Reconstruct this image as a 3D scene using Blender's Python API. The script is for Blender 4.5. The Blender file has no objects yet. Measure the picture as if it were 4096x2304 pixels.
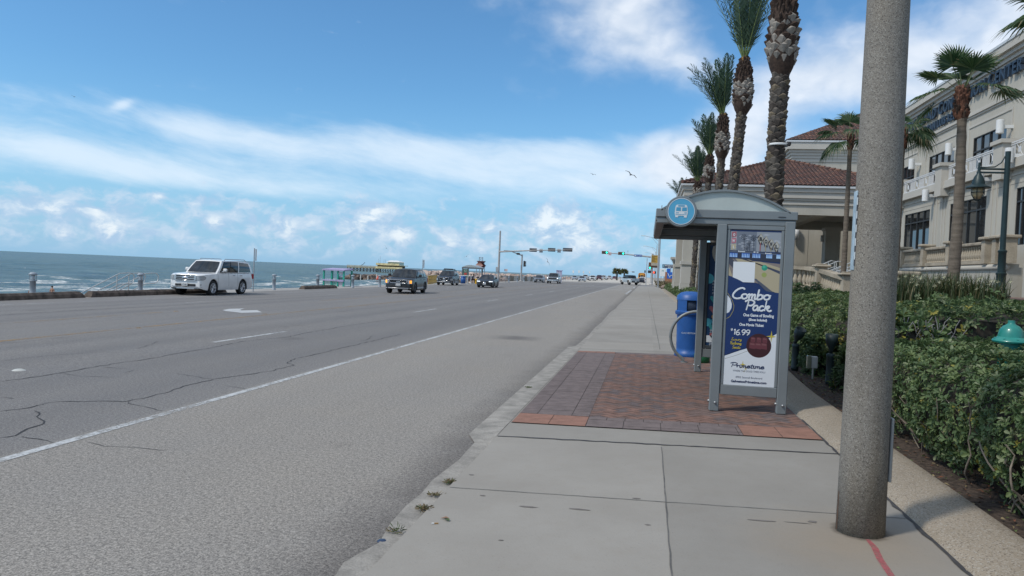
import bpy, bmesh, math, random
import numpy as np
from mathutils import Vector, Matrix, noise as mnoise

rnd = random.Random(7)
PI = math.pi
scene = bpy.context.scene
COL = scene.collection

# ---------------------------------------------------------------- camera
FPX, IW, IH = 2957.0, 4096, 2304
CAMZ = 1.70
HK, HY0, VPX = 0.0427, 998.0, 2590.0
ROLL = math.atan(HK)
def _unroll(px, py):
    dx, dy = px - IW / 2, py - IH / 2
    c, s = math.cos(ROLL), math.sin(ROLL)
    return dx * c + dy * s, -dx * s + dy * c
_hu, _hv = _unroll(VPX, HY0 + HK * VPX)
PITCH = math.atan(-_hv / FPX)
def _ray0(px, py):
    u, v = _unroll(px, py)
    x, y, z = u, FPX, -v
    c, s = math.cos(-PITCH), math.sin(-PITCH)
    return x, y * c - z * s, y * s + z * c
_r = _ray0(VPX, HY0 + HK * VPX)
YAW = math.atan2(_r[0], _r[1])
def ray(px, py):
    x, y, z = _ray0(px, py)
    c, s = math.cos(YAW), math.sin(YAW)
    return Vector((x * c - y * s, x * s + y * c, z))
def onY(px, py, Y):           # survey helper: where the sight line meets a depth
    d = ray(px, py); t = Y / d.y
    return Vector((d.x * t, Y, CAMZ + d.z * t))
def onX(px, py, X):
    d = ray(px, py); t = X / d.x
    return Vector((X, d.y * t, CAMZ + d.z * t))

cam_d = bpy.data.cameras.new('camera')
cam = bpy.data.objects.new('camera', cam_d)
COL.objects.link(cam)
cam_d.sensor_width = 36.0
cam_d.lens = FPX / IW * 36.0
cam_d.clip_start = 0.05
cam_d.clip_end = 20000
_c = ray(IW / 2, IH / 2).normalized()
_right = (ray(IW / 2 + 500, IH / 2) - ray(IW / 2 - 500, IH / 2)).normalized()
_up = _right.cross(_c).normalized()
M = Matrix((( _right.x, _up.x, -_c.x, 0), (_right.y, _up.y, -_c.y, 0), (_right.z, _up.z, -_c.z, CAMZ), (0, 0, 0, 1)))
cam.matrix_world = M
scene.camera = cam
scene.render.resolution_x, scene.render.resolution_y = 1024, 576

# ---------------------------------------------------------------- terrain heights
def roadz(X): return -.03 - .015 * max(0.0, -8 - X)
def walkz(X): return .022 * (X + 1.4)
def sstep(a, b, x):
    t = min(1.0, max(0.0, (x - a) / (b - a))); return t * t * (3 - 2 * t)
def kerbx(Y): return 1.9 + .42 * sstep(10.5, 20, Y) - .36 * sstep(34, 50, Y)
def bedz(X, Y):
    k = kerbx(Y) + .55
    h = 1.42 * sstep(k + .5, k + 4.6, X) * (1 - .75 * sstep(55, 85, Y))
    return .11 + h
# ---------------------------------------------------------------- objects
def tag(o, label=None, cat=None, group=None, kind=None):
    if label: o['label'] = label
    if cat: o['category'] = cat
    if group: o['group'] = group
    if kind: o['kind'] = kind
    return o
def thing(name, label, cat, loc=(0, 0, 0), rz=0, group=None):
    o = bpy.data.objects.new(name, None)
    COL.objects.link(o)
    o.location = loc; o.rotation_euler = (0, 0, rz)
    o.empty_display_size = .2
    return tag(o, label, cat, group)
def worldloc(o):
    v = Vector((0, 0, 0))
    while o is not None:
        v += o.location; o = o.parent
    return v
def copy_tree(o, parent=None):
    c = o.copy(); COL.objects.link(c)
    if parent is not None: c.parent = parent
    for ch in list(o.children): copy_tree(ch, c)
    return c

class MB:
    """collects polygons for ONE mesh object"""
    def __init__(s): s.v = []; s.f = []; s.mi = []; s.sm = []
    def add(s, verts, faces, mi=0, sm=False):
        b = len(s.v); s.v.extend([tuple(p) for p in verts])
        for q, f in enumerate(faces): s.f.append([b + i for i in f]); s.mi.append(mi[q] if isinstance(mi, list) else mi); s.sm.append(sm)
    def poly(s, pts, mi=0): s.add(pts, [list(range(len(pts)))], mi)
    def box(s, a, b, mi=0, M=None):
        x0, y0, z0 = a; x1, y1, z1 = b
        v = [(x0, y0, z0), (x1, y0, z0), (x1, y1, z0), (x0, y1, z0), (x0, y0, z1), (x1, y0, z1), (x1, y1, z1), (x0, y1, z1)]
        if M is not None: v = [M @ Vector(p) for p in v]
        s.add(v, [(3, 2, 1, 0), (4, 5, 6, 7), (0, 1, 5, 4), (1, 2, 6, 5), (2, 3, 7, 6), (3, 0, 4, 7)], mi)
    def rbox(s, a, b, r, mi=0, M=None):          # box with chamfered edges
        x0, y0, z0 = a; x1, y1, z1 = b
        r = min(r, (x1 - x0) / 2.01, (y1 - y0) / 2.01, (z1 - z0) / 2.01)
        xs, ys, zs = (x0, x1), (y0, y1), (z0, z1)
        V = {}; v = []
        for i in (0, 1):
            for j in (0, 1):
                for k in (0, 1):
                    dx, dy, dz = (r if i == 0 else -r), (r if j == 0 else -r), (r if k == 0 else -r)
                    for ax, p in (('x', (xs[i], ys[j] + dy, zs[k] + dz)), ('y', (xs[i] + dx, ys[j], zs[k] + dz)), ('z', (xs[i] + dx, ys[j] + dy, zs[k]))):
                        V[(i, j, k, ax)] = len(v); v.append(p)
        F = []
        def q(*k): F.append([V[x] for x in k])
        for i in (0, 1):
            o = [(0, 0), (1, 0), (1, 1), (0, 1)]
            o1 = o if i == 1 else o[::-1]
            q(*[(i, a_, b_, 'x') for a_, b_ in o1])
            o2 = o[::-1] if i == 1 else o
            q(*[(a_, i, b_, 'y') for a_, b_ in o2])
            q(*[(a_, b_, i, 'z') for a_, b_ in o1])
        for i in (0, 1):
            for j in (0, 1):
                a4 = [(i, j, 0, 'x'), (i, j, 1, 'x'), (i, j, 1, 'y'), (i, j, 0, 'y')]
                q(*(a4 if (i + j) % 2 == 1 else a4[::-1]))
                a4 = [(i, 0, j, 'x'), (i, 1, j, 'x'), (i, 1, j, 'z'), (i, 0, j, 'z')]
                q(*(a4 if (i + j) % 2 == 0 else a4[::-1]))
                a4 = [(0, i, j, 'y'), (1, i, j, 'y'), (1, i, j, 'z'), (0, i, j, 'z')]
                q(*(a4 if (i + j) % 2 == 1 else a4[::-1]))
                for k in (0, 1):
                    a3 = [(i, j, k, 'x'), (i, j, k, 'y'), (i, j, k, 'z')]
                    q(*(a3 if (i + j + k) % 2 == 1 else a3[::-1]))
        if M is not None: v = [M @ Vector(p) for p in v]
        s.add(v, F, mi)
    def prism(s, pts, n, mi=0, mi_side=None):    # planar polygon pushed along vector n
        n = Vector(n); a = [Vector(p) for p in pts]; b = [p + n for p in a]; k = len(a)
        s.add(a + b, [list(range(k))[::-1], list(range(k, 2 * k))], mi)
        s.add(a + b, [(i, (i + 1) % k, (i + 1) % k + k, i + k) for i in range(k)], mi if mi_side is None else mi_side)
    def tube(s, pts, r, n=8, mi=0, caps=True, sm=True):
        P = [Vector(p) for p in pts]; m = len(P)
        R = r if isinstance(r, (list, tuple)) else [r] * m
        t0 = (P[1] - P[0]).normalized()
        u = t0.cross(Vector((0, 0, 1)) if abs(t0.z) < .9 else Vector((1, 0, 0))).normalized()
        vs = []
        for i in range(m):
            t = (P[min(i + 1, m - 1)] - P[max(i - 1, 0)])
            if t.length < 1e-9: t = t0
            t.normalize()
            u = (u - t * u.dot(t)); u.normalize(); w = t.cross(u)
            for k in range(n):
                a = 2 * PI * k / n
                vs.append(P[i] + (u * math.cos(a) + w * math.sin(a)) * R[i])
        fs = [(i * n + k, i * n + (k + 1) % n, (i + 1) * n + (k + 1) % n, (i + 1) * n + k) for i in range(m - 1) for k in range(n)]
        s.add(vs, fs, mi, sm)
        if caps: s.add(vs[:n], [list(range(n))[::-1]], mi); s.add(vs[-n:], [list(range(n))], mi)
    def lathe(s, prof, c=(0, 0, 0), n=16, mi=0, axis='z', sm=True, a0=0, a1=2 * PI):
        c = Vector(c); vs = []; full = abs(a1 - a0 - 2 * PI) < 1e-6; k = n if full else n + 1
        for r, h in prof:
            for i in range(k):
                a = a0 + (a1 - a0) * i / n; x, y = r * math.cos(a), r * math.sin(a)
                p = (x, y, h) if axis == 'z' else ((h, x, y) if axis == 'x' else (y, h, x))
                vs.append(c + Vector(p))
        fs = []
        for j in range(len(prof) - 1):
            for i in range(n if full else n):
                i2 = (i + 1) % k
                fs.append((j * k + i, j * k + i2, (j + 1) * k + i2, (j + 1) * k + i))
        s.add(vs, fs, mi, sm)
    def grid(s, fn, nu, nv, mi=0, sm=True, flip=False):
        vs = [fn(i / nu, j / nv) for j in range(nv + 1) for i in range(nu + 1)]; w = nu + 1
        fs = [(j * w + i, j * w + i + 1, (j + 1) * w + i + 1, (j + 1) * w + i) for j in range(nv) for i in range(nu)]
        if flip: fs = [f[::-1] for f in fs]
        s.add(vs, fs, mi, sm)
    def ribbon(s, pts, w, n, mi=0):              # flat stroke in the plane with normal n
        n = Vector(n).normalized(); P = [Vector(p) for p in pts]; m = len(P); L = []; Rr = []
        W = w if isinstance(w, (list, tuple)) else [w] * m
        for i in range(m):
            t = (P[min(i + 1, m - 1)] - P[max(i - 1, 0)]).normalized(); b = n.cross(t) * (W[i] / 2)
            L.append(P[i] + b); Rr.append(P[i] - b)
        s.add(L + Rr, [(i + m, i + 1 + m, i + 1, i) for i in range(m - 1)], mi)
    def disc(s, c, r, n=24, axis='y', mi=0, sx=1, sgn=1):
        c = Vector(c); pts = []
        for i in range(n):
            a = 2 * PI * i / n; x, y = r * sx * math.cos(a), r * math.sin(a)
            pts.append(c + Vector((x, 0, y) if axis == 'y' else ((0, x, y) if axis == 'x' else (x, y, 0))))
        s.poly(pts if sgn > 0 else pts[::-1], mi)
    def build(s, name, mats, parent=None, local=False, angle=None):
        me = bpy.data.meshes.new(name)
        off = Vector((0, 0, 0))
        if parent is not None and not local: off = worldloc(parent)
        v = [(p[0] - off.x, p[1] - off.y, p[2] - off.z) for p in s.v]
        me.from_pydata(v, [], s.f)
        if not isinstance(mats, (list, tuple)): mats = [mats]
        for m in mats: me.materials.append(m)
        me.polygons.foreach_set('material_index', s.mi)
        me.polygons.foreach_set('use_smooth', s.sm)
        me.update()
        if angle is not None:
            b_ = bmesh.new(); b_.from_mesh(me); bmesh.ops.remove_doubles(b_, verts=b_.verts, dist=.0004); b_.to_mesh(me); b_.free()
            me.polygons.foreach_set('use_smooth', [True] * len(me.polygons))
            me.set_sharp_from_angle(angle=math.radians(angle))
        o = bpy.data.objects.new(name, me); COL.objects.link(o)
        if parent is not None: o.parent = parent
        return o

def tri_mesh(name, V, T, mats, mi=None, parent=None, smooth=False):
    """fast triangle / quad mesh from numpy arrays (world coordinates)"""
    V = np.asarray(V, dtype=np.float32).copy(); T = np.asarray(T, dtype=np.int32); k = T.shape[1]
    if parent is not None:
        o_ = worldloc(parent); V -= np.array(o_, dtype=np.float32)
    me = bpy.data.meshes.new(name)
    me.vertices.add(len(V)); me.vertices.foreach_set('co', V.ravel())
    me.loops.add(len(T) * k); me.loops.foreach_set('vertex_index', T.ravel())
    me.polygons.add(len(T)); me.polygons.foreach_set('loop_start', np.arange(0, len(T) * k, k, dtype=np.int32))
    if not isinstance(mats, (list, tuple)): mats = [mats]
    for m in mats: me.materials.append(m)
    if mi is not None: me.polygons.foreach_set('material_index', np.asarray(mi, dtype=np.int32))
    if smooth: me.polygons.foreach_set('use_smooth', np.ones(len(T), dtype=bool))
    me.update(calc_edges=True); me.validate()
    o = bpy.data.objects.new(name, me); COL.objects.link(o)
    if parent is not None: o.parent = parent
    return o

def text_geo(s, size=1.0, align='LEFT', extrude=0.0, bold=0.0, shear=0.0, spacing=1.0, res=3):
    cu = bpy.data.curves.new('t', 'FONT'); cu.body = s; cu.size = size; cu.align_x = align
    cu.extrude = extrude; cu.offset = bold; cu.shear = shear; cu.space_character = spacing; cu.resolution_u = res
    ob = bpy.data.objects.new('t', cu); COL.objects.link(ob)
    dg = bpy.context.evaluated_depsgraph_get(); ev = ob.evaluated_get(dg); me = ev.to_mesh()
    V = [tuple(v.co) for v in me.vertices]; F = [list(p.vertices) for p in me.polygons]
    ev.to_mesh_clear(); bpy.data.objects.remove(ob); bpy.data.curves.remove(cu)
    return V, F
def put_text(mb, s, origin, right, up, size, mi=0, fit=None, **kw):
    """text laid on a plane: origin, right and up are world vectors; fit = wanted width"""
    V, F = text_geo(s, size, **kw)
    right = Vector(right).normalized(); up = Vector(up).normalized(); n = right.cross(up); o = Vector(origin)
    kx = 1.0
    if fit:
        xs = [v[0] for v in V]; kx = fit / max(1e-6, max(xs) - min(xs))
    mb.add([o + right * (v[0] * kx) + up * v[1] + n * v[2] for v in V], F, mi)

# ---------------------------------------------------------------- materials
class NT:
    def __init__(s, tree): s.t = tree; s.n = tree.nodes; s.l = tree.links
    def node(s, typ, **kw):
        n = s.n.new(typ)
        for k, v in kw.items():
            if k == 'ins':
                for i, x in v.items():
                    if hasattr(x, 'links') or isinstance(x, bpy.types.NodeSocket): s.l.new(x, n.inputs[i])
                    else: n.inputs[i].default_value = x
            else: setattr(n, k, v)
        return n
    def math(s, op, a, b=None, c=None, clamp=False):
        n = s.n.new('ShaderNodeMath'); n.operation = op; n.use_clamp = clamp
        for i, x in enumerate((a, b, c)):
            if x is None: continue
            if isinstance(x, bpy.types.NodeSocket): s.l.new(x, n.inputs[i])
            else: n.inputs[i].default_value = x
        return n.outputs[0]
    def mix(s, f, a, b, mode='MIX'):
        n = s.n.new('ShaderNodeMix'); n.data_type = 'RGBA'; n.blend_type = mode
        for i, x in ((0, f), (6, a), (7, b)):
            if isinstance(x, bpy.types.NodeSocket): s.l.new(x, n.inputs[i])
            elif i == 0: n.inputs[0].default_value = x
            else: n.inputs[i].default_value = (*x, 1) if len(x) == 3 else x
        return n.outputs[2]
    def noise(s, vec, scale, detail=3, rough=.55, dist=0, dim='3D', out=0):
        n = s.n.new('ShaderNodeTexNoise'); n.noise_dimensions = dim
        if vec is not None: s.l.new(vec, n.inputs['Vector'])
        n.inputs['Scale'].default_value = scale; n.inputs['Detail'].default_value = detail
        n.inputs['Roughness'].default_value = rough; n.inputs['Distortion'].default_value = dist
        return n.outputs[out]
    def ramp(s, f, a, b):                        # linear map a..b -> 0..1 clamped
        n = s.n.new('ShaderNodeMapRange'); n.clamp = True
        if isinstance(f, bpy.types.NodeSocket): s.l.new(f, n.inputs[0])
        for i, x in ((1, a), (2, b)):
            if isinstance(x, bpy.types.NodeSocket): s.l.new(x, n.inputs[i])
            else: n.inputs[i].default_value = x
        return n.outputs[0]
    def smooth(s, f, a, b):
        n = s.n.new('ShaderNodeMapRange'); n.interpolation_type = 'SMOOTHSTEP'
        s.l.new(f, n.inputs[0]); n.inputs[1].default_value = a; n.inputs[2].default_value = b
        return n.outputs[0]
    def scale3(s, vec, v):
        n = s.n.new('ShaderNodeVectorMath'); n.operation = 'MULTIPLY'; s.l.new(vec, n.inputs[0]); n.inputs[1].default_value = v
        return n.outputs[0]

def new_mat(name):
    m = bpy.data.materials.new(name); m.use_nodes = True
    t = NT(m.node_tree); b = m.node_tree.nodes['Principled BSDF']
    return m, t, b
def mat(name, col, rough=.6, metal=0.0, var=.12, scale=6.0, bump=0.0, bscale=40.0, coat=0.0, spec=.5, tint=None, emit=0.0, sub=0.0, trans=0.0, stretch=None, fine=0.0):
    m, t, b = new_mat(name)
    co = t.node('ShaderNodeTexCoord').outputs['Object']
    if stretch: co = t.scale3(co, stretch)
    c = col
    if var > 0:
        n = t.noise(co, scale, 4)
        lo = tuple(max(0, x * (1 - var)) for x in col); hi = tuple(min(1, x * (1 + var)) for x in (tint or col))
        c = t.mix(t.ramp(n, .3, .7), lo, hi)
        if fine > 0:
            n2 = t.noise(co, scale * 14, 2)
            c = t.mix(t.ramp(n2, .35, .65), t.mix(1.0, c, (1 - fine,) * 3, 'MULTIPLY'), c)
        t.l.new(c, b.inputs['Base Color'])
    else: b.inputs['Base Color'].default_value = (*col, 1)
    b.inputs['Roughness'].default_value = rough; b.inputs['Metallic'].default_value = metal
    b.inputs['Specular IOR Level'].default_value = spec
    if coat: b.inputs['Coat Weight'].default_value = coat; b.inputs['Coat Roughness'].default_value = .05
    if emit: b.inputs['Emission Color'].default_value = (*col, 1); b.inputs['Emission Strength'].default_value = emit
    if trans:
        tr = t.node('ShaderNodeBsdfTranslucent'); tr.inputs[0].default_value = (*[min(1, x * 1.5) for x in col], 1)
        mx = t.node('ShaderNodeMixShader'); mx.inputs[0].default_value = trans
        t.l.new(b.outputs[0], mx.inputs[1]); t.l.new(tr.outputs[0], mx.inputs[2])
        t.l.new(mx.outputs[0], m.node_tree.nodes['Material Output'].inputs[0])
    if bump:
        bn = t.node('ShaderNodeBump', ins={'Strength': bump, 'Distance': .02, 'Height': t.noise(co, bscale, 5)})
        t.l.new(bn.outputs[0], b.inputs['Normal'])
    return m
SUN_E, SUN_ANG, SKY_S, EXPO = 2.3, 6.0, .12, 0.10
SKY_TINT = (.60, .97, 1.18)
# ================================================================ light and sky
SUN_EL = math.radians(50)
SUN_H = Vector((-.80, -.60, 0)).normalized()
SUN_DIR = Vector((SUN_H.x * math.cos(SUN_EL), SUN_H.y * math.cos(SUN_EL), math.sin(SUN_EL)))
sl = bpy.data.lights.new('sun', 'SUN'); sl.energy = SUN_E; sl.angle = math.radians(SUN_ANG); sl.color = (1.0, .93, .82)
so = bpy.data.objects.new('sun', sl); COL.objects.link(so)
so.rotation_euler = SUN_DIR.to_track_quat('Z', 'Y').to_euler()

w = bpy.data.worlds.new('World'); scene.world = w; w.use_nodes = True
w.cycles.sampling_method = 'MANUAL'; w.cycles.sample_map_resolution = 512
t = NT(w.node_tree); bg = w.node_tree.nodes['Background']
sky = t.node('ShaderNodeTexSky'); sky.sky_type = 'NISHITA'; sky.sun_disc = False
sky.sun_elevation = SUN_EL; sky.sun_rotation = math.atan2(SUN_H.x, SUN_H.y)
sky.air_density = 1.0; sky.dust_density = .6; sky.ozone_density = 1.6; sky.altitude = 5
gen = t.node('ShaderNodeTexCoord').outputs['Generated']
sp = t.node('ShaderNodeSeparateXYZ', ins={0: gen})
az = t.math('ARCTAN2', sp.outputs[0], sp.outputs[1]); el = t.math('ARCSINE', sp.outputs[2])
P = t.node('ShaderNodeCombineXYZ', ins={0: az, 1: el}).outputs[0]
def azel(px, py):
    d = ray(px, py).normalized(); return math.atan2(d.x, d.y), math.asin(d.z)
def blob(px, py, rx, ry, amp=1.0, rot=0.0):
    a, e = azel(px, py)
    dx = t.math('SUBTRACT', az, a); dy = t.math('SUBTRACT', el, e)
    c, s = math.cos(rot), math.sin(rot)
    u = t.math('ADD', t.math('MULTIPLY', dx, c * FPX / rx), t.math('MULTIPLY', dy, s * FPX / rx))
    v = t.math('ADD', t.math('MULTIPLY', dx, -s * FPX / ry), t.math('MULTIPLY', dy, c * FPX / ry))
    q = t.math('ADD', t.math('MULTIPLY', u, u), t.math('MULTIPLY', v, v))
    return t.math('MULTIPLY', t.math('EXPONENT', t.math('MULTIPLY', q, -1.0)), amp)
def add(*x):
    r = x[0]
    for y in x[1:]: r = t.math('ADD', r, y)
    return r
# --- billowing texture shared by the cumulus (sampled twice: the second time towards the sun, for its shading)
def warp(vec, k, sc):
    n = t.node('ShaderNodeTexNoise', ins={'Vector': vec, 'Scale': sc, 'Detail': 3.0})
    s_ = t.node('ShaderNodeVectorMath', operation='SUBTRACT', ins={0: n.outputs['Color'], 1: (.5, .5, .5)})
    m_ = t.node('ShaderNodeVectorMath', operation='MULTIPLY_ADD', ins={0: s_.outputs[0], 1: (k, k, k), 2: vec})
    return m_.outputs[0]
Pc = warp(t.scale3(P, (1.0, 1.5, 1.0)), .035, 22)
n_big = t.noise(Pc, 7, 6, .5)
n_fine = t.noise(Pc, 31, 6, .58)
off = t.node('ShaderNodeVectorMath', operation='ADD', ins={0: Pc, 1: (-.008, .022, 0)}).outputs[0]
n_big2 = t.noise(off, 7, 4, .5); n_fine2 = t.noise(off, 31, 4, .58)
# big soft clouds, placed where the photograph has them
soft = add(blob(2480, 70, 330, 190, .62), blob(2640, 230, 260, 90, .32, -.2), blob(2960, 470, 170, 150, .50), blob(3150, 330, 230, 110, .34), blob(3340, 300, 200, 90, .3), blob(3250, 560, 260, 70, .3), blob(2720, 590, 260, 90, .45),
           blob(2560, 720, 420, 80, .40), blob(3980, 90, 380, 230, .72), blob(3720, 330, 260, 90, .55), blob(3560, 260, 120, 120, .3), blob(2880, 680, 200, 120, .60))
hi = t.math('MULTIPLY', t.smooth(el, .46, .62), .55)              # a loose cover overhead and behind
back = t.math('MULTIPLY', t.smooth(t.math('ABSOLUTE', t.math('ADD', az, .18)), .75, 1.1), .42)
soft = t.math('MAXIMUM', soft, t.math('MAXIMUM', hi, back))
m_soft = t.smooth(t.math('ADD', soft, t.math('MULTIPLY', t.math('SUBTRACT', n_big, .5), 1.25)), .14, .80)
m_soft = t.math('MULTIPLY', m_soft, .90)
# cumulus along the horizon
band = t.math('MULTIPLY', t.smooth(el, .115, .055), t.math('SUBTRACT', .41, t.math('MULTIPLY', t.smooth(el, .05, .0), .02)))
cum = add(t.math('MULTIPLY', band, 1.0), blob(1490, 845, 62, 62, .62), blob(1500, 920, 90, 50, .3), blob(2260, 830, 110, 70, .50), blob(2180, 900, 140, 60, .35), blob(1620, 935, 40, 30, .45),
          blob(630, 785, 26, 14, .5), blob(815, 800, 60, 26, .42), blob(420, 860, 120, 45, .30), blob(120, 830, 120, 45, .30), blob(870, 890, 50, 35, .36), blob(1130, 900, 70, 36, .45), blob(1015, 875, 16, 20, .4),
          blob(445, 935, 34, 30, .55), blob(250, 930, 30, 22, .4), blob(610, 930, 36, 18, .4), blob(1960, 915, 34, 22, .4), blob(2330, 960, 90, 60, .3), blob(1840, 960, 110, 36, .25))
vcum = t.math('ADD', cum, t.math('MULTIPLY', t.math('SUBTRACT', n_fine, .5), 1.45))
m_cum = t.smooth(vcum, .24, .66)
bri = t.smooth(vcum, .58, 1.0)
m_cum = t.math('MULTIPLY', m_cum, t.smooth(el, -.002, .02))
# cirrus veil
rot = -.10
ur = t.math('SUBTRACT', t.math('MULTIPLY', az, math.cos(rot)), t.math('MULTIPLY', el, -math.sin(rot) * -1))
vr = t.math('ADD', t.math('MULTIPLY', az, .13), el)
Pr = t.node('ShaderNodeCombineXYZ', ins={0: az, 1: vr}).outputs[0]
Pw = warp(t.scale3(Pr, (1, 1, 1)), .05, 5)
n_ci = t.noise(t.scale3(Pw, (3.6, 19, 1)), 1.0, 5, .5)
n_ci2 = t.noise(t.scale3(Pw, (14, 52, 1)), 1.0, 6, .62)
ci_band = t.math('MULTIPLY', t.smooth(el, .215, .15), t.smooth(el, .062, .105))
ci = add(t.math('MULTIPLY', ci_band, .50), blob(1000, 545, 260, 55, .30, -.12), blob(1700, 640, 480, 80, .36, -.12), blob(700, 690, 700, 60, .25, -.10), blob(2350, 700, 380, 80, .30), blob(180, 580, 330, 40, .22, -.12), blob(490, 418, 40, 16, .42, .5), blob(2300, 600, 260, 60, .3))
m_ci = t.smooth(t.math('ADD', t.math('ADD', ci, t.math('MULTIPLY', t.math('SUBTRACT', n_ci, .5), .95)), t.math('MULTIPLY', t.math('SUBTRACT', n_ci2, .5), .55)), .24, .98)
m_ci = t.math('MULTIPLY', m_ci, .76)
# colours (before the background strength)
K = 1.0 / SKY_S
base = t.mix(1.0, sky.outputs[0], SKY_TINT, 'MULTIPLY')
hz = t.smooth(el, .24, -.03)
base = t.mix(t.math('MULTIPLY', hz, .80), base, tuple(x * K for x in (.30, .53, .80)))
wcol = tuple(x * K for x in (.86, .91, .98)); gcol = tuple(x * K for x in (.58, .68, .82)); wht = tuple(x * K for x in (1.0, 1.0, 1.0))
sh = t.ramp(t.math('SUBTRACT', n_big, n_big2), -.13, .08)
sh2 = t.ramp(t.math('SUBTRACT', n_fine, n_fine2), -.13, .09)
c1 = t.mix(m_ci, base, tuple(x * K for x in (.76, .87, .98)))
c2 = t.mix(m_soft, c1, t.mix(t.math('MULTIPLY', sh, .90), gcol, wcol))
cumc = t.mix(t.math('MULTIPLY', sh2, t.math('ADD', .30, t.math('MULTIPLY', bri, .70))), tuple(x * K for x in (.44, .58, .78)), wht)
c3 = t.mix(t.math('MULTIPLY', m_cum, .66), c2, cumc)
t.l.new(c3, bg.inputs[0]); bg.inputs[1].default_value = SKY_S

scene.view_settings.view_transform = 'Standard'; scene.view_settings.look = 'None'
scene.view_settings.exposure = EXPO; scene.view_settings.gamma = 1.0
# ================================================================ ground, road, pavement, sea
def onG(px, py, fn):
    z = 0.0
    for _ in range(25):
        d = ray(px, py); k = (z - CAMZ) / d.z; x, y = d.x * k, d.y * k; z = fn(x)
    return Vector((x, y, z))
# ---- asphalt
def asphalt_mat():
    m, t, b = new_mat('chip seal asphalt')
    co = t.node('ShaderNodeTexCoord').outputs['Object']
    sp = t.node('ShaderNodeSeparateXYZ', ins={0: co}); X, Y = sp.outputs[0], sp.outputs[1]
    park = t.smooth(X, -5.35, -5.1)                                   # parking lane has coarser, paler chips
    fine = t.noise(co, 95, 3, .7); mid = t.noise(co, 34, 3, .65); low = t.noise(t.scale3(co, (.5, .06, 1)), 1.0, 5, .6)
    pat = t.noise(co, .45, 5, .6)
    grit = t.math('ADD', t.math('MULTIPLY', fine, .62), t.math('MULTIPLY', mid, .38))
    vp = t.node('ShaderNodeTexVoronoi', ins={'Vector': co, 'Scale': 78.0}); pit = t.ramp(vp.outputs['Distance'], .58, .88)
    g = t.math('MULTIPLY', t.ramp(grit, .38, .62), t.math('SUBTRACT', 1.0, t.math('MULTIPLY', pit, .78)))
    lane = t.mix(g, (.105, .101, .100), (.300, .288, .275))
    prk = t.mix(g, (.120, .112, .103), (.44, .41, .37))
    c = t.mix(park, lane, prk)
    c = t.mix(t.math('MULTIPLY', t.ramp(low, .42, .68), .30), c, t.mix(1.0, c, (.72, .73, .76), 'MULTIPLY'))
    c = t.mix(t.math('MULTIPLY', t.ramp(pat, .35, .7), .28), c, t.mix(1.0, c, (1.12, 1.05, .94), 'MULTIPLY'))
    # wheel tracks, sealed seams
    def line(x0, wd, amp):
        wob = t.math('MULTIPLY', t.math('SUBTRACT', t.noise(t.scale3(co, (0, .35, 0)), 1.0, 6, .7), .5), amp)
        d = t.math('ABSOLUTE', t.math('SUBTRACT', t.math('ADD', X, wob), x0)); return t.ramp(d, wd, wd * .45)
    tracks = None
    for x0, wd in ((-6.3, .95), (-7.8, .9), (-9.8, .55), (-11.4, .5), (-16.6, .6), (-18.2, .5), (-19.6, .5), (-21.2, .5)):
        d = t.ramp(t.math('ABSOLUTE', t.math('SUBTRACT', X, x0)), wd, .05)
        tracks = d if tracks is None else t.math('MAXIMUM', tracks, d)
    c = t.mix(t.math('MULTIPLY', tracks, .30), c, t.mix(1.0, c, (.62, .63, .67), 'MULTIPLY'))
    cr = t.math('MULTIPLY', t.math('LESS_THAN', X, -50), 0.0)
    for x0, wd, amp in ((-12.0, .012, .25), (-21.6, .014, .3)):
        cr = t.math('MAXIMUM', cr, t.math('MULTIPLY', line(x0, wd, amp), .8))
    c = t.mix(t.math('MULTIPLY', cr, .80), c, (.03, .03, .034))
    # gutter dirt and stains
    gut = t.math('MULTIPLY', t.ramp(t.math('ADD', X, t.math('MULTIPLY', t.math('SUBTRACT', t.noise(co, 1.6, 5), .5), .55)), -2.15, -1.62), .75)
    c = t.mix(gut, c, t.mix(1.0, c, (.50, .49, .50), 'MULTIPLY'))
    st = t.noise(t.scale3(co, (.55, .55, 1)), 1.0, 3, .5)
    c = t.mix(t.math('MULTIPLY', t.ramp(st, .66, .74), .35), c, t.mix(1.0, c, (.5, .48, .48), 'MULTIPLY'))
    rb = t.math('MULTIPLY', t.ramp(t.math('ABSOLUTE', t.math('SUBTRACT', X, -3.3)), .75, .1), t.ramp(t.math('ABSOLUTE', t.math('SUBTRACT', t.math('ADD', Y, t.math('MULTIPLY', t.noise(co, 1.2), .9)), 19.4)), .8, .2))
    c = t.mix(t.math('MULTIPLY', rb, .55), c, (.055, .05, .055))
    far = t.smooth(Y, 150, 215)                                        # sunlight beyond the junction, put into the colour as paler concrete
    c = t.mix(far, c, t.mix(g, (.42, .39, .34), (.56, .52, .46)))
    t.l.new(c, b.inputs['Base Color']); b.inputs['Roughness'].default_value = .88; b.inputs['Specular IOR Level'].default_value = .3
    bn = t.node('ShaderNodeBump', ins={'Strength': .55, 'Distance': .012, 'Height': grit}); t.l.new(bn.outputs[0], b.inputs['Normal'])
    return m
ASPH = asphalt_mat()
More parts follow.
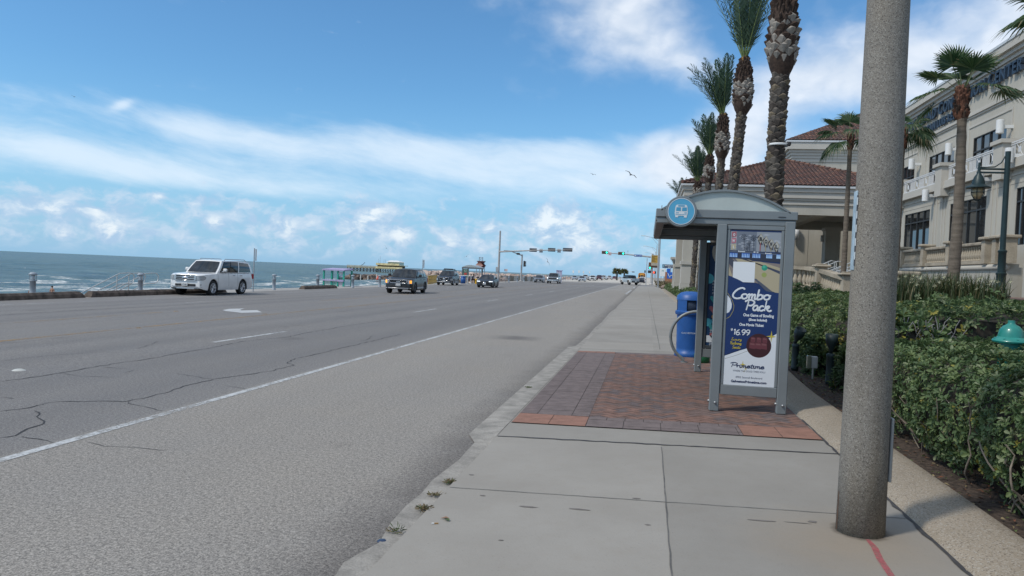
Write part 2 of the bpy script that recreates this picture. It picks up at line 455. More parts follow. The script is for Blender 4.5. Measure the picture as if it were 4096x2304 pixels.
def strip(name, xs, ys, zf, mats, skirt=None):
    mb = MB(); nx, ny = len(xs), len(ys)
    vs = [(x if not callable(x) else x(y), y, zf(x if not callable(x) else x(y), y)) for y in ys for x in xs]
    mb.add(vs, [(j * nx + i, j * nx + i + 1, (j + 1) * nx + i + 1, (j + 1) * nx + i) for j in range(ny - 1) for i in range(nx - 1)])
    if skirt is not None:
        i, z = skirt
        for j in range(ny - 1):
            a, b_ = vs[j * nx + i], vs[(j + 1) * nx + i]
            mb.poly([(a[0], a[1], z), (a[0], a[1], a[2]), (b_[0], b_[1], b_[2]), (b_[0], b_[1], z)])
    o = mb.build(name, mats); tag(o, kind='structure'); return o
YS = [-14, 0, 10, 20, 40, 80, 140, 200, 400, 900, 3400]
strip('road', [-24.5, -20, -16, -12, -8, -5, -1.46], YS, lambda x, y: roadz(x), ASPH)
CONC = mat('pale promenade concrete', (.34, .32, .295), .9, var=.14, scale=1.2, fine=.12, bump=.2)
strip('promenade', [-27.2, -26, -24.5], YS, lambda x, y: roadz(x) + .002, CONC, skirt=(0, -4.2))
strip('ground', [-1.6, 40, 400, 3000], [-40, 200, 3400], lambda x, y: -.16, mat('dry sandy ground', (.30, .26, .20), .95, var=.2, scale=.3))
SAND = mat('wet sand', (.24, .20, .155), .8, var=.15, scale=.5)
strip('beach', [-150, -58, -27.1], [-60, 400, 3400], lambda x, y: -3.5 if x > -40 else (-3.68 if x > -100 else -5.5), SAND)
def paint_mat(name, col, lo=.38, hi=.56):
    m, t, b = new_mat(name)
    co = t.node('ShaderNodeTexCoord').outputs['Object']
    n1 = t.noise(co, 16, 6, .75); n2 = t.noise(co, 1.1, 4)
    f = t.ramp(t.math('ADD', t.math('MULTIPLY', n1, .7), t.math('MULTIPLY', n2, .3)), lo, hi)
    c = t.mix(t.noise(co, 60, 3), tuple(x * .8 for x in col), tuple(min(1, x * 1.1) for x in col))
    t.l.new(c, b.inputs['Base Color']); b.inputs['Roughness'].default_value = .8
    t.l.new(f, b.inputs['Alpha']); return m
# ---- pavement
def conc_walk():
    m, t, b = new_mat('broom finished concrete')
    co = t.node('ShaderNodeTexCoord').outputs['Object']
    n1 = t.noise(co, .8, 5, .6); n2 = t.noise(co, 45, 3, .7); n3 = t.noise(co, 7, 4, .6); n4 = t.noise(co, 160, 2, .6)
    c = t.mix(t.ramp(n1, .3, .7), (.300, .281, .254), (.356, .338, .310))
    c = t.mix(t.math('MULTIPLY', t.ramp(n3, .5, .75), .30), c, (.30, .272, .235))
    c = t.mix(t.math('MULTIPLY', t.ramp(n2, .62, .72), .35), c, (.19, .175, .16))
    c = t.mix(t.math('MULTIPLY', t.ramp(n4, .3, .7), .22), t.mix(1.0, c, (.82, .82, .82), 'MULTIPLY'), c)
    sp = t.node('ShaderNodeSeparateXYZ', ins={0: co})
    # rust coloured water stain round the foot of the concrete pole
    dx = t.math('SUBTRACT', sp.outputs[0], 1.35); dy = t.math('SUBTRACT', sp.outputs[1], 5.0)
    dd = t.math('SQRT', t.math('ADD', t.math('MULTIPLY', dx, dx), t.math('MULTIPLY', dy, dy)))
    c = t.mix(t.math('MULTIPLY', t.ramp(t.math('ADD', dd, t.math('MULTIPLY', n3, .5)), 1.05, .35), .50), c, (.31, .24, .165))
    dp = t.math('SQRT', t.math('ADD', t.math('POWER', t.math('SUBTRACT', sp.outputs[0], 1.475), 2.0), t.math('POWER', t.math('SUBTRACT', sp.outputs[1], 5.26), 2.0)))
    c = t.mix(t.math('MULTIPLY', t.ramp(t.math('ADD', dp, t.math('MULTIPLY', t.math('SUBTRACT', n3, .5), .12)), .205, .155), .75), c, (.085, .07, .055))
    sl_ = t.math('GREATER_THAN', sp.outputs[0], .21)
    for k_, yv in enumerate((3.7, 5.58, 7.48, 17.0, 19, 21.6, 25.5, 31)): sl_ = t.math('ADD', sl_, t.math('MULTIPLY', t.math('GREATER_THAN', sp.outputs[1], yv), 2.37 + k_))
    wn = t.node('ShaderNodeTexWhiteNoise', noise_dimensions='1D', ins={'W': sl_})
    c = t.mix(1.0, c, t.mix(wn.outputs[0], (.90, .895, .88), (1.07, 1.06, 1.04)), 'MULTIPLY')
    t.l.new(c, b.inputs['Base Color']); b.inputs['Roughness'].default_value = .9; b.inputs['Specular IOR Level'].default_value = .3
    bn = t.node('ShaderNodeBump', ins={'Strength': .25, 'Distance': .006, 'Height': n2}); t.l.new(bn.outputs[0], b.inputs['Normal'])
    return m
WALKM = conc_walk()
DARKJ = mat('dark joint filler', (.045, .042, .042), .7, var=.3, scale=12)
JOINT = mat('shallow grey joint', (.12, .115, .108), .9, var=.35, scale=8)
wys = [-10, -2, 2, 4, 6, 8, 10, 12, 14, 16, 18, 20, 30, 50, 80, 120, 138]
wob = random.Random(3)
mb = MB(); fr = (0, .25, .5, .75, 1)
nx = len(fr)
vs = []
for y in wys:
    x1 = kerbx(y) + .02
    for f in fr:
        x = -1.45 + (x1 + 1.45) * f; vs.append((x, y, walkz(x)))
mb.add(vs, [(j * nx + i, j * nx + i + 1, (j + 1) * nx + i + 1, (j + 1) * nx + i) for j in range(len(wys) - 1) for i in range(nx - 1)], 0)
for j in range(len(wys) - 1):
    a, b_ = vs[j * nx], vs[(j + 1) * nx]
    mb.poly([(a[0], a[1], -.15), a, b_, (b_[0], b_[1], -.15)], 0)
def wobble_strip(mb, x0, y0, x1, y1, wdt, mi, amp=.012, n=40, dz=.004, wv=.3):
    L = []; R = []
    for i in range(n + 1):
        f = i / n; x = x0 + (x1 - x0) * f; y = y0 + (y1 - y0) * f
        ox = wob.uniform(-amp, amp); oy = wob.uniform(-amp, amp); ww = wdt * (1 + wob.uniform(-wv, wv))
        dx, dy = x1 - x0, y1 - y0; l = math.hypot(dx, dy); nxx, nyy = -dy / l, dx / l
        ax, ay = x + ox * abs(nxx), y + oy * abs(nyy)
        for lst, s_ in ((L, 1), (R, -1)):
            qx, qy = ax + nxx * ww / 2 * s_, ay + nyy * ww / 2 * s_; lst.append((qx, qy, walkz(qx) + dz))
    m_ = n + 1
    mb.add(L + R, [(i + m_, i + 1 + m_, i + 1, i) for i in range(n)], mi)
wobble_strip(mb, -1.44, 7.43, 1.9, 7.56, .034, 1, .012)
wobble_strip(mb, -1.44, 5.55, 1.9, 5.62, .008, 2, .004)
wobble_strip(mb, -1.44, 3.68, 1.9, 3.72, .008, 2, .004)
wobble_strip(mb, .21, -4, .21, 7.4, .009, 2, .004, 60)
wobble_strip(mb, .36, 17.4, .12, 120, .014, 2, .004, 60)
for yy in (16.95, 18.9, 21.6, 25.5, 31, 38, 47, 58, 70, 84, 100): wobble_strip(mb, -1.44, yy, kerbx(yy), yy, .014 + yy * .0002, 2, .003, 14)
wobble_strip(mb, kerbx(7) - .005, 2, kerbx(7) - .005, 9.3, .032, 1, .014, 60, .006, .5)
# stains and a line of red marking paint
STAIN = mat('dark gum and oil spots', (.155, .138, .125), .8, var=.2); RED = None
for (px, py, a, b_) in ((2110, 2028, .07, .016), (2315, 2038, .07, .014), (2548, 1995, .035, .012), (2005, 2162, .016, .01), (3045, 2083, .11, .012), (3190, 2092, .1, .006), (1930, 1983, .022, .012), (3250, 2088, .03, .02), (1885, 1900, .02, .012), (2590, 2100, .018, .01)):
    g = onG(px, py, walkz); pts = []
    for i in range(12):
        an = 2 * PI * i / 12; k = 1 + wob.uniform(-.25, .25); x = g.x + a * k * math.cos(an); y = g.y + b_ * k * math.sin(an); pts.append((x, y, walkz(x) + .003))
    mb.poly(pts, 3)
p = [onG(x, y, walkz) for x, y in ((3470, 2160), (3498, 2192), (3520, 2240), (3555, 2290), (3580, 2330))]
mb.ribbon([q + Vector((0, 0, .005)) for q in p], [.025, .04, .04, .04, .035], (0, 0, 1), 4)
o = mb.build('sidewalk', [WALKM, DARKJ, JOINT, STAIN, paint_mat('faded red marking paint', (.42, .10, .11), .30, .62)]); tag(o, kind='structure')
# ---- gutter / kerb
GUT = mat('weathered gutter concrete', (.30, .28, .25), .92, var=.28, scale=5, fine=.2, bump=.3)
mb = MB()
gy = [-10 + i * .35 for i in range(0, 80)] + [18.2 + i * 3 for i in range(0, 41)]
L = []; Rr = []
for y in gy:
    e = -1.60 + wob.uniform(-.05, .05) if y < 7.4 or y > 17.4 else -1.76
    L.append((e, y, roadz(-1.7) + .012)); Rr.append((-1.455, y, (.0 if 7.4 < y < 17.4 else -.025)))
k = len(gy); mb.add(L + Rr, [(i, i + k, i + 1 + k, i + 1) for i in range(k - 1)])
tag(mb.build('gutter', GUT), kind='structure')
# ---- brick bus stop pad
BR = [mat('red brown brick', (0.207, 0.118, 0.090), .9, var=.25, scale=9, fine=.2), mat('brown brick', (0.168, 0.112, 0.095), .9, var=.25, scale=9, fine=.2), mat('dusky brick', (0.140, 0.106, 0.101), .9, var=.2, scale=9, fine=.2),
      mat('mauve brown paver', (0.168, 0.132, 0.125), .9, var=.22, scale=7, fine=.2), mat('terracotta paver', (.27, .140, .100), .9, var=.18, scale=8, fine=.15), mat('brick joint sand', (.055, .048, .045), .95, var=.3, scale=20)]
mb = MB(); PX0, PX1, PY0, PY1 = -1.43, 1.88, 8.15, 16.35
mb.grid(lambda u, v: (PX0 + (PX1 - PX0) * u, PY0 + (PY1 - PY0) * v, walkz(PX0 + (PX1 - PX0) * u) + .004), 2, 2, 5, sm=False)
br = random.Random(5)
def clip(poly, x0, x1, y0, y1):
    for ax, lim, sg in ((0, x0, 1), (0, x1, -1), (1, y0, 1), (1, y1, -1)):
        out = []
        for i in range(len(poly)):
            a, b_ = poly[i], poly[(i + 1) % len(poly)]
            ia, ib = (a[ax] - lim) * sg >= 0, (b_[ax] - lim) * sg >= 0
            if ia: out.append(a)
            if ia != ib:
                f = (lim - a[ax]) / (b_[ax] - a[ax]); out.append((a[0] + (b_[0] - a[0]) * f, a[1] + (b_[1] - a[1]) * f))
        poly = out
        if len(poly) < 3: return None
    return poly
def paver(pts, mi, dz=None):
    h = .010 + br.uniform(-.0012, .0012) if dz is None else dz
    mb.add([(x, y, walkz(x) + h) for x, y in pts], [list(range(len(pts)))], mi)
HX0, HX1, HY0_, HY1 = -.60, 1.87, 8.72, 16.05
Lb, g = .205, .007
c45 = math.cos(PI / 4)
wB = Lb / 2
for i in range(-75, 75):
    for j in range(-38, 38):
        bx, by = (i + 2 * j) * wB, (i - 2 * j) * wB
        for r0 in ((bx, by, Lb, wB), (bx + Lb, by - wB, wB, Lb)):
            x, y, w_, h_ = r0
            q = [(x + g / 2, y + g / 2), (x + w_ - g / 2, y + g / 2), (x + w_ - g / 2, y + h_ - g / 2), (x + g / 2, y + h_ - g / 2)]
            q = [(c45 * (a - b_) + .6, c45 * (a + b_) + 12.4) for a, b_ in q]
            cx = sum(a for a, _ in q) / 4; cy = sum(b_ for _, b_ in q) / 4
            if not (HX0 - .2 < cx < HX1 + .2 and HY0_ - .2 < cy < HY1 + .2): continue
            q = clip(q, HX0, HX1, HY0_, HY1)
            if q: paver(q, br.choice((0, 0, 0, 1, 1, 2)))
def rows(x0, x1, y0, y1, sx, sy, mi, stag=0.0):
    y = y0
    r = 0
    while y < y1 - .02:
        x = x0 + (stag * (r % 2))
        if x > x0: paver([(x0 + g / 2, y + g / 2), (x - g / 2, y + g / 2), (x - g / 2, min(y + sy, y1) - g / 2), (x0 + g / 2, min(y + sy, y1) - g / 2)], mi)
        while x < x1 - .02:
            xe = min(x + sx, x1); ye = min(y + sy, y1)
            paver([(x + g / 2, y + g / 2), (xe - g / 2, y + g / 2), (xe - g / 2, ye - g / 2), (x + g / 2, ye - g / 2)], mi); x += sx
        y += sy; r += 1
rows(-1.43, -1.22, 8.72, 16.05, .21, .105, 3); rows(-1.22, -.81, 8.72, 16.05, .41, .3, 3); rows(-.81, -.6, 8.72, 16.05, .21, .105, 3)
rows(-.6, 1.08, 8.15, 8.28, .41, .14, 3, .2); rows(-.6, 1.08, 8.28, 8.56, .41, .28, 3); rows(-.6, 1.08, 8.56, 8.72, .21, .16, 3, .1)
rows(-1.43, -.6, 8.15, 8.72, .415, .285, 4); rows(1.08, 1.88, 8.15, 8.72, .4, .285, 4)
rows(-1.43, -.6, 16.05, 16.35, .41, .15, 4); rows(-.6, 1.88, 16.05, 16.35, .41, .15, 3, .2)
tag(mb.build('brick_paving', BR), kind='structure')
# ---- planted bank and its wide aggregate kerb
def agg_mat(name, a, b2, speck, rough=.9, sc=60, bump=.5, streak=0):
    m, t, b = new_mat(name)
    co = t.node('ShaderNodeTexCoord').outputs['Object']
    n1 = t.noise(co, 1.3, 5, .6); v = t.node('ShaderNodeTexVoronoi', ins={'Vector': co, 'Scale': float(sc)}); n2 = t.noise(co, sc * .7, 3, .7)
    hs = t.node('ShaderNodeSeparateColor', ins={0: v.outputs['Color']})
    c = t.mix(t.ramp(n1, .3, .7), a, b2)
    c = t.mix(t.math('MULTIPLY', t.ramp(hs.outputs[0], .80, .86), .8), c, speck[0])
    c = t.mix(t.math('MULTIPLY', t.ramp(hs.outputs[1], .84, .9), .8), c, speck[1])
    c = t.mix(t.math('MULTIPLY', t.ramp(n2, .3, .7), .35), t.mix(1.0, c, (.7, .7, .7), 'MULTIPLY'), c)
    if streak: c = t.mix(t.math('MULTIPLY', t.ramp(t.noise(t.scale3(co, (5, 5, .30)), 1.0, 4, .6), .46, .70), streak), c, t.mix(1.0, c, (.70, .66, .60), 'MULTIPLY')); c = t.mix(t.math('MULTIPLY', t.ramp(t.noise(t.scale3(co, (2, 2, .5)), 1.0, 3), .45, .65), streak), c, t.mix(1.0, c, (1.12, 1.02, .86), 'MULTIPLY'))
    t.l.new(c, b.inputs['Base Color']); b.inputs['Roughness'].default_value = rough; b.inputs['Specular IOR Level'].default_value = .35
    bn = t.node('ShaderNodeBump', ins={'Strength': bump, 'Distance': .006, 'Height': v.outputs['Distance']}); t.l.new(bn.outputs[0], b.inputs['Normal'])
    return m
KERB = agg_mat('tan exposed aggregate', (.34, .285, .215), (.42, .355, .275), ((.50, .46, .40), (.20, .16, .12)), sc=125)
prof = [(-.0, .0), (.03, .035), (.10, .06), (.40, .085), (.50, .085), (.55, .05), (.56, -.1)]
kys = [-10, -3, 0, 2, 4, 6, 8, 9, 10, 11, 12, 13, 14, 16, 18, 20, 25, 30, 40, 50, 60, 70, 80, 90, 100, 108]
mb = MB(); vs = []
for y in kys:
    for dx, dz in prof: vs.append((kerbx(y) + dx, y, walkz(kerbx(y)) + dz))
npf = len(prof); mb.add(vs, [(j * npf + i, j * npf + i + 1, (j + 1) * npf + i + 1, (j + 1) * npf + i) for j in range(len(kys) - 1) for i in range(npf - 1)], 0, True)
tag(mb.build('planter_kerb', KERB), kind='structure')
MULCH = mat('dark shredded mulch', (.052, .036, .027), .95, var=.55, scale=22, tint=(.085, .06, .045), bump=.9, bscale=45, fine=.4)
ys = [-10, -4, 0, 2, 4, 6, 8, 10, 12, 14, 16, 18, 20, 24, 28, 32, 38, 44, 50, 56, 62, 70, 80, 90, 108]
mb = MB(); F = [0, .05, .1, .15, .2, .26, .32, .4, .5, .65, .8, 1.0]; vs = []
for y in ys:
    x0 = kerbx(y) + .53
    for f in F:
        x = x0 + (15.2 - x0) * f; vs.append((x, y, bedz(x, y) + wob.uniform(-.012, .012) * (1 if f < .5 else 0)))
nf = len(F); mb.add(vs, [(j * nf + i, j * nf + i + 1, (j + 1) * nf + i + 1, (j + 1) * nf + i) for j in range(len(ys) - 1) for i in range(nf - 1)], 0, True)
tag(mb.build('planting_bed', MULCH), kind='structure')
mb = MB(); mb.box((8.7, 6, 1.2), (12.42, 26, 1.56)); tag(mb.build('terrace_paving', mat('dusty red terrace brick', (.24, .15, .115), .9, var=.2, scale=6, fine=.25)), kind='structure')
# ---- side street beyond the bank
mb = MB(); mb.poly([(-1.45, 138.02, -.01), (60, 138.02, -.01), (60, 160, -.01), (-1.45, 160, -.01)]); tag(mb.build('side_street', mat('side street asphalt', (.2, .19, .185), .9, var=.15, scale=1)), kind='structure')
strip('far_sidewalk', [-1.45, 3.4], [160.02, 1500], lambda x, y: .02, mat('sunny far concrete', (.46, .42, .36), .9, var=.1, scale=.3))  # the far stretch's sunlight is put into this pale colour
# ---- markings
WPAINT = paint_mat('worn white road paint', (.50, .51, .51), .36, .54); YPAINT = paint_mat('worn yellow road paint', (.40, .24, .07), .44, .62); WFAINT = paint_mat('faint white road paint', (.5, .5, .5), .40, .62)
def lane_line(name, x, segs, wdt, m, dz=.004):
    mb = MB()
    for y0, y1 in segs:
        n_ = max(1, int((y1 - y0) / 8))
        for i in range(n_):
            a, b_ = y0 + (y1 - y0) * i / n_, y0 + (y1 - y0) * (i + 1) / n_
            mb.poly([(x - wdt / 2, a, roadz(x - wdt / 2) + dz), (x + wdt / 2, a, roadz(x + wdt / 2) + dz), (x + wdt / 2, b_, roadz(x + wdt / 2) + dz), (x - wdt / 2, b_, roadz(x - wdt / 2) + dz)])
    tag(mb.build(name, m), kind='structure')
lane_line('edge_line', -5.15, [(-10, 60), (60, 140)], .105, WPAINT)
lane_line('lane_dashes', -8.82, [(14 + 13.4 * i, 17.1 + 13.4 * i) for i in range(-1, 13)], .12, WPAINT)
lane_line('centre_line', -12.4, [(-10, 140)], .14, YPAINT)
lane_line('turn_lane_line', -15.75, [(-10, 22), (34, 140)], .12, YPAINT)
lane_line('lane_dashes', -18.95, [(27.4 + 13.4 * i, 30.2 + 13.4 * i) for i in range(-2, 10)], .12, WFAINT)
lane_line('parking_line', -22.2, [(-10, 120)], .12, WFAINT)
lane_line('kerb_line', -1.98, [(72, 96)], .22, WPAINT); lane_line('kerb_line', -1.98, [(112, 122)], .3, WPAINT)
mb = MB(); pts = [onG(x, y, roadz) + Vector((0, 0, .006)) for x, y in ((890, 1241), (917, 1236), (980, 1234), (961, 1239), (965, 1242.5), (1028, 1241), (1048, 1250), (966, 1252), (933, 1248), (905, 1245))]
mb.add(pts, [[0, 9, 8, 7, 4, 3, 2, 1], [7, 6, 5, 4]]); tag(mb.build('turn_arrow', paint_mat('white arrow paint', (.47, .48, .48), .28, .46)), kind='structure')
mb = MB(); put_text(mb, 'ONLY', (-4.9, 92, roadz(-3) + .004), (1, 0, 0), (0, 1, 0), 4.2, fit=2.6); tag(mb.build('lane_lettering', WPAINT), kind='structure')
mb = MB()
for yy in (108, 114): mb.poly([(-12, yy, roadz(-8) + .004), (-2.2, yy, roadz(-3) + .004), (-2.2, yy + .7, roadz(-3) + .004), (-12, yy + .7, roadz(-8) + .004)])
tag(mb.build('crosswalk_lines', WPAINT), kind='structure')
CRK = [[(0, 775), (410, 715), (720, 660), (1090, 605), (1430, 545), (1780, 480), (2080, 450), (2220, 420), (2536, 365), (3000, 300)], [(0, 990), (130, 975), (280, 945), (310, 935), (420, 920), (600, 918), (850, 915), (930, 915), (1030, 895), (1200, 855), (1260, 830), (1430, 785), (1550, 755), (1700, 735), (1940, 700), (2050, 675), (2130, 655), (2080, 640), (2140, 605), (2330, 565), (2430, 540), (2536, 515), (2900, 430)],
       [(250, 985), (290, 1010), (285, 1045), (310, 1080), (190, 1115), (110, 1165), (0, 1180)], [(930, 920), (960, 940), (1120, 970), (1180, 985)], [(420, 712), (600, 735), (870, 740)], [(1270, 715), (1420, 735), (1550, 755)], [(150, 1170), (270, 1190), (390, 1220)], [(0, 292), (570, 255), (1200, 225), (1900, 180), (2536, 150)], [(220, 300), (740, 320), (1260, 270)], [(0, 625), (340, 585), (700, 560)], [(620, 1210), (760, 1240), (1000, 1250), (1200, 1275)], [(0, 890), (110, 898)], [(890, 712), (970, 688)], [(740, 665), (920, 680)], [(1000, 535), (1120, 495), (1150, 480)], [(2600, 480), (2660, 470), (2700, 440)], [(1620, 800), (1800, 830)]]
mb = MB()
for ci, c_ in enumerate(CRK):
    P_ = [onG(x / 1.811, y / 1.811 + 1100, roadz) for x, y in c_]; pts = []
    for p, q in zip(P_, P_[1:]):
        n_ = max(2, int((q - p).length / .13)); d_ = (q - p).normalized(); nn = Vector((-d_.y, d_.x, 0))
        for i in range(n_): pts.append(p.lerp(q, i / n_) + nn * wob.uniform(-1, 1) * (.035 if i else .01))
    pts.append(P_[-1]); wd = [(.020 if ci in (0, 1, 2, 7) else .012) * wob.uniform(.35, 1.35) * (1 + .6 * (ci == 7)) for _ in pts]; wd[0] = wd[-1] = .003
    mb.ribbon([(p.x, p.y, roadz(p.x) + .0035) for p in pts], wd, (0, 0, 1))
tag(mb.build('road_cracks', mat('dark crack filler', (.035, .034, .036), .85, var=.3, scale=9)), kind='structure')
# ---- sea
def sea_mat():
    m, t, b = new_mat('murky green gulf water')
    co = t.node('ShaderNodeTexCoord').outputs['Object']
    sp = t.node('ShaderNodeSeparateXYZ', ins={0: co}); X, Y = sp.outputs[0], sp.outputs[1]
    n1 = t.noise(t.scale3(co, (.06, .025, 1)), 1.0, 5, .6); n2 = t.noise(t.scale3(co, (.55, .22, 1)), 1.0, 5, .65)
    deep = t.smooth(X, -150, -700)
    c = t.mix(t.ramp(n1, .35, .65), (.040, .080, .070), (.078, .112, .078))
    c = t.mix(deep, c, (.052, .098, .100))
    c = t.mix(t.math('MULTIPLY', t.ramp(n2, .42, .72), .5), c, (.135, .138, .095))
    # foam: ragged crests running along the shore, thinning seawards
    wn = t.noise(t.scale3(co, (.03, .03, 1)), 1.0, 3)
    ph = t.math('ADD', t.math('MULTIPLY', X, 1 / 11.0), t.math('MULTIPLY', wn, 4.5))
    fr_ = t.math('FRACT', ph)
    crest = t.math('MULTIPLY', t.ramp(fr_, .0, .05), t.ramp(fr_, .34, .06))
    brk = t.noise(t.scale3(co, (.035, .045, 1)), 1.0, 4, .6); rag = t.noise(co, 1.5, 6, .75)
    near = t.smooth(X, -150, -82)
    thr = t.math('SUBTRACT', .70, t.math('MULTIPLY', near, .34))
    fo = t.math('MULTIPLY', crest, t.ramp(t.math('SUBTRACT', brk, thr), 0.0, .05))
    fo = t.math('MULTIPLY', fo, t.ramp(rag, .30, .55))
    lace = t.math('MULTIPLY', t.smooth(X, -120, -72), t.ramp(t.noise(t.scale3(co, (.45, .18, 1)), 1.0, 6, .72), .56, .68))
    caps = t.math('MULTIPLY', t.ramp(t.noise(t.scale3(co, (.3, .12, 1)), 1.0, 5, .7), .755, .80), .8)
    fo = t.math('MAXIMUM', fo, t.math('MAXIMUM', t.math('MULTIPLY', lace, .75), caps))
    col = t.mix(fo, c, (.78, .79, .78))
    t.l.new(col, b.inputs['Base Color']); b.inputs['Specular IOR Level'].default_value = 0.0; b.inputs['Roughness'].default_value = .9
    gl = t.node('ShaderNodeBsdfGlossy', ins={0: (.86, .93, .95, 1), 'Roughness': .22}); mxs = t.node('ShaderNodeMixShader')
    t.l.new(t.math('MULTIPLY', t.math('SUBTRACT', 1.0, fo), t.math('ADD', .20, t.math('MULTIPLY', t.noise(t.scale3(co, (.25, .10, 1)), 1.0, 5, .65), .30))), mxs.inputs[0]); t.l.new(b.outputs[0], mxs.inputs[1]); t.l.new(gl.outputs[0], mxs.inputs[2]); t.l.new(mxs.outputs[0], m.node_tree.nodes['Material Output'].inputs[0])
    h = t.math('ADD', t.math('MULTIPLY', t.noise(t.scale3(co, (.9, .35, 1)), 1.0, 6, .68), 1.0), t.math('MULTIPLY', t.noise(t.scale3(co, (.16, .07, 1)), 1.0, 3), 2.0))
    h = t.math('ADD', h, t.math('MULTIPLY', fo, .35))
    bn = t.node('ShaderNodeBump', ins={'Strength': .9, 'Distance': .30, 'Height': h}); t.l.new(bn.outputs[0], b.inputs['Normal']); t.l.new(bn.outputs[0], gl.inputs['Normal'])
    return m
SEAZ = -3.72
# near water: a real swell, finer towards the shore; far water: a flat sheet out to the horizon
xs_ = [-60.0]; 
while xs_[-1] > -420: xs_.append(xs_[-1] - .8 - (-60 - xs_[-1]) * .012)
ys_ = [20.0]
while ys_[-1] < 1100: ys_.append(ys_[-1] + 1.1 + (ys_[-1] - 20) * .012)
XX, YY = np.meshgrid(np.array(xs_), np.array(ys_))
ZZ = np.zeros_like(XX); r8 = np.random.default_rng(4)
for i in range(26):
    wl = 4 + 20 * r8.random() ** 1.6; ang = PI + r8.normal(0, .33); k_ = 2 * PI / wl; amp = .0042 * wl * (.6 + .8 * r8.random())
    phs = k_ * (XX * math.cos(ang) + YY * math.sin(ang)) + r8.random() * 7
    ZZ += amp * (np.sin(phs) + .35 * np.sin(2 * phs + .8)) * np.clip((900 / np.maximum(YY, 1)) * wl / 60, 0, 1)
edge = np.clip((XX + 420) / 60, 0, 1) * np.clip((1100 - YY) / 150, 0, 1) * np.clip((-60 - XX) / 5, 0.15, 1)
ZZ = ZZ * edge + SEAZ
V = np.stack([XX, YY, ZZ], -1).reshape(-1, 3); w_ = len(xs_); h_ = len(ys_)
idx = np.arange(w_ * h_).reshape(h_, w_)
T = np.stack([idx[:-1, :-1], idx[1:, :-1], idx[1:, 1:], idx[:-1, 1:]], -1).reshape(-1, 4)
xl, yl = xs_[-1], ys_[-1]
R_SEA = 3700.0
ex = []
arc = [(-60, -300), (-60, 20), (xl, 20), (xl, yl), (-60, yl), (-60, R_SEA)] + [(R_SEA * math.sin(a), R_SEA * math.cos(a)) for a in [-.03 - i * .04 for i in range(0, 41)]] + [(-R_SEA, -300)]
base_i = len(V)
Vf = np.array([(x, y, SEAZ) for x, y in arc])
sea = MB(); sea.v = [tuple(p) for p in V]; sea.f = [list(q) for q in T.tolist()]; sea.mi = [0] * len(T); sea.sm = [True] * len(T)
sea.add(Vf, [[0, 1, 2] + list(range(len(arc) - 1, len(arc) - 1, -1)) + [len(arc) - 1]], 0, True)
sea.add(Vf, [[2, 3, 4, 5] + list(range(6, len(arc)))], 0, True)
tag(sea.build('sea', sea_mat()), kind='structure')
# ================================================================ vehicles (local axes: nose towards -Y, the driver's side is +X)
def paint(name, col, rough=.28, coat=.8, metal=0.0): return mat(name, col, rough, metal, var=.05, scale=2, coat=coat)
TYRE = mat('tyre rubber', (.018, .018, .019), .85, var=.25, scale=20)
RIM = mat('bright alloy rim', (.55, .56, .58), .3, .85, var=.1); DRIM = mat('dark alloy rim', (.10, .10, .105), .35, .8, var=.1)
WELL = mat('black wheel well plastic', (.012, .012, .013), .9, var=.2)
CHROME = mat('chrome trim', (.72, .73, .75), .16, 1.0, var=.04)
SILVT = mat('satin silver trim', (.42, .43, .45), .35, .6, var=.05)
BLKP = mat('black exterior plastic', (.018, .018, .02), .55, var=.15)
LENS = mat('clear headlight lens', (.42, .44, .46), .12, .35, var=.2, scale=14, coat=.8)
AMBER = mat('lit amber lamp', (1.0, .36, .03), .3, var=0, emit=2.2); DRL = mat('lit white lamp', (.9, .95, 1.0), .3, var=0, emit=2.0)
REDL = mat('red tail lamp lens', (.42, .015, .02), .25, var=.1, coat=.6)
PLATE = mat('white number plate', (.72, .73, .72), .5, var=.05); PLTX = mat('plate lettering', (.03, .035, .06), .6, var=0)
def glass_mat(name, a, b2):
    m, t, b = new_mat(name)
    co = t.node('ShaderNodeTexCoord').outputs['Object']
    c = t.mix(t.ramp(t.noise(t.scale3(co, (1.6, 1.0, 2.2)), 1.3, 3), .4, .62), a, b2)
    t.l.new(c, b.inputs['Base Color']); b.inputs['Roughness'].default_value = .04; b.inputs['Specular IOR Level'].default_value = .5
    b.inputs['Coat Weight'].default_value = .1; b.inputs['Coat Roughness'].default_value = .02
    return m
GLASS = glass_mat('tinted car glass', (.006, .008, .009), (.022, .027, .028)); WGLASS = glass_mat('windscreen glass', (.008, .011, .014), (.024, .032, .040))

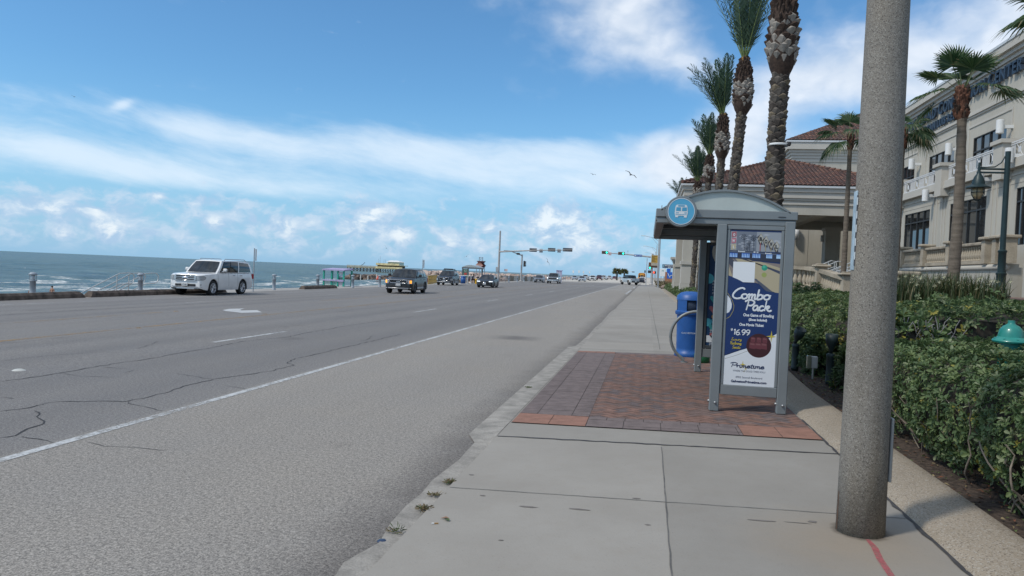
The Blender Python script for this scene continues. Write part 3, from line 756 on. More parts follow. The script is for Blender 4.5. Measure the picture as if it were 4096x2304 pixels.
def pw(pts, y):
    if y <= pts[0][0]: return pts[0][1]
    for (a, b), (c, d) in zip(pts, pts[1:]):
        if y <= c:
            f = (y - a) / (c - a) if c > a else 0; return b + (d - b) * f
    return pts[-1][1]
def wheel(parent, x, y, r, wd, rim, sgn, spokes=6):
    mb = MB(); rr = r * .66
    mb.lathe([(rr, -wd / 2), (r * .94, -wd / 2), (r, -wd / 2 + .03), (r, wd / 2 - .03), (r * .94, wd / 2), (rr, wd / 2)], (0, 0, 0), 24, 0, 'x')
    w_ = mb.build('wheel', [TYRE], parent, local=True); w_.location = (x, y, r)
    mb = MB(); o = wd / 2 * sgn
    mb.disc((o * .35, 0, 0), rr, 24, 'x', 1, sgn=sgn); mb.lathe([(rr * 1.0, o * .2), (rr * 1.0, o * 1.02), (rr * .93, o * 1.04), (rr * .90, o * .6)], (0, 0, 0), 24, 0, 'x')
    mb.lathe([(.0, o * .96), (rr * .17, o * .94), (rr * .22, o * .5)], (0, 0, 0), 12, 0, 'x')
    for k in range(spokes):
        for d in (-.13, .13):
            a = 2 * PI * k / spokes + d * .9; a2 = a + d * .9
            mb.tube([(o * .88, rr * .15 * math.cos(a), rr * .15 * math.sin(a)), (o * .96, rr * .95 * math.cos(a2), rr * .95 * math.sin(a2))], rr * .07, 4, 0, sm=False)
    mb.build('rim', [rim, WELL], w_, local=True)
    return w_
def car(name, label, cat, loc, rz, paintm, S, group=None):
    root = thing(name, label, cat, loc, rz, group)
    L, W, H = S['L'], S['W'], S['H']; rw, ra = S['r'], S['r'] + S.get('arch', .07); yf = S['yf']; yr = yf + S['wb']; gc = S['gc']
    hw = W / 2; top = S['top']; y0b, y0t, y1t, y1b = S['gh']           # glasshouse: base front, roof front, roof rear, base rear
    round_f = S.get('rf', [(0, .80), (.10, .905), (.28, .965), (.6, 1.0)]); round_r = S.get('rr', [(0, .88), (.12, .95), (.35, 1.0)])
    ys = sorted(set([0, .05, .10, .18, .28, .42, .6] + [L - v for v in (0, .05, .12, .22, .35, .5)] + [yf + ra * k for k in (-1.001, -1, -.92, -.75, -.5, -.25, 0, .25, .5, .75, .92, 1, 1.001)] + [yr + ra * k for k in (-1.001, -1, -.92, -.75, -.5, -.25, 0, .25, .5, .75, .92, 1, 1.001)] + [p[0] for p in top] + [yf + ra + i * .4 for i in range(1, 4)]))
    ys = [y for y in ys if 0 <= y <= L]
    mb = MB(); rows_ = []
    for y in ys:
        wv = hw * min(pw(round_f, y), pw(round_r, L - y)); zt = pw(top, y)
        zb = gc + .10 * (1 - min(1, y / .35)) + S.get('rear_rise', .12) * (1 - min(1, (L - y) / .5)); arch = False
        for yc in (yf, yr):
            d = abs(y - yc)
            if d <= ra * 1.0005 and d / ra < 1.0001:
                zb = max(zb, rw + math.sqrt(max(0, ra * ra - d * d))); arch = True
        zc = gc + .06
        mid = gc + (zt - gc) * .45
        nose = max(0, 1 - y / .28) * S.get('nose', .0)
        tk = S.get('tuck', .0)
        half = [(0, zc), (wv - .30, zc), (wv - .30, zb), (wv - .035, zb), (wv - tk * .6, max(zb + .02, gc + .16)), (wv, max(zb + .03, mid)), (wv - .012, max(zb + .04, mid + (zt - mid) * .55)), (wv - .045, zt - .045), (wv - .10, zt - .008), (wv * .62, zt + .012 - nose), (0, zt + .022 - nose)]
        rows_.append([(x, y, z) for x, z in half])
    n = len(rows_[0]); vs = []
    for r_ in rows_: vs += [(-x, y, z) for x, y, z in r_[::-1]][:-1] + r_
    # a row runs: left top centre ... left bottom centre | right bottom centre ... right top centre
    m_ = 2 * n - 1
    def mi_of(k):
        kk = k if k >= n - 1 else 2 * n - 3 - k; kk -= (n - 1)
        return 1 if kk in (0, 1, 2) else 0
    mb.add(vs, [(j * m_ + k, j * m_ + k + 1, (j + 1) * m_ + k + 1, (j + 1) * m_ + k) for j in range(len(ys) - 1) for k in range(m_ - 1)], [mi_of(k) for j in range(len(ys) - 1) for k in range(m_ - 1)])
    mb.add(vs[:m_], [list(range(m_))[::-1]], 0); mb.add(vs[-m_:], [list(range(m_))], 0)
    # glasshouse shell
    hb = lambda y: pw(top, y) - .01
    wb_, wr_ = hw - S.get('inset', .075), hw - S.get('inset', .075) - S.get('tumble', .17)
    N = 10
    def P(t_, s, side):                            # t along the car, s up the side
        yb = y0b + (y1b - y0b) * t_; yt = y0t + (y1t - y0t) * t_
        zt_ = H - S.get('crown', .05) * (2 * t_ - .8) ** 2 - .03
        wt = wr_ * (1 - .05 * abs(2 * t_ - 1) ** 3); wb2 = wb_ * (1 - .04 * abs(2 * t_ - 1) ** 3)
        bow = .035 * math.sin(PI * s)
        return Vector((side * (wb2 + (wt - wb2) * s + bow), yb + (yt - yb) * s, hb(yb) + (zt_ - hb(yb)) * s))
    gh = MB(); ss = (0, .25, .5, .75, .93, 1.0)
    for side in (-1, 1):
        gh.grid(lambda u, v: P(u, v, side), N, 5, 0, flip=side > 0)
    def roof(u, v):
        p, q = P(v, 1, -1), P(v, 1, 1); x = p.x + (q.x - p.x) * u
        return Vector((x, p.y, p.z + .04 * (1 - (2 * u - 1) ** 2)))
    gh.grid(roof, 8, N, 0)
    def endf(t_):
        def f(u, v):
            p, q = P(t_, v, -1), P(t_, v, 1); bow = (.09 if t_ == 0 else -.05) * (1 - (2 * u - 1) ** 2)
            z = p.z + (.04 * (1 - (2 * u - 1) ** 2) if v > .999 else .03 * v * (1 - (2 * u - 1) ** 2))
            return Vector((p.x + (q.x - p.x) * u, p.y - bow, z))
        return f
    gh.grid(endf(0), 8, 5, 0, flip=False); gh.grid(endf(1), 8, 5, 0, flip=True)
    body_m = [paintm, WELL]
    if S.get('roofm') is not None: body_m.append(S['roofm']); gm = 2
    else: gm = 0
    mb.add(gh.v, gh.f, gm)
    if S.get('bed'):                               # pickup bed: dark floor let into the rear
        y_a, y_b = S['bed']; zz = pw(top, (y_a + y_b) / 2) + .035
        mb.box((-hw + .16, y_a, zz - .02), (hw - .16, y_b, zz), 1)
    body = mb.build('body', body_m, root, local=True, angle=38)
    # glass
    def pane(name, f, out, mm, nu=6, nv=4):
        g = MB(); g.grid(lambda u, v: f(u, v) + out, nu, nv, 0); g.build(name, [mm], root, local=True)
    f0 = endf(0)
    pane('windshield', lambda u, v: f0(.055 + .89 * u, .05 + .86 * v), Vector((0, -.014, .006)), WGLASS)
    f1 = endf(1)
    pane('rear_window', lambda u, v: f1(.09 + .82 * (1 - u), .12 + .74 * v), Vector((0, .014, .006)), GLASS)
    for side in (-1, 1):
        if S.get('band'):
            pane('window_trim', lambda u, v: P(S['band'][0] + (S['band'][1] - S['band'][0]) * (u if side < 0 else 1 - u), .035 + .875 * v, side), Vector((side * .007, 0, .001)), BLKP, 10)
        for t0, t1 in S['win']:
            def wf(u, v, t0=t0, t1=t1, side=side):
                uu = u if side < 0 else 1 - u
                return P(t0 + (t1 - t0) * uu, .07 + .80 * v, side)
            pane('side_window', wf, Vector((side * .012, 0, .002)), GLASS)
    # wheels
    for x in (-1, 1):
        for y in (yf, yr): wheel(root, x * (hw - S.get('tw', .24) / 2 - .02), y, rw, S.get('tw', .24), S.get('rim', RIM), x, S.get('spokes', 6))
    # nose
    def nb(name, boxes, mats, nose=True):
        g = MB()
        for a, b_, mi, ch in boxes: g.rbox(a, b_, ch, mi)
        return g.build(name, mats, root, local=True, angle=40)
    zg0, zg1, gw = S['grille']
    fx = hw * .80
    g = nb('grille', [((-gw, -.035, zg0), (gw, .06, zg1), 0, .02)], [BLKP])
    if S.get('gstyle') == 'bars':
        gb = MB()
        for k in range(4):
            z = zg0 + (zg1 - zg0) * k / 3; gb.rbox((-gw - .01, -.062, z - .022), (gw + .01, -.02, z + .022), .01)
        for x in (-gw, gw): gb.rbox((x - .05, -.055, zg0), (x + .05, -.02, zg1), .01)
        gb.build('grille_bar', [CHROME], root, local=True, angle=40)
    elif S.get('gstyle') == 'ring':
        gb = MB(); c_ = S.get('gcut', .06)
        o_ = [(-gw, zg1), (gw, zg1), (gw + .01, (zg0 + zg1) / 2 + .03), (gw - c_, zg0), (-gw + c_, zg0), (-gw - .01, (zg0 + zg1) / 2 + .03)]
        gb.tube([(x, -.045, z) for x, z in o_ + o_[:2]], .024, 6, 0); gb.build('grille_bar', [S.get('ringm', CHROME)], root, local=True)
    if S.get('badge'):
        bm_ = MB(); put_text(bm_, S['badge'], (-S['bw'] / 2, -.052, (zg0 + zg1) / 2 + S.get('bz', -.03)), (1, 0, 0), (0, 0, 1), S.get('bs', .10), fit=S['bw'], bold=.004) if S['badge'] != 'OVAL' else (bm_.lathe([(0, -.075), (.07, -.074), (.085, -.06)], (0, 0, (zg0 + zg1) / 2), 18, 0, 'y'))
        if S['badge'] == 'OVAL':
            for i, v in enumerate(bm_.v): bm_.v[i] = (v[0] * 1.9, v[1], (v[2] - (zg0 + zg1) / 2) * .8 + (zg0 + zg1) / 2)
        bm_.build('badge', [CHROME], root, local=True)
    zl0, zl1, lw = S['lamp']
    for x in (-1, 1):
        wf_ = lambda y: hw * min(pw(round_f, y), 1)
        path = [(wf_(.30) + .006, .30), (wf_(.22) + .012, .21), (wf_(.12) + .014, .11), (wf_(.06) + .014, .05), (wf_(0.) + .010, .0), (wf_(0.) - .02, -.022), (hw * .955 - lw, -.026)]
        ls = S.get('lslant', 0); g = MB(); q_ = len(path)
        zz = [(zl0 + (zl1 - zl0) * (.35 if i == 0 else .12 if i == 1 else 0) + ls * i / q_, zl1 - (zl1 - zl0) * (.05 if i else .25) - (.0 if i > 1 else .02)) for i in range(q_)]
        g.add([(x * px_, py_, z_[k_]) for (px_, py_), z_ in zip(path, zz) for k_ in (0, 1)], [(2 * i, 2 * i + 1, 2 * i + 3, 2 * i + 2) for i in range(q_ - 1)])
        hl = g.build('headlight', [S.get('lensm', LENS)], root, local=True, angle=40)
        if S.get('lit'):
            lm = S['lit']
            for q in range(S.get('litn', 2)):
                g = MB(); f0_, f1_ = S['litf'][q]
                def at_(f):
                    cum_ = [0]
                    for (a_, b_), (c_, d_) in zip(path, path[1:]): cum_.append(cum_[-1] + math.hypot(c_ - a_, d_ - b_))
                    d_ = f * cum_[-1]; return pw([(c, p[0]) for c, p in zip(cum_, path)], d_), pw([(c, p[1]) for c, p in zip(cum_, path)], d_)
                L_ = [at_(f0_ + (f1_ - f0_) * i / 4) for i in range(5)]; za_, zb_ = zl0 + (zl1 - zl0) * S.get('litz', (.15, .85))[0], zl0 + (zl1 - zl0) * S.get('litz', (.15, .85))[1]
                g.add([(x * (px_ + .01), py_ - .012, z_) for px_, py_ in L_ for z_ in (za_, zb_)], [(2 * i, 2 * i + 1, 2 * i + 3, 2 * i + 2) for i in range(4)])
                g.build('lamp', [lm], hl, local=True)
    nb('bumper_intake', [((-hw * .58, -.03, gc + .16), (hw * .58, .06, gc + .16 + S.get('intake', .16)), 0, .03), ((-hw * .86, .035, gc + .2), (-hw * .66, .1, gc + .34), 0, .02), ((hw * .66, .035, gc + .2), (hw * .86, .1, gc + .34), 0, .02)], [BLKP])
    if S.get('bumper'):
        zb0, zb1, bm2 = S['bumper']
        nb('bumper', [((-hw * .74, -.06, zb0), (hw * .74, .02, zb1), 0, .03), ((-hw * .90, .0, zb0), (-hw * .72, .14, zb1), 0, .03), ((hw * .72, .0, zb0), (hw * .90, .14, zb1), 0, .03)], [bm2])
    zp = S.get('plate', gc + .30)
    g = MB(); g.box((-.16, -.085, zp - .08), (.16, -.05, zp + .08), 0)
    if S.get('ptext'): put_text(g, S['ptext'], (-.13, -.088, zp - .045), (1, 0, 0), (0, 0, 1), .09, 1, fit=.26, bold=.003)
    g.build('number_plate', [PLATE, PLTX], root, local=True)
    # mirrors, handles, trim
    for x in (-1, 1):
        g = MB(); ym = y0b + S.get('mir', .42); zm = hb(ym) + .10
        g.rbox((min(x * hw, x * (hw + .22)), ym - .02, zm - .03), (max(x * hw, x * (hw + .22)), ym + .10, zm + .14), .035)
        g.rbox((min(x * (hw - .08), x * (hw + .05)), ym, zm - .05), (max(x * (hw - .08), x * (hw + .05)), ym + .07, zm), .01)
        g.build('mirror', [S.get('mirm', paintm)], root, local=True, angle=40)
        for t_ in S.get('handles', (.36, .66)):
            yh = y0b + (y1b - y0b) * t_; g = MB(); zz = pw(top, yh) - .14
            g.rbox((x * (hw + .012) - .012, yh - .10, zz - .016), (x * (hw + .012) + .012, yh + .10, zz + .016), .008); g.build('door_handle', [S.get('hm', paintm)], root, local=True)
        if S.get('rails'):
            g = MB(); xr = x * (wr_ - .07); yy0, yy1 = y0t + .25, y1t - .25; zz = H + .045
            g.tube([(xr, yy0, H - .06), (xr, yy0 + .15, zz), (xr, yy1 - .2, zz), (xr, yy1, H - .07)], .022, 6); g.build('roof_rail', [S['rails']], root, local=True)
        g = MB()                                    # tail lamp
        zt0, zt1 = S.get('tail', (pw(top, L) - .36, pw(top, L) - .03)); g.rbox((min(x * hw * .90, x * (hw * .97)), L - .16, zt0), (max(x * hw * .90, x * (hw * .97)), L + .012, zt1), .02); g.build('tail_light', [REDL], root, local=True)
        if S.get('sill'):
            g = MB(); g.rbox((x * (hw - .005) - .02, yf + ra + .03, gc + .10), (x * (hw - .005) + .02, yr - ra - .03, gc + .22), .015); g.build('sill_trim', [S['sill']], root, local=True)
        # shut lines of the doors
        for t_ in S.get('shut', ()):
            g = MB(); yh = y0b + (y1b - y0b) * t_; zt = pw(top, yh); mid = gc + (zt - gc) * .45; tk = S.get('tuck', .0)
            pp = [(hw - tk * .6, gc + .2), (hw, mid), (hw - .012, mid + (zt - mid) * .55), (hw - .045, zt - .045), (hw - .09, zt - .012)]
            g.add([(x * (p_ + .004), yh + d_, z_) for p_, z_ in pp for d_ in (-.007, .007)], [(2 * i, 2 * i + 1, 2 * i + 3, 2 * i + 2) for i in range(4)])
            g.build('door_gap', [BLKP], root, local=True)
    if S.get('rack'):
        g = MB(); z = H + .12
        for x in (-.55, .55): g.tube([(x, y0t + .35, z + .08), (x, y0t + 1.7, z + .08)], .025, 6)
        for k in range(6): g.tube([(-.55, y0t + .35 + k * .27, z + .06), (.55, y0t + .35 + k * .27, z + .06)], .02, 6)
        for yy in (y0t + .5, y0t + 1.5):
            g.tube([(-.72, yy, H - .04), (-.66, yy, z), (.66, yy, z), (.72, yy, H - .04)], .025, 6)
        g.rbox((-.55, y0t + .30, z + .02), (.55, y0t + .36, z + .13), .01)
        g.build('roof_rack', [BLKP], root, local=True)
    return root
WHITE = paint('pearl white paint', (.72, .72, .71)); CHAR = paint('dark graphite paint', (.012, .013, .015), .38, .3); NAVY = paint('blackish blue paint', (.008, .012, .020), .38, .3); DGREY = paint('gunmetal paint', (.011, .014, .019), .38, .3)
GREY = paint('grey metallic paint', (.15, .155, .165), metal=.3); STEEL = paint('steel grey paint', (.20, .21, .225), metal=.3); SILV = paint('silver paint', (.42, .45, .48), metal=.35); MAROON = paint('maroon paint', (.13, .018, .03)); SKYG = paint('pale grey blue paint', (.36, .42, .45))
EXPD = dict(band=(.055, .545), L=5.24, W=2.0, H=1.92, r=.405, wb=3.02, yf=.98, gc=.30, top=[(0, 1.02), (.06, 1.10), (.3, 1.15), (1.42, 1.205), (1.60, 1.225), (5.0, 1.23), (5.24, 1.20)], gh=(1.42, 2.12, 4.98, 5.20), win=[(.07, .27), (.30, .53), (.58, .93)],
    grille=(.80, 1.07, .56), gstyle='bars', badge='OVAL', bw=.3, lamp=(.82, 1.07, .36), intake=.16, plate=.60, ptext='LPP 4829', rails=SILVT, mirm=WHITE, hm=CHROME, handles=(.42, .62), shut=(.0, .28, .53), spokes=6, sill=None, crown=.05, tumble=.15, inset=.055, rear_rise=.10, tail=(.88, 1.18), bumper=(.46, .50, CHROME))
KIAS = dict(band=(.06, .915), L=5.0, W=1.99, H=1.74, r=.385, wb=2.90, yf=.95, gc=.25, top=[(0, .93), (.05, 1.02), (.3, 1.07), (1.30, 1.12), (1.5, 1.135), (4.7, 1.15), (5.0, 1.12)], gh=(1.30, 2.08, 4.45, 4.92), win=[(.08, .32), (.35, .62), (.66, .90)],
    grille=(.74, .96, .60), gstyle='ring', badge='KIA', bw=.26, bs=.10, bz=-.035, lamp=(.70, .98, .30), lit=AMBER, litn=2, litf=((.46, .55), (.63, .72)), intake=.20, plate=.62, ptext='SZV 3108', rails=None, hm=None, spokes=5, rim=DRIM, sill=SILVT, tumble=.16, shut=(.02, .33, .64), bumper=(.36, .43, SILVT))
KIAS['hm'] = CHAR
PALS = dict(band=(.06, .915), L=4.98, W=1.975, H=1.73, r=.38, wb=2.90, yf=.94, gc=.23, top=[(0, .88), (.05, 1.0), (.3, 1.06), (1.30, 1.12), (1.5, 1.13), (4.7, 1.15), (4.98, 1.1)], gh=(1.30, 2.12, 4.40, 4.90), win=[(.08, .32), (.35, .62), (.66, .90)],
    grille=(.56, .92, .56), gstyle='ring', gcut=.2, badge='OVAL', bw=.2, lamp=(.56, .84, .20), intake=.12, plate=.50, ptext='RKT 712', rails=BLKP, hm=SILVT, spokes=6, sill=SILVT, rack=True, tumble=.17, bumper=(.36, .44, SILVT))
CIVC = dict(band=(.10, .82), L=4.67, W=1.80, H=1.41, r=.335, wb=2.73, yf=.92, gc=.15, top=[(0, .68), (.06, .74), (.35, .80), (1.15, .90), (1.5, .93), (3.9, .97), (4.35, .98), (4.67, .93)], gh=(1.08, 1.98, 3.15, 4.12), win=[(.12, .44), (.48, .80)],
    grille=(.47, .62, .52), badge='OVAL', bw=.1, lamp=(.60, .72, .42), lslant=-.02, lit=DRL, litn=1, litf=((.25, .95),), litz=(.55, .9), intake=.14, plate=.42, ptext='TVB 2280', rails=None, hm=BLKP, spokes=5, rim=DRIM, tumble=.2, crown=.03)
CAMR = dict(CIVC, L=4.82, W=1.82, H=1.46, lit=None, badge=None, rim=RIM, plate=.44, top=[(0, .70), (.06, .76), (.35, .83), (1.15, .94), (1.5, .97), (3.9, 1.0), (4.4, 1.01), (4.82, .95)], gh=(1.08, 1.95, 3.2, 4.15))
SILVR = dict(band=(.06, .96), L=5.88, W=2.06, H=1.93, r=.41, wb=3.74, yf=1.0, gc=.33, arch=.1, top=[(0, 1.10), (.06, 1.17), (.3, 1.20), (1.45, 1.25), (1.7, 1.26), (4.0, 1.27), (5.88, 1.28)], gh=(1.45, 2.15, 3.65, 3.95), win=[(.08, .47), (.52, .95)],
    grille=(.78, 1.0, .70), gstyle=None, badge=None, bw=.4, lamp=(.86, 1.06, .28), lit=DRL, litn=1, litf=((.35, .8),), litz=(.3, .9), intake=.14, plate=.55, ptext='PKL 95', rails=None, hm=BLKP, bed=(4.1, 5.75), spokes=6, tumble=.16, bumper=(.45, .72, CHROME))
FARSUV = dict(PALS, rack=False, rails=None, badge=None, ptext=None, sill=None, shut=())
FARTRK = dict(SILVR, lit=None, ptext=None, bumper=(.45, .66, BLKP)); FARSED = dict(CAMR, ptext=None)
def place(x, y): return (x, y, roadz(x) - .010)
car('suv', 'white full-size estate SUV with roof rails parked at the seawall', 'car', place(-23.5, 34.6), math.radians(1.5), WHITE, EXPD)
car('suv', 'dark graphite SUV with lit amber lamps driving in the nearer lane', 'car', place(-16.75, 48.4), math.radians(4.5), CHAR, KIAS)
car('suv', 'blackish blue SUV carrying a flat roof rack by the yellow railing', 'car', place(-23.35, 83.6), math.radians(4.5), NAVY, PALS)
car('sedan', 'dark gunmetal saloon with lit white headlights before the signal pole', 'car', place(-17.1, 77.2), math.radians(3), DGREY, CIVC)
car('sedan', 'grey saloon driving beside the grey pickup truck beyond the junction', 'car', place(-20.4, 139.5), math.radians(3), GREY, CAMR)
car('pickup_truck', 'grey pickup truck with lit headlights facing the camera at the junction', 'pickup truck', place(-16.5, 129.8), math.radians(1), STEEL, SILVR)
far = [('sedan', 'pale silver saloon furthest left in the distant queue', -24.3, 249, SILV, FARSED), ('sedan', 'silver saloon nearest the camera in the distant queue', -17.0, 194, SILV, FARSED), ('pickup_truck', 'white pickup truck behind the nearest silver saloon', -21.8, 262, WHITE, FARTRK),
       ('suv', 'white SUV leading the distant lane of oncoming cars', -17.2, 235, WHITE, FARSUV), ('pickup_truck', 'maroon pickup truck just behind the white SUV', -17.2, 268, MAROON, FARTRK), ('pickup_truck', 'white pickup truck with black bumper in the distant traffic', -17.6, 302, WHITE, FARTRK),
       ('suv', 'small white SUV between the two distant white trucks', -19.0, 335, WHITE, FARSUV), ('pickup_truck', 'white truck with a dark red grille in the distant traffic', -17.4, 345, WHITE, dict(FARTRK)), ('suv', 'dark maroon SUV at the right of the red grille truck', -16.9, 385, MAROON, FARSUV),
       ('sedan', 'white saloon under the two far palm trees', -15.4, 420, WHITE, FARSED), ('sedan', 'silver saloon partly behind the pale blue pickup', -13.2, 420, SILV, FARSED), ('sedan', 'dark saloon half hidden between silver saloon and white SUV', -18.6, 248, DGREY, FARSED)]
for nm, lb, x, y, pm, S in far:
    o = car(nm, lb, 'car' if nm != 'pickup_truck' else 'pickup truck', place(x, y), 0, pm, S, 'distant oncoming traffic')
    if 'red grille' in lb:
        for ch in o.children:
            if ch.name.startswith('grille'): ch.data.materials[0] = MAROON
# right hand side: an off-roader pickup turning out, cars and a bus driving away
JEEP = dict(L=5.55, W=1.88, H=1.98, r=.47, wb=3.49, yf=.78, gc=.47, arch=.12, top=[(0, 1.20), (.05, 1.24), (1.5, 1.30), (1.7, 1.32), (5.55, 1.34)], gh=(1.50, 1.85, 3.75, 3.98), win=[(.08, .42), (.48, .72), (.76, .97)], rf=[(0, .70), (.8, .80), (1.2, 1.0)],
    grille=(.9, 1.2, .5), lamp=(.95, 1.12, .18), intake=.1, plate=.7, rails=None, hm=BLKP, bed=(4.1, 5.45), spokes=5, rim=DRIM, tw=.30, tumble=.10, inset=.03, crown=.0, roofm=BLKP, rear_rise=.05, tail=(1.0, 1.26), bumper=(.55, .72, BLKP), mirm=BLKP, shut=(.02, .42, .73))
FLARE = mat('white plastic wheel flare', (.6, .6, .58), .6, var=.05)
def jeep():
    r_ = car('pickup_truck', 'pale grey blue off-road pickup with black hardtop turning at the junction', 'pickup truck', (-5.6, 151.0, roadz(-4)), 0, SKYG, JEEP)
    for x in (-1, 1):
        for y in (JEEP['yf'], JEEP['yf'] + JEEP['wb']):
            g = MB(); rr = .62; L_ = []
            for k in range(9):
                a = PI * .06 + PI * .88 * k / 8; L_.append((y + rr * math.cos(a), .47 + rr * math.sin(a)))
            for (a, b_), (c, d) in zip(L_, L_[1:]):
                g.add([(x * .93, a, b_), (x * 1.06, a, b_), (x * 1.06, c, d), (x * .93, c, d)], [(0, 1, 2, 3)], 0); g.add([(x * 1.06, a, b_), (x * 1.06, a, b_ - .06), (x * 1.06, c, d - .06), (x * 1.06, c, d)], [(0, 1, 2, 3)], 0)
            g.build('wheel_flare', [FLARE], r_, local=True)
    g = MB(); g.rbox((-.85, 5.5, .58), (.85, 5.72, .80), .03); g.build('rear_bumper', [BLKP], r_, local=True)
    g = MB(); g.box((-.16, 5.72, .62), (.16, 5.735, .78)); g.build('number_plate', [PLATE], r_, local=True)
    g = MB(); g.rbox((-.7, 5.555, .9), (.7, 5.575, 1.28), .01); g.rbox((-.16, 5.57, 1.18), (.16, 5.59, 1.24), .01, 1)
    g.build('tailgate', [SKYG, BLKP], r_, local=True)
    return r_
j_ = jeep(); j_.rotation_euler = (0, 0, math.radians(180 + 26)); j_.location = (-4.75, 155.5, roadz(-3))
AWAY = math.radians(180)
car('sedan', 'dark saloon half hidden behind the off-road pickup', 'car', (-1.6, 205, roadz(-3)), AWAY, NAVY, FARSED)
car('suv', 'white SUV driving away behind the dark saloon', 'car', (-1.5, 232, roadz(-3)), AWAY, WHITE, FARSUV)
BUSY = mat('school bus yellow', (.72, .32, .02), .45, var=.06, coat=.3)
def school_bus(loc):
    r_ = thing('school_bus', 'yellow school bus seen from behind above the white SUV', 'bus', loc)
    mb = MB(); W2 = 1.22; prof = [(-W2, .7), (-W2, 2.35), (-W2 * .96, 2.75), (-W2 * .8, 3.0), (-W2 * .4, 3.12), (W2 * .4, 3.12), (W2 * .8, 3.0), (W2 * .96, 2.75), (W2, 2.35), (W2, .7)]
    mb.prism([(x, 0, z) for x, z in prof][::-1], (0, 10, 0), 0); mb.build('body', [BUSY], r_, local=True)
    g = MB(); g.box((-.42, -.02, 1.5), (.42, 0.01, 2.35)); g.build('rear_door', [GLASS], r_, local=True)
    for x in (-1, 1):
        g = MB(); g.box((min(x * .55, x * 1.05), -.02, 1.6), (max(x * .55, x * 1.05), .01, 2.35)); g.build('window', [GLASS], r_, local=True)
        g = MB(); g.box((min(x * .62, x * 1.02), -.03, 2.5), (max(x * .62, x * 1.02), .01, 2.85)); g.build('tail_light', [mat('dark red bus lamp', (.16, .01, .01), .5, var=0)], r_, local=True)
        g = MB(); g.lathe([(0, x * 1.18), (.48, x * 1.18), (.48, x * .9), (0, x * .9)], (0, 2, .48), 16, 0, 'x'); g.build('wheel', [TYRE], r_, local=True)
    g = MB(); put_text(g, 'SCHOOL BUS', (-.55, -.025, 2.72), (1, 0, 0), (0, 0, 1), .24, fit=1.1, bold=.01); g.build('lettering', [BLKP], r_, local=True)
    g = MB(); g.rbox((-1.2, -.12, .55), (1.2, .05, .85), .03); g.build('bumper', [BLKP], r_, local=True)
school_bus((-1.95, 258, roadz(-3)))
# ================================================================ seawall side: kerbs, bollards, rails, beach things, pier, people
BROWNC = mat('dark weathered kerb concrete', (.085, .066, .052), .92, var=.45, scale=3.5, tint=(.13, .10, .08), fine=.3, bump=.5)
def curb(name_label, x, y0, y1, h=.27):
    z = roadz(x); mb = MB(); n = max(2, int((y1 - y0) / 1.2)); vs = []
    for i in range(n + 1):
        y = y0 + (y1 - y0) * i / n; e = rnd.uniform(-.012, .012); t_ = .16 if i in (0, n) else 0
        sg = 1 if i == 0 else -1
        vs += [(x + .24, y, z - .03), (x + .20 + e, y + t_ * sg, z + h * .62), (x + .10, y + t_ * sg * 1.6, z + h + e), (x - .12, y + t_ * sg * 1.6, z + h + e), (x - .24, y, z - .03)]
    mb.add(vs, [(j * 5 + k, j * 5 + k + 1, (j + 1) * 5 + k + 1, (j + 1) * 5 + k) for j in range(n) for k in range(4)])
    mb.add(vs[:5], [(4, 3, 2, 1, 0)]); mb.add(vs[-5:], [(0, 1, 2, 3, 4)])
    tag(mb.build('concrete_curb', BROWNC), name_label, 'curb', 'concrete curbs along the seawall')
curb('long brown concrete curb at the left edge behind the first bollard light', -24.75, 8, 28.95)
curb('brown concrete curb running behind the white SUV below the stair rails', -24.75, 29.2, 40.2)
curb('short brown concrete curb in front of the green and purple stand', -24.95, 50.6, 56.6)
GALV = mat('galvanised grey steel', (.36, .38, .40), .5, .35, var=.12, scale=9); BOLG = mat('blue grey bollard paint', (.27, .31, .35), .5, var=.1)
def bollard_proto():
    t_ = thing('bollard_light', 'x', 'bollard light', (0, 0, 0))
    mb = MB(); mb.lathe([(.0, 0), (.15, 0), (.15, .03), (.115, .05), (.115, .72), (.15, .73), (.15, .76), (.0, .76)], n=14); mb.build('post', BOLG, t_, local=True)
    mb = MB()
    for k in range(4):
        a = PI / 4 + k * PI / 2; mb.tube([(.12 * math.cos(a), .12 * math.sin(a), .75), (.12 * math.cos(a), .12 * math.sin(a), 1.0)], .012, 5)
    mb.build('cage_bar', BOLG, t_, local=True)
    mb = MB(); mb.lathe([(.0, .76), (.085, .76), (.085, .98), (0, .98)], n=12); mb.build('lamp_glass', mat('frosted bollard glass', (.5, .55, .58), .25, var=.05), t_, local=True)
    mb = MB(); mb.lathe([(.0, .985), (.17, .985), (.165, 1.03), (.10, 1.09), (.0, 1.11)], n=14); mb.build('cap', BOLG, t_, local=True)
    return t_
bp = bollard_proto(); first = True
XB = -25.3
for px, py, lb in ((130, 1180, 'grey bollard light furthest left, behind the long curb near the bather'), (560, 1170, 'grey bollard light among the stair rails'), (1095, 1167, 'grey bollard light just right of the white SUV'), (1270, 1150, 'grey bollard light at the left end of the green stand'), (1410, 1151, 'grey bollard light between the green stand and the dark graphite SUV'), (1518, 1150, 'grey bollard light close beside the nose of the dark graphite SUV')):
    p = onX(px, py, XB if px < 1100 else (-25.3 if px == 1270 else -24.6)); o = bp if first else copy_tree(bp); first = False
    o.location = (p.x, p.y, roadz(p.x)); tag(o, lb, 'bollard light', 'bollard lights along the seawall')
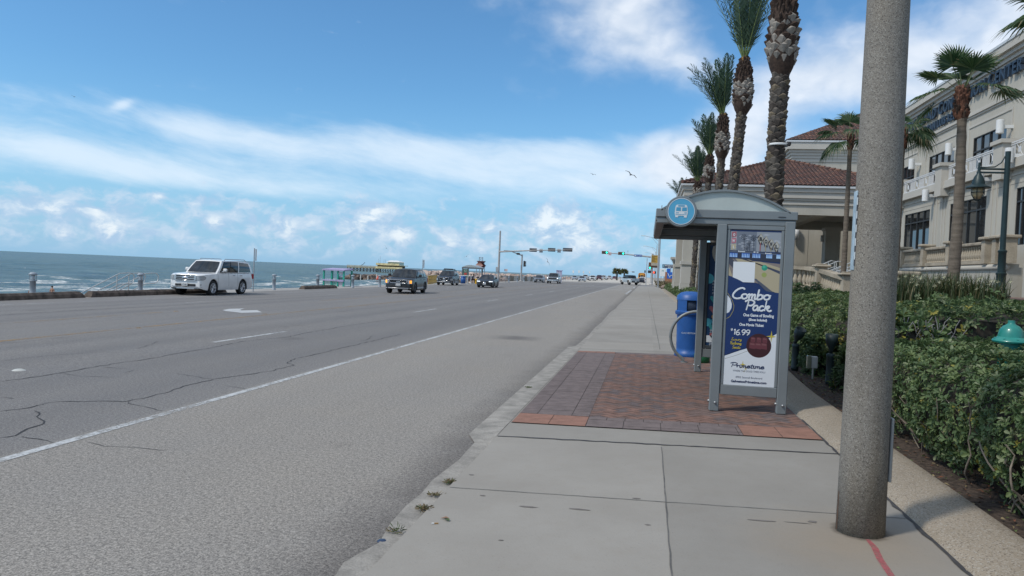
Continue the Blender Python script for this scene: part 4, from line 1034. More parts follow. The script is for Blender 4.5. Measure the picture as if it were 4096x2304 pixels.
for i, (px, lb) in enumerate(((2035, 'pale post left of the short signal pole, second bollard before the mural wall'), (2069, 'bollard nearest the left side of the short signal pole'), (2096, 'bollard just right of the short signal pole'), (2133, 'bollard between the vertical signal and the grey saloon'), (2252, 'first pale bollard right of the grey pickup truck'), (2261, 'second pale bollard right of the grey pickup truck'), (2271, 'third pale bollard right of the grey pickup truck'), (2281, 'last pale bollard before the distant silver saloon'))):
    p = onX(px, 1126, -24.0); o = copy_tree(bp); o.location = (-24.0, p.y, roadz(-24.0)); o.scale = (1, 1, 1.05); tag(o, lb, 'bollard light', 'bollard lights along the seawall')
# stair rails down to the beach and the purple stair walls
RAILS = mat('pale metal handrail', (.52, .53, .52), .4, .4, var=.08)
PURP = mat('faded purple paint', (.235, .195, .40), .75, var=.15, scale=3)
for i, (px, lb) in enumerate(((498, 'left handrail of three going down the beach stairs'), (545, 'middle handrail of three going down the beach stairs'), (600, 'right handrail of three, behind the second bollard light'))):
    p = onX(px - 20, 1112, -26.9); x, y = p.x, p.y; z = roadz(x) + .06
    t_ = thing('stair_handrail', lb, 'handrail', (x, y, roadz(x)), 0, 'handrails of the beach stairs')
    dy, dx, dz = -4.2, -1.6, -2.3
    def q(f, h): return (x + dx * f, y + dy * f, z + dz * f + h)
    mb = MB(); mb.tube([q(1, .95), q(.0, .98), (x + .05, y + .55, z + 1.02), (x + .05, y + .9, z + 1.0), (x + .05, y + 1.05, z + .85), (x + .05, y + 1.0, z + .55), (x + .05, y + .75, z + .45), q(0, .42), q(1, .40)], .028, 6); mb.build('rail', RAILS, t_)
    for f in (.03, .45, .98):
        mb = MB(); mb.tube([q(f, -.1), q(f, .98)], .026, 6); mb.build('post', RAILS, t_)
for px, lb in ((455, 'long purple rounded stair wall under the left handrail'), (597, 'short purple rounded stair wall right of the second bollard light')):
    p = onX(px, 1165, -27.3); x, y = p.x + .05, p.y; z0 = roadz(x) - .25; ln = 3.2 if px < 500 else 1.2; mb = MB(); prof_ = [(-.26, -1.8), (-.26, .16)] + [(.26 * math.cos(PI - PI * k / 8), .16 + .26 * math.sin(PI * k / 8)) for k in range(1, 8)] + [(.26, .16), (.26, -1.8)]
    a = [(x + u * .8, y + .5 + u * .6, z0 + v) for u, v in prof_]; b_ = [(px_ - 1.1 * ln / 3, py_ - ln, pz_ - ln * .33) for px_, py_, pz_ in a]; k_ = len(a)
    mb.add(a + b_, [(i, i + 1, i + 1 + k_, i + k_) for i in range(k_ - 1)], 0, True); mb.add(a, [list(range(k_))]); mb.add(b_, [list(range(k_))[::-1]])
    tag(mb.build('stair_wall', PURP), lb, 'stair wall', 'purple stair walls')
# steel posts with signs
SIGNB = mat('bare sign back', (.40, .41, .42), .45, .5, var=.08); SIGNW = mat('white sign face', (.70, .71, .70), .5, var=.05); SIGNR = mat('red sign print', (.5, .06, .05), .6, var=.05); BLKI = mat('black sign print', (.03, .03, .03), .6, var=0)
def post_sign(lb, x, y, h, w_, sh, face='x', text=None, r=.035, grp=None, z0=None):
    z = roadz(x) if z0 is None else z0
    t_ = thing('sign_post', lb, 'sign', (x, y, z), 0, grp)
    mb = MB(); mb.tube([(0, 0, 0), (0, 0, h)], r, 8); mb.lathe([(0, 0), (.09, 0), (.09, .03), (0, .03)], n=8); mb.build('post', GALV, t_, local=True)
    mb = MB()
    if face == 'x': mb.rbox((.05, .03, h - sh - .05), (.056 + .01, .03 + w_, h - .05), .004)
    else:
        mb.rbox((-w_ / 2, -.06, h - sh), (w_ / 2, -.045, h), .004)
    s_ = mb.build('sign_plate', [SIGNW], t_, local=True)
    if text:
        mb = MB()
        for i, ln in enumerate(text): put_text(mb, ln, (0, -.066, h - sh * (i + .85) / len(text)), (1, 0, 0), (0, 0, 1), sh / len(text) * .8, fit=w_ * .85, align='CENTER', bold=.006)
        mb.build('lettering', [SIGNR], s_, local=True)
    return t_
post_sign('grey sign post with edge-on white sign behind the white SUV tail', -24.6, onX(1012, 1165, -24.6).y, 2.75, .16, .75)
post_sign('grey sign post rising behind the dark graphite SUV', -25.0, onX(1690, 1075, -25.0).y, 2.9, .45, .9)
p = onX(2022, 1127, -24.4); post_sign('small white sign with red lettering left of the short signal pole', -24.4, p.y, 2.35, .62, .42, 'y', ('TOW AWAY', 'ZONE'), grp=None)
p = onX(2118, 1127, -24.2); post_sign('thin brown post between the signal and the grey saloon', -24.2, p.y, 1.9, .12, .3)
for px, lb in ((1955 - 0, 'thin light pole above the dark saloon'), (2048, 'thin light pole before the mural wall')):
    pass
for px, py, Y_, lb in ((2293, 1088, 225, 'white twin sign post above the leftmost distant silver saloon'), (2316, 1088, 240, 'small pink and white round sign between two distant silver saloons'), (2334, 1090, 270, 'pale sign post behind the distant white pickup'), (2358, 1090, 300, 'faint sign post behind the distant white SUV')):
    p = onY(px, py, Y_); post_sign(lb, p.x, Y_, p.z + .5 - roadz(p.x), .5, .8, 'y', grp=None)
# yellow railing beside the parked blue SUV
YEL = mat('weathered yellow railing', (.46, .31, .085), .7, var=.25, scale=4)
t_ = thing('yellow_railing', 'yellow slatted railing between the two dark SUVs', 'railing', (-26.6, 88, roadz(-26.6)))
p0, p1 = onY(1712, 1136, 86), onY(1748, 1128, 97)
p0.z = p1.z = roadz(-26)
mb = MB()
for k in range(30):
    f = k / 29; x, y = p0.x + (p1.x - p0.x) * f, p0.y + (p1.y - p0.y) * f; mb.box((x - .03, y - .05, p0.z), (x + .03, y + .05, p0.z + 1.02))
mb.build('slats', YEL, t_)
for h in (.15, .55, 1.03):
    mb = MB(); mb.tube([(p0.x, p0.y, p0.z + h), (p1.x, p1.y, p0.z + h)], .045, 6); mb.build('rail', YEL, t_)
# green and purple beach stand
GRN = mat('bright green stand paint', (.025, .33, .25), .6, var=.12); LAV = mat('lavender stand paint', (.37, .33, .52), .65, var=.12); PALEG = mat('pale mint boards', (.42, .55, .52), .65, var=.12, scale=3); GSIGN = mat('grey stand sign', (.46, .46, .50), .6, var=.08)
sx, sy, sz = -27.95, 63.0, -1.05
t_ = thing('beach_stand', 'green and purple open beach stand with flat roof behind the short curb', 'beach stand', (sx, sy, sz))
def stand_part(nm, m, boxes):
    g = MB()
    for a, b_ in boxes: g.rbox(a, b_, .012)
    return g.build(nm, m, t_, local=True)
sy2 = 5.4     # its length runs along the seawall
g = MB(); g.prism([(-1.6, -1.7, 2.62), (1.1, -1.7, 2.48), (1.1, 3.1, 2.48), (-1.6, 3.1, 2.62)], (0, 0, .13)); g.build('roof', LAV, t_, local=True)
for x, y in ((.85, -1.45), (.85, .25), (.85, 1.6), (.85, 2.85), (-1.4, -1.45), (-1.4, 2.85)): stand_part('post', GRN, [((x - .09, y - .16, 0), (x + .09, y + .16, 2.52))])
stand_part('counter', LAV, [((.72, -1.6, 1.40), (1.05, 1.5, 1.56)), ((.72, 1.55, 1.36), (1.05, 2.95, 1.56))])
stand_part('panel', PALEG, [((.80, -1.2, .55), (.86, 1.5, 1.38))]); stand_part('panel', GSIGN, [((.80, 1.62, .45), (.86, 2.9, 1.34))]); stand_part('sign_board', GSIGN, [((.86, 1.7, 2.12), (.90, 2.8, 2.36))]); stand_part('shelf', LAV, [((.4, 1.7, 1.86), (.8, 2.8, 1.95))]); stand_part('window', mat('dull green glass', (.05, .12, .11), .2, var=.1), [((.80, 1.7, 1.58), (.83, 2.8, 1.82))])
g = MB(); put_text(g, 'EG', (.87, -1.1, .62), (0, 1, 0), (0, 0, 1), .5, bold=.02); g.build('lettering', [SIGNW], t_, local=True)
g = MB()
for a, b_, c in ((.2, .35, .5), (.45, .7, .6), (.8, .95, .7)): g.add([(.866, a, .6), (.866, b_, .6), (.866, b_ + .3, 1.3), (.866, a + .3, 1.3)], [(0, 1, 2, 3)])
g.build('painted_stripes', [GRN], t_, local=True)
t_.scale = (.8, .44, .86); t_.rotation_euler = (0, 0, -PI / 2)
# ---- pier far out
PIERY = mat('yellow pier timber', (.60, .50, .27), .8, var=.3, scale=.4); PIERD = mat('dark pier piles', (.045, .045, .05), .9, var=.3); WROOF = mat('white pavilion roof', (.74, .74, .72), .5, var=.05); PIERW = mat('bleached pier boards', (.42, .36, .24), .85, var=.2, scale=.3)
PY = 600.0
def PP(px, py): return onY(px, py, PY)
t_ = thing('fishing_pier', 'long yellow fishing pier on dark piles with white roofed pavilion', 'pier', tuple(PP(1515, 1087)))
a, b_ = PP(1388, 1072), PP(1520, 1079)
mb = MB(); zd = -.9
mb.box((a.x, PY, zd), (b_.x, PY + 7, zd + .7)); mb.build('deck', PIERW, t_)
mb = MB(); 
for h in (.9, 1.5, 2.1): mb.box((a.x, PY - .2, zd + h - .12), (b_.x, PY, zd + h + .12))
n = 34
for i in range(n + 1):
    x = a.x + (b_.x - a.x) * i / n; mb.box((x - .15, PY - .25, zd + .5), (x + .15, PY, zd + 2.3))
mb.build('railing', PIERW, t_)
for i in range(10):
    x = a.x + 1.5 + (b_.x - a.x - 2) * i / 9.3
    mb = MB()
    for d in (-1.3, 1.3): mb.tube([(x + d, PY + .5, SEAZ - 1), (x + d, PY + .5, zd)], .28, 6)
    mb.tube([(x - 1.3, PY + .4, SEAZ), (x + 1.3, PY + .4, zd)], .16, 5); mb.tube([(x + 1.3, PY + .4, SEAZ), (x - 1.3, PY + .4, zd)], .16, 5)
    mb.build('pile_bent', PIERD, t_)
c0, c1 = PP(1516, 1060).x, PP(1622, 1060).x
mb = MB(); mb.box((c0, PY - 8, zd), (c1, PY + 14, zd + .9)); mb.build('deck', PIERY, t_)
mb = MB(); mb.box((c0, PY - 8.3, zd + .6), (c1, PY - 8, zd + 2.0)); mb.build('railing', PIERY, t_)
mb = MB(); mb.box((c0 + .5, PY - 5, zd + .9), (c1 - 4, PY + 11, zd + 3.2)); mb.build('pavilion_wall', mat('dark pavilion interior', (.07, .06, .055), .8, var=.2), t_)
mb = MB(); mb.box((c0, PY - 7, zd + 3.0), (c1 - 2.0, PY + 13, zd + 3.5)); mb.build('upper_deck', PIERY, t_)
mb = MB(); mb.box((c0, PY - 7.3, zd + 3.3), (c1 - 3, PY - 7, zd + 4.9)); mb.build('railing', PIERY, t_)
r0, r1 = PP(1552, 1048).x, PP(1606, 1048).x
mb = MB(); mb.box((r0 + 1, PY - 3, zd + 3.5), (r1 - .5, PY + 8, zd + 6.2)); mb.build('kiosk_wall', PALEG, t_)
mb = MB(); mb.add([(r0, PY - 5, zd + 6.2), (r1, PY - 5, zd + 6.2), (r1, PY + 10, zd + 6.2), (r0, PY + 10, zd + 6.2), (r0 + 1.5, PY + 2, zd + 7.6), (r1 - 3.2, PY + 2, zd + 7.6)], [(0, 1, 5, 4), (1, 2, 5), (2, 3, 4, 5), (3, 0, 4), (3, 2, 1, 0)]); mb.build('roof', WROOF, t_)
for i in range(12):
    x = c0 + (c1 - c0) * i / 11; mb = MB(); mb.tube([(x, PY - 7, SEAZ - 1), (x, PY - 7, zd)], .3, 6); mb.tube([(x, PY - 7.2, SEAZ), (x + 2.6, PY - 7.2, zd)], .18, 5); mb.build('pile_bent', PIERD, t_)
for px, h in ((1524, 8.5), (1530, 10.5), (1545, 8.2), (1551, 8.0)):
    x = PP(px, 1060).x; mb = MB(); mb.tube([(x, PY - 6, zd + 3), (x, PY - 6, zd + h)], .10, 5); mb.build('lamp_pole', GALV, t_)
mb = MB(); x0 = PP(1432, 1066).x; mb.tube([(x0, PY + 3, zd + 1), (x0 + 2.2, PY + 3, zd + 2.6), (x0 + 3.4, PY + 3, zd + 3.2), (x0 + 5.0, PY + 3, zd + 5.0)], .22, 5); mb.build('crane_arm', PIERD, t_)
# ---- rock groins
ROCK = mat('pinkish granite blocks', (.50, .38, .32), .9, var=.3, scale=.35, tint=(.56, .45, .38)); ROCKB = mat('brown wet rocks', (.20, .15, .12), .9, var=.4, scale=.5)
def groin(lb, pts, wd, h, n, m, seed, base):
    r_ = random.Random(seed); mb = MB()
    for i in range(n):
        f = r_.random(); k = min(int(f * (len(pts) - 1)), len(pts) - 2); ff = f * (len(pts) - 1) - k
        x = pts[k][0] + (pts[k + 1][0] - pts[k][0]) * ff; y = pts[k][1] + (pts[k + 1][1] - pts[k][1]) * ff
        d = r_.uniform(-1, 1); s_ = r_.uniform(.6, 1.4) * h * .34
        zc = base + h * (1 - abs(d) ** 1.4) * r_.uniform(.75, 1.0) - s_ * .3
        c = Vector((x + r_.uniform(-1, 1), y + d * wd, zc)); R = Matrix.Rotation(r_.uniform(0, 6), 3, 'Z') @ Matrix.Rotation(r_.uniform(-.4, .4), 3, 'X')
        vs = [c + R @ Vector((sx_ * s_ * r_.uniform(.75, 1.3), sy_ * s_ * r_.uniform(.6, 1.0), sz_ * s_ * r_.uniform(.45, .8))) for sx_ in (-1, 1) for sy_ in (-1, 1) for sz_ in (-1, 1)]
        mb.add(vs, [(0, 1, 3, 2), (4, 6, 7, 5), (0, 4, 5, 1), (2, 3, 7, 6), (0, 2, 6, 4), (1, 5, 7, 3)])
    tag(mb.build('rock_groin', m), lb, 'rock groin')
g0, g1 = onY(1398, 1115, 262), onY(1600, 1115, 280)
groin('low brown rock groin in the surf left of the dark graphite SUV', [(g0.x, 262), (g1.x, 278), (-40, 285)], 3.2, 1.9, 330, ROCKB, 3, SEAZ - .1)
g0, g1 = onY(1700, 1094, 430), onY(2010, 1106, 430)
groin('high pinkish granite groin behind the blackish blue SUV', [(g0.x - 2, 425), (g1.x, 440), (-30, 445)], 5.0, 3.6, 900, ROCK, 4, SEAZ)
for px, py, lb in ((1443, 1098, 'white pile standing by the low rock groin'), (1472, 1101, 'shorter white pile on the low rock groin'), (1507, 1096, 'thin pale pile at the right of the low rock groin')):
    p = onY(px, py, 258); mb = MB(); mb.tube([(p.x, 258, SEAZ - 1), (p.x, 258, p.z)], .16, 6); tag(mb.build('marker_pile', mat('white marker pile', (.62, .60, .56), .8, var=.2)), lb, 'pile')
p = onY(1511, 1117, 250); mb = MB(); mb.lathe([(0, -.3), (.55, -.2), (.6, .2), (.3, .7), (.12, 1.2), (0, 1.25)], (p.x, 250, p.z), 10); tag(mb.build('buoy', mat('orange red buoy', (.6, .10, .06), .5, var=.1)), 'orange red buoy floating before the low rock groin', 'buoy')
# painted low wall beyond the junction
MURW = mat('painted wall white', (.46, .45, .42), .85, var=.12, scale=.6); MURG = mat('painted wall taupe', (.22, .20, .165), .85, var=.15, scale=.6)
WA, WB = Vector((-30.0, 151, 0)), Vector((-22.6, 161, 0)); zb = roadz(-26); wd = (WB - WA).normalized(); wn_ = Vector((wd.y, -wd.x, 0)); WL = (WB - WA).length
t_ = thing('mural_wall', 'low wall painted in white and taupe shapes beyond the signal poles', 'wall', (WA.x, WA.y, zb))
def wq(u, v, o=0.0): return WA + wd * u + wn_ * o + Vector((0, 0, zb + v))
mb = MB(); mb.prism([wq(0, -.3), wq(WL, -.3), wq(WL, 1.05), wq(0, 1.05)], wn_ * -.3); mb.build('wall', MURG, t_)
mb = MB(); yy = .3; r_ = random.Random(12)
while yy < WL - 1.8:
    a = r_.uniform(.7, 1.7); mb.add([wq(yy, .02, .01), wq(yy + a, .02, .01), wq(yy + a + r_.uniform(-.5, .5), 1.0, .01), wq(yy + r_.uniform(-.3, .5), 1.0, .01)], [(0, 1, 2, 3)]); yy += a + r_.uniform(.4, 1.1)
mb.build('painted_shapes', MURW, t_)
# rocks heaped behind the wall
groin('pinkish rocks heaped along the seawall beyond the signal poles', [(-31, 128), (-29.5, 160), (-28.5, 215)], 1.6, 1.15, 380, ROCK, 9, -.75)
# white and lilac kiosk beside the pickup and a green frame
p = onY(2237, 1090, 165)
t_ = thing('beach_kiosk', 'tall white and lilac kiosk behind the grey pickup truck', 'kiosk', (p.x, 165, roadz(p.x)))
h = onY(2236, 1083, 165).z - roadz(p.x)
mb = MB(); mb.rbox((-.6, 0, 0), (.5, 1.2, h), .03); mb.build('body', mat('white kiosk panel', (.68, .68, .70), .6, var=.06), t_, local=True)
for x in (-.65, -.25, .1, .42): 
    mb = MB(); mb.box((x, -.06, 0), (x + .14, 0, h)); mb.build('corner_post', LAV, t_, local=True)
mb = MB(); mb.rbox((-.75, -.15, h), (.65, 1.3, h + .12), .02); mb.build('roof', LAV, t_, local=True)
p = onY(2166, 1097, 170); q = onY(2190, 1097, 170)
t_ = thing('green_frame', 'thin mint green bar frame behind the grey saloon', 'frame', (p.x, 170, roadz(-22)))
mb = MB(); mb.tube([(p.x, 170, roadz(-22)), (p.x, 170, p.z), (q.x, 170, p.z), (q.x, 170, roadz(-22))], .06, 6); mb.build('bar', PALEG, t_)
# ---- bus shelter across the road
SHG = mat('grey shelter aluminium', (.135, .15, .16), .45, .25, var=.08, scale=3); SHGL = mat('dull shelter glass', (.20, .27, .27), .12, var=.1)
sx, sy = -24.9, 102.0; sz = roadz(sx)
t_ = thing('bus_shelter', 'small grey bus shelter with arched roof and green poster across the road', 'bus shelter', (sx, sy, sz))
for x, y in ((-.95, 0), (-.1, 0), (-.95, 3.3), (1.2, 3.3)):
    mb = MB(); mb.rbox((x - .07, y - .07, 0), (x + .07, y + .07, 2.1), .01); mb.build('post', SHG, t_, local=True)
mb = MB(); mb.rbox((-1.05, -.1, 2.1), (1.35, 3.5, 2.3), .02); mb.build('roof_beam', SHG, t_, local=True)
mb = MB(); A = [(-1.05 + 2.4 * k / 12, .34 * math.sin(PI * k / 12)) for k in range(13)]
mb.prism([(x, -.1, 2.3 + z) for x, z in A], (0, 3.6, 0)); mb.build('arched_roof', mat('milky roof sheet', (.36, .40, .40), .3, var=.05), t_, local=True)
mb = MB(); mb.rbox((-.86, -.03, .8), (-.2, .03, 2.05), .01); ps = mb.build('poster', [mat('green poster', (.075, .16, .115), .4, var=.1)], t_, local=True)
g = MB(); g.disc((-.5, -.036, 1.35), .17, 12, 'y', 0, 1.4, -1); g.add([(-.78, -.038, 1.28), (-.45, -.038, 1.2), (-.28, -.038, 1.52), (-.55, -.038, 1.42)], [(0, 1, 2, 3)]); g.build('red_picture', [SIGNR], ps, local=True)
g = MB(); put_text(g, 'Just Add', (-.53, -.037, 1.86), (1, 0, 0), (0, 0, 1), .14, align='CENTER', fit=.45); put_text(g, 'Water', (-.53, -.037, 1.68), (1, 0, 0), (0, 0, 1), .14, align='CENTER', fit=.4); g.build('lettering', [SIGNW], ps, local=True)
mb = MB(); mb.rbox((-.5, 1.2, .42), (-.05, 3.2, .48), .01); mb.build('bench', SHG, t_, local=True)
def bin_simple(lb, x, y, m, h=.95, r=.3, grp=None):
    b_ = thing('litter_bin', lb, 'litter bin', (x, y, roadz(x))); mb = MB(); mb.lathe([(0, 0), (r * .9, 0), (r, h * .8), (0, h * .8)], n=12); mb.build('body', m, b_, local=True); mb = MB(); mb.lathe([(r * 1.05, h * .8), (r * 1.05, h * .88), (r * .5, h), (0, h)], n=12); mb.build('lid', m, b_, local=True)
BLUEB = mat('blue bin plastic', (.012, .085, .30), .45, var=.12)
bin_simple('small blue litter bin inside the far bus shelter', -25.35, 100.6, BLUEB, 1.1, .36)
RACKW = mat('white painted tube', (.6, .61, .62), .4, var=.05)
t_ = thing('barrier_rail', 'white hooped barrier in front of the far bus shelter', 'barrier', (-25.8, 99.6, roadz(-25.8))); mb = MB(); mb.tube([(0, 0, 0), (0, 0, 1.05), (.1, 0, 1.12), (1.7, 0, 1.12), (1.8, 0, 1.05), (1.8, 0, 0)], .045, 8); mb.build('hoop', RACKW, t_, local=True); mb = MB(); mb.tube([(1.3, .1, 0), (1.3, .1, 1.1)], .045, 8); mb.build('post', RACKW, t_, local=True)
t_ = thing('hydrant', 'yellow hydrant right of the far bus shelter', 'hydrant', (-23.6, 101, roadz(-23.6))); mb = MB(); mb.lathe([(0, 0), (.16, 0), (.13, .08), (.13, .5), (.17, .55), (.12, .68), (.03, .75), (0, .76)], n=12); mb.build('body', mat('yellow hydrant paint', (.7, .40, .02), .5, var=.1), t_, local=True)
mb = MB(); mb.lathe([(.04, -.1), (.07, 0), (.04, .1)], (.14, 0, .5), 8, 0, 'x'); mb.build('outlet', mat('yellow hydrant paint dark', (.6, .34, .02), .5, var=.1), t_, local=True)
# convention sign on tall legs
t_ = thing('district_sign', 'orange diamond sign on tall steel legs with a small tower top', 'sign', (-25.2, 110, roadz(-25.2)))
for x, y in ((-.62, 0), (.35, 0), (-.3, .9), (.7, .9)):
    mb = MB(); mb.tube([(x, y, 0), (x * .8, y, 2.9)], .055, 7); mb.build('leg', GALV, t_, local=True)
CSO = mat('rust orange sign', (.42, .16, .10), .6, var=.08); CSD = mat('dark maroon sign back', (.10, .035, .04), .6, var=.1)
def hexs(cx, cy, cz, s_, y): return [(cx + s_ * a, y, cz + s_ * b_ * .92) for a, b_ in ((-1, 0), (-.75, .28), (-.28, .85), (0, 1), (.28, .85), (.75, .28), (1, 0), (.75, -.28), (.28, -.85), (0, -1), (-.28, -.85), (-.75, -.28))]
mb = MB(); mb.prism(hexs(.3, 0, 2.9, .63, .25), (0, .2, 0)); mb.build('back_panel', CSD, t_, local=True)
mb = MB(); mb.prism(hexs(-.05, 0, 2.95, .63, -.15), (0, .1, 0)); sp_ = mb.build('front_panel', CSO, t_, local=True)
g = MB(); put_text(g, 'CONVENTION CENTER', (-.05, -.155, 2.90), (1, 0, 0), (0, 0, 1), .15, align='CENTER', fit=1.0, bold=.006); put_text(g, 'THE GALVESTON', (-.05, -.155, 3.14), (1, 0, 0), (0, 0, 1), .09, align='CENTER', fit=.6); put_text(g, 'DISTRICT', (-.05, -.155, 2.70), (1, 0, 0), (0, 0, 1), .09, align='CENTER', fit=.5); g.build('lettering', [SIGNW], sp_, local=True)
mb = MB(); mb.rbox((-.45, -.3, 3.52), (.75, .8, 3.66), .02); mb.rbox((-.35, -.1, 3.3), (.62, .7, 3.52), .02); mb.build('head_frame', CSD, t_, local=True)
mb = MB()
for x in (-.15, .35):
    for y in (-.05, .45): mb.tube([(x, y, 3.66), (x, y, 4.25)], .035, 5)
mb.tube([(-.15, -.05, 3.7), (.35, -.05, 4.2)], .025, 5); mb.tube([(.35, -.05, 3.7), (-.15, -.05, 4.2)], .025, 5); mb.box((-.2, -.1, 4.22), (.4, .5, 4.28)); mb.build('tower_top', GALV, t_, local=True); t_.scale = (.94, 1, .92)
# ---- traffic signals
SIGH = mat('black signal housing', (.028, .026, .026), .6, var=.15); SIGY = mat('dusty amber backplate', (.20, .085, .03), .6, var=.15); TEALON = mat('lit green lamp', (.02, .95, .62), .4, var=0, emit=2.6); OFFL = mat('unlit signal lens', (.07, .06, .055), .35, var=.1); BKPL = mat('dark signal backplate', (.09, .10, .12), .5, var=.08); POLE = mat('galvanised signal pole', (.40, .39, .38), .55, .25, var=.1, scale=2)
def signal_back(parent, x, y, z, w_=1.6, h=.66):
    mb = MB(); mb.rbox((x - w_ / 2, y, z - h / 2), (x + w_ / 2, y + .05, z + h / 2), .12); s_ = mb.build('signal_head', [BKPL], parent)
    mb = MB(); mb.rbox((x - w_ / 2 + .2, y - .16, z - .14), (x + w_ / 2 - .2, y, z + .14), .03); mb.build('housing', [SIGH], s_)
t_ = thing('traffic_signal', 'tall galvanised mast arm carrying three signals seen from behind', 'traffic signal', (-25.6, 126.5, roadz(-25)))
sx, sy = -25.6, 126.5
S_ = lambda px, py: onY(px, py, sy)
mb = MB(); mb.tube([(sx, sy, roadz(-25)), (sx + .02, sy, S_(1998, 923).z)], [.21, .14], 12); mb.lathe([(0, 0), (.32, 0), (.32, .05), (.0, .06)], (sx, sy, roadz(-25)), 12); mb.build('pole', POLE, t_)
e = S_(2290, 1001); a = S_(1997, 1007)
mb = MB(); mb.tube([(a.x, sy - .05, a.z), ((a.x + e.x) / 2, sy - .05, (a.z + e.z) / 2 + .12), (e.x, sy - .05, e.z + .05)], [.14, .10, .06], 10); mb.build('mast_arm', POLE, t_)
for px, py in ((2132, 1000), (2206, 999), (2270, 999)): p = S_(px, py); signal_back(t_, p.x, sy + .15, p.z, 1.3 if px < 2250 else 1.65, .62)
for px in (2164, 2236):
    p = S_(px, 1003); mb = MB(); mb.rbox((p.x - .3, sy - .02 + .1, p.z - .32), (p.x + .3, sy + .12, p.z + .32), .02); mb.build('sign_plate', SIGNB, t_)
p = S_(1991, 1078); mb = MB(); mb.rbox((p.x - .3, sy - .3, p.z - .4), (p.x + .25, sy + .1, p.z + .45), .04); mb.build('control_box', SIGNB, t_)
t_ = thing('traffic_signal', 'short galvanised pole with a vertical signal and an arm leaning left', 'traffic signal', (-25, 150, roadz(-25)))
sy = 150.0; S_ = lambda px, py: onY(px, py, sy)
b0 = S_(2083, 1127); sx = b0.x; tp = S_(2089, 1018)
mb = MB(); mb.tube([(sx, sy, roadz(sx)), (tp.x, sy, tp.z)], [.2, .15], 12); mb.lathe([(0, 0), (.34, 0), (.3, .25), (0, .26)], (sx, sy, roadz(sx)), 12); mb.build('pole', POLE, t_)
p = S_(2058, 1009); mb = MB(); mb.tube([(tp.x, sy, tp.z - .2), (p.x, sy - 5, p.z + .1)], [.14, .08], 8); mb.build('mast_arm', POLE, t_)
mb = MB(); mb.rbox((p.x - 1.2, sy - 5.6, p.z + .1), (p.x + .6, sy - 4.6, p.z + .18), .03); mb.build('solar_panel', BKPL, t_)
mb = MB(); q = S_(2082, 1014); mb.rbox((q.x - .3, sy - 3, q.z - .35), (q.x + .35, sy - 2.6, q.z + .05), .08); mb.build('signal_head', SIGH, t_)
p = S_(2097, 1055); mb = MB(); mb.rbox((p.x - .16, sy - .15, p.z - .6), (p.x + .16, sy + .15, p.z + .6), .04)
for k in (-1, 0, 1): mb.tube([(p.x + .1, sy, p.z + k * .38), (p.x + .38, sy, p.z + k * .38 - .04)], .15, 8)
mb.build('signal_head', SIGH, t_)
mb = MB(); mb.rbox((sx - .1, sy - .35, 2.3), (sx + .1, sy - .12, 3.1), .03); mb.build('push_button_box', SIGNB, t_)
# right hand mast
t_ = thing('traffic_signal', 'mast arm at the right kerb with two lit green signals', 'traffic signal', (1.2, 168, .05))
sy = 168.0; S_ = lambda px, py: onY(px, py, sy)
b0 = S_(2605, 1137); tp = S_(2605, 1022)
mb = MB(); mb.tube([(b0.x, sy, .02), (b0.x, sy, tp.z + .4)], [.28, .2], 12); mb.lathe([(0, 0), (.5, 0), (.42, .3), (0, .32)], (b0.x, sy, .02), 12); mb.build('pole', POLE, t_)
e = S_(2412, 1011); a = S_(2604, 1028)
mb = MB(); mb.tube([(a.x, sy - .2, a.z), ((a.x + e.x) / 2, sy - .2, (a.z + e.z) / 2 + .1), (e.x, sy - .2, e.z)], [.2, .14, .08], 10); mb.build('mast_arm', POLE, t_)
for px, py in ((2420.5, 1010), (2486, 1014)):
    p = S_(px, py); mb = MB(); mb.rbox((p.x - .74, sy - .36, p.z - .34), (p.x + .74, sy - .3, p.z + .34), .05); s_ = mb.build('signal_head', [SIGY], t_)
    mb = MB(); mb.rbox((p.x - .60, sy - .50, p.z - .22), (p.x + .60, sy - .36, p.z + .22), .04); mb.build('housing', [SIGH], s_)
    for k, m in ((-1, OFFL), (0, OFFL), (1, TEALON)):
        mb = MB(); mb.disc((p.x + k * .39, sy - .52, p.z), .19, 16, 'y', 0, 1, -1); mb.build('lens', [m], s_)
def nouturn(p, y, parent):
    mb = MB(); mb.rbox((p.x - .36, y - .06, p.z - .36), (p.x + .36, y, p.z + .36), .04); s_ = mb.build('sign_plate', [SIGNW], parent)
    mb = MB(); C_ = [(p.x + .27 * math.cos(2 * PI * k / 20), y - .065, p.z + .27 * math.sin(2 * PI * k / 20)) for k in range(21)]; mb.ribbon(C_, .06, (0, -1, 0)); mb.ribbon([(p.x - .19, y - .07, p.z + .19), (p.x + .19, y - .07, p.z - .19)], .05, (0, -1, 0)); mb.build('red_ring', [SIGNR], s_)
    mb = MB(); mb.ribbon([(p.x + .1, y - .063, p.z - .16), (p.x + .1, y - .063, p.z + .05), (p.x + .05, y - .063, p.z + .12), (p.x - .05, y - .063, p.z + .12), (p.x - .1, y - .063, p.z + .05), (p.x - .1, y - .063, p.z - .06)], .06, (0, -1, 0)); mb.add([(p.x - .2, y - .063, p.z - .04), (p.x, y - .063, p.z - .04), (p.x - .1, y - .063, p.z - .18)], [(0, 2, 1)]); mb.build('arrow', [BLKI], s_)
nouturn(S_(2440, 1015), sy - .3, t_)
BLUES = mat('blue street sign', (.02, .09, .33), .45, var=.05)
p = S_(2552.5, 1023); mb = MB(); mb.rbox((p.x - .86, sy - .52, p.z - .25), (p.x + .86, sy - .46, p.z + .25), .03); s_ = mb.build('street_sign', [BLUES], t_)
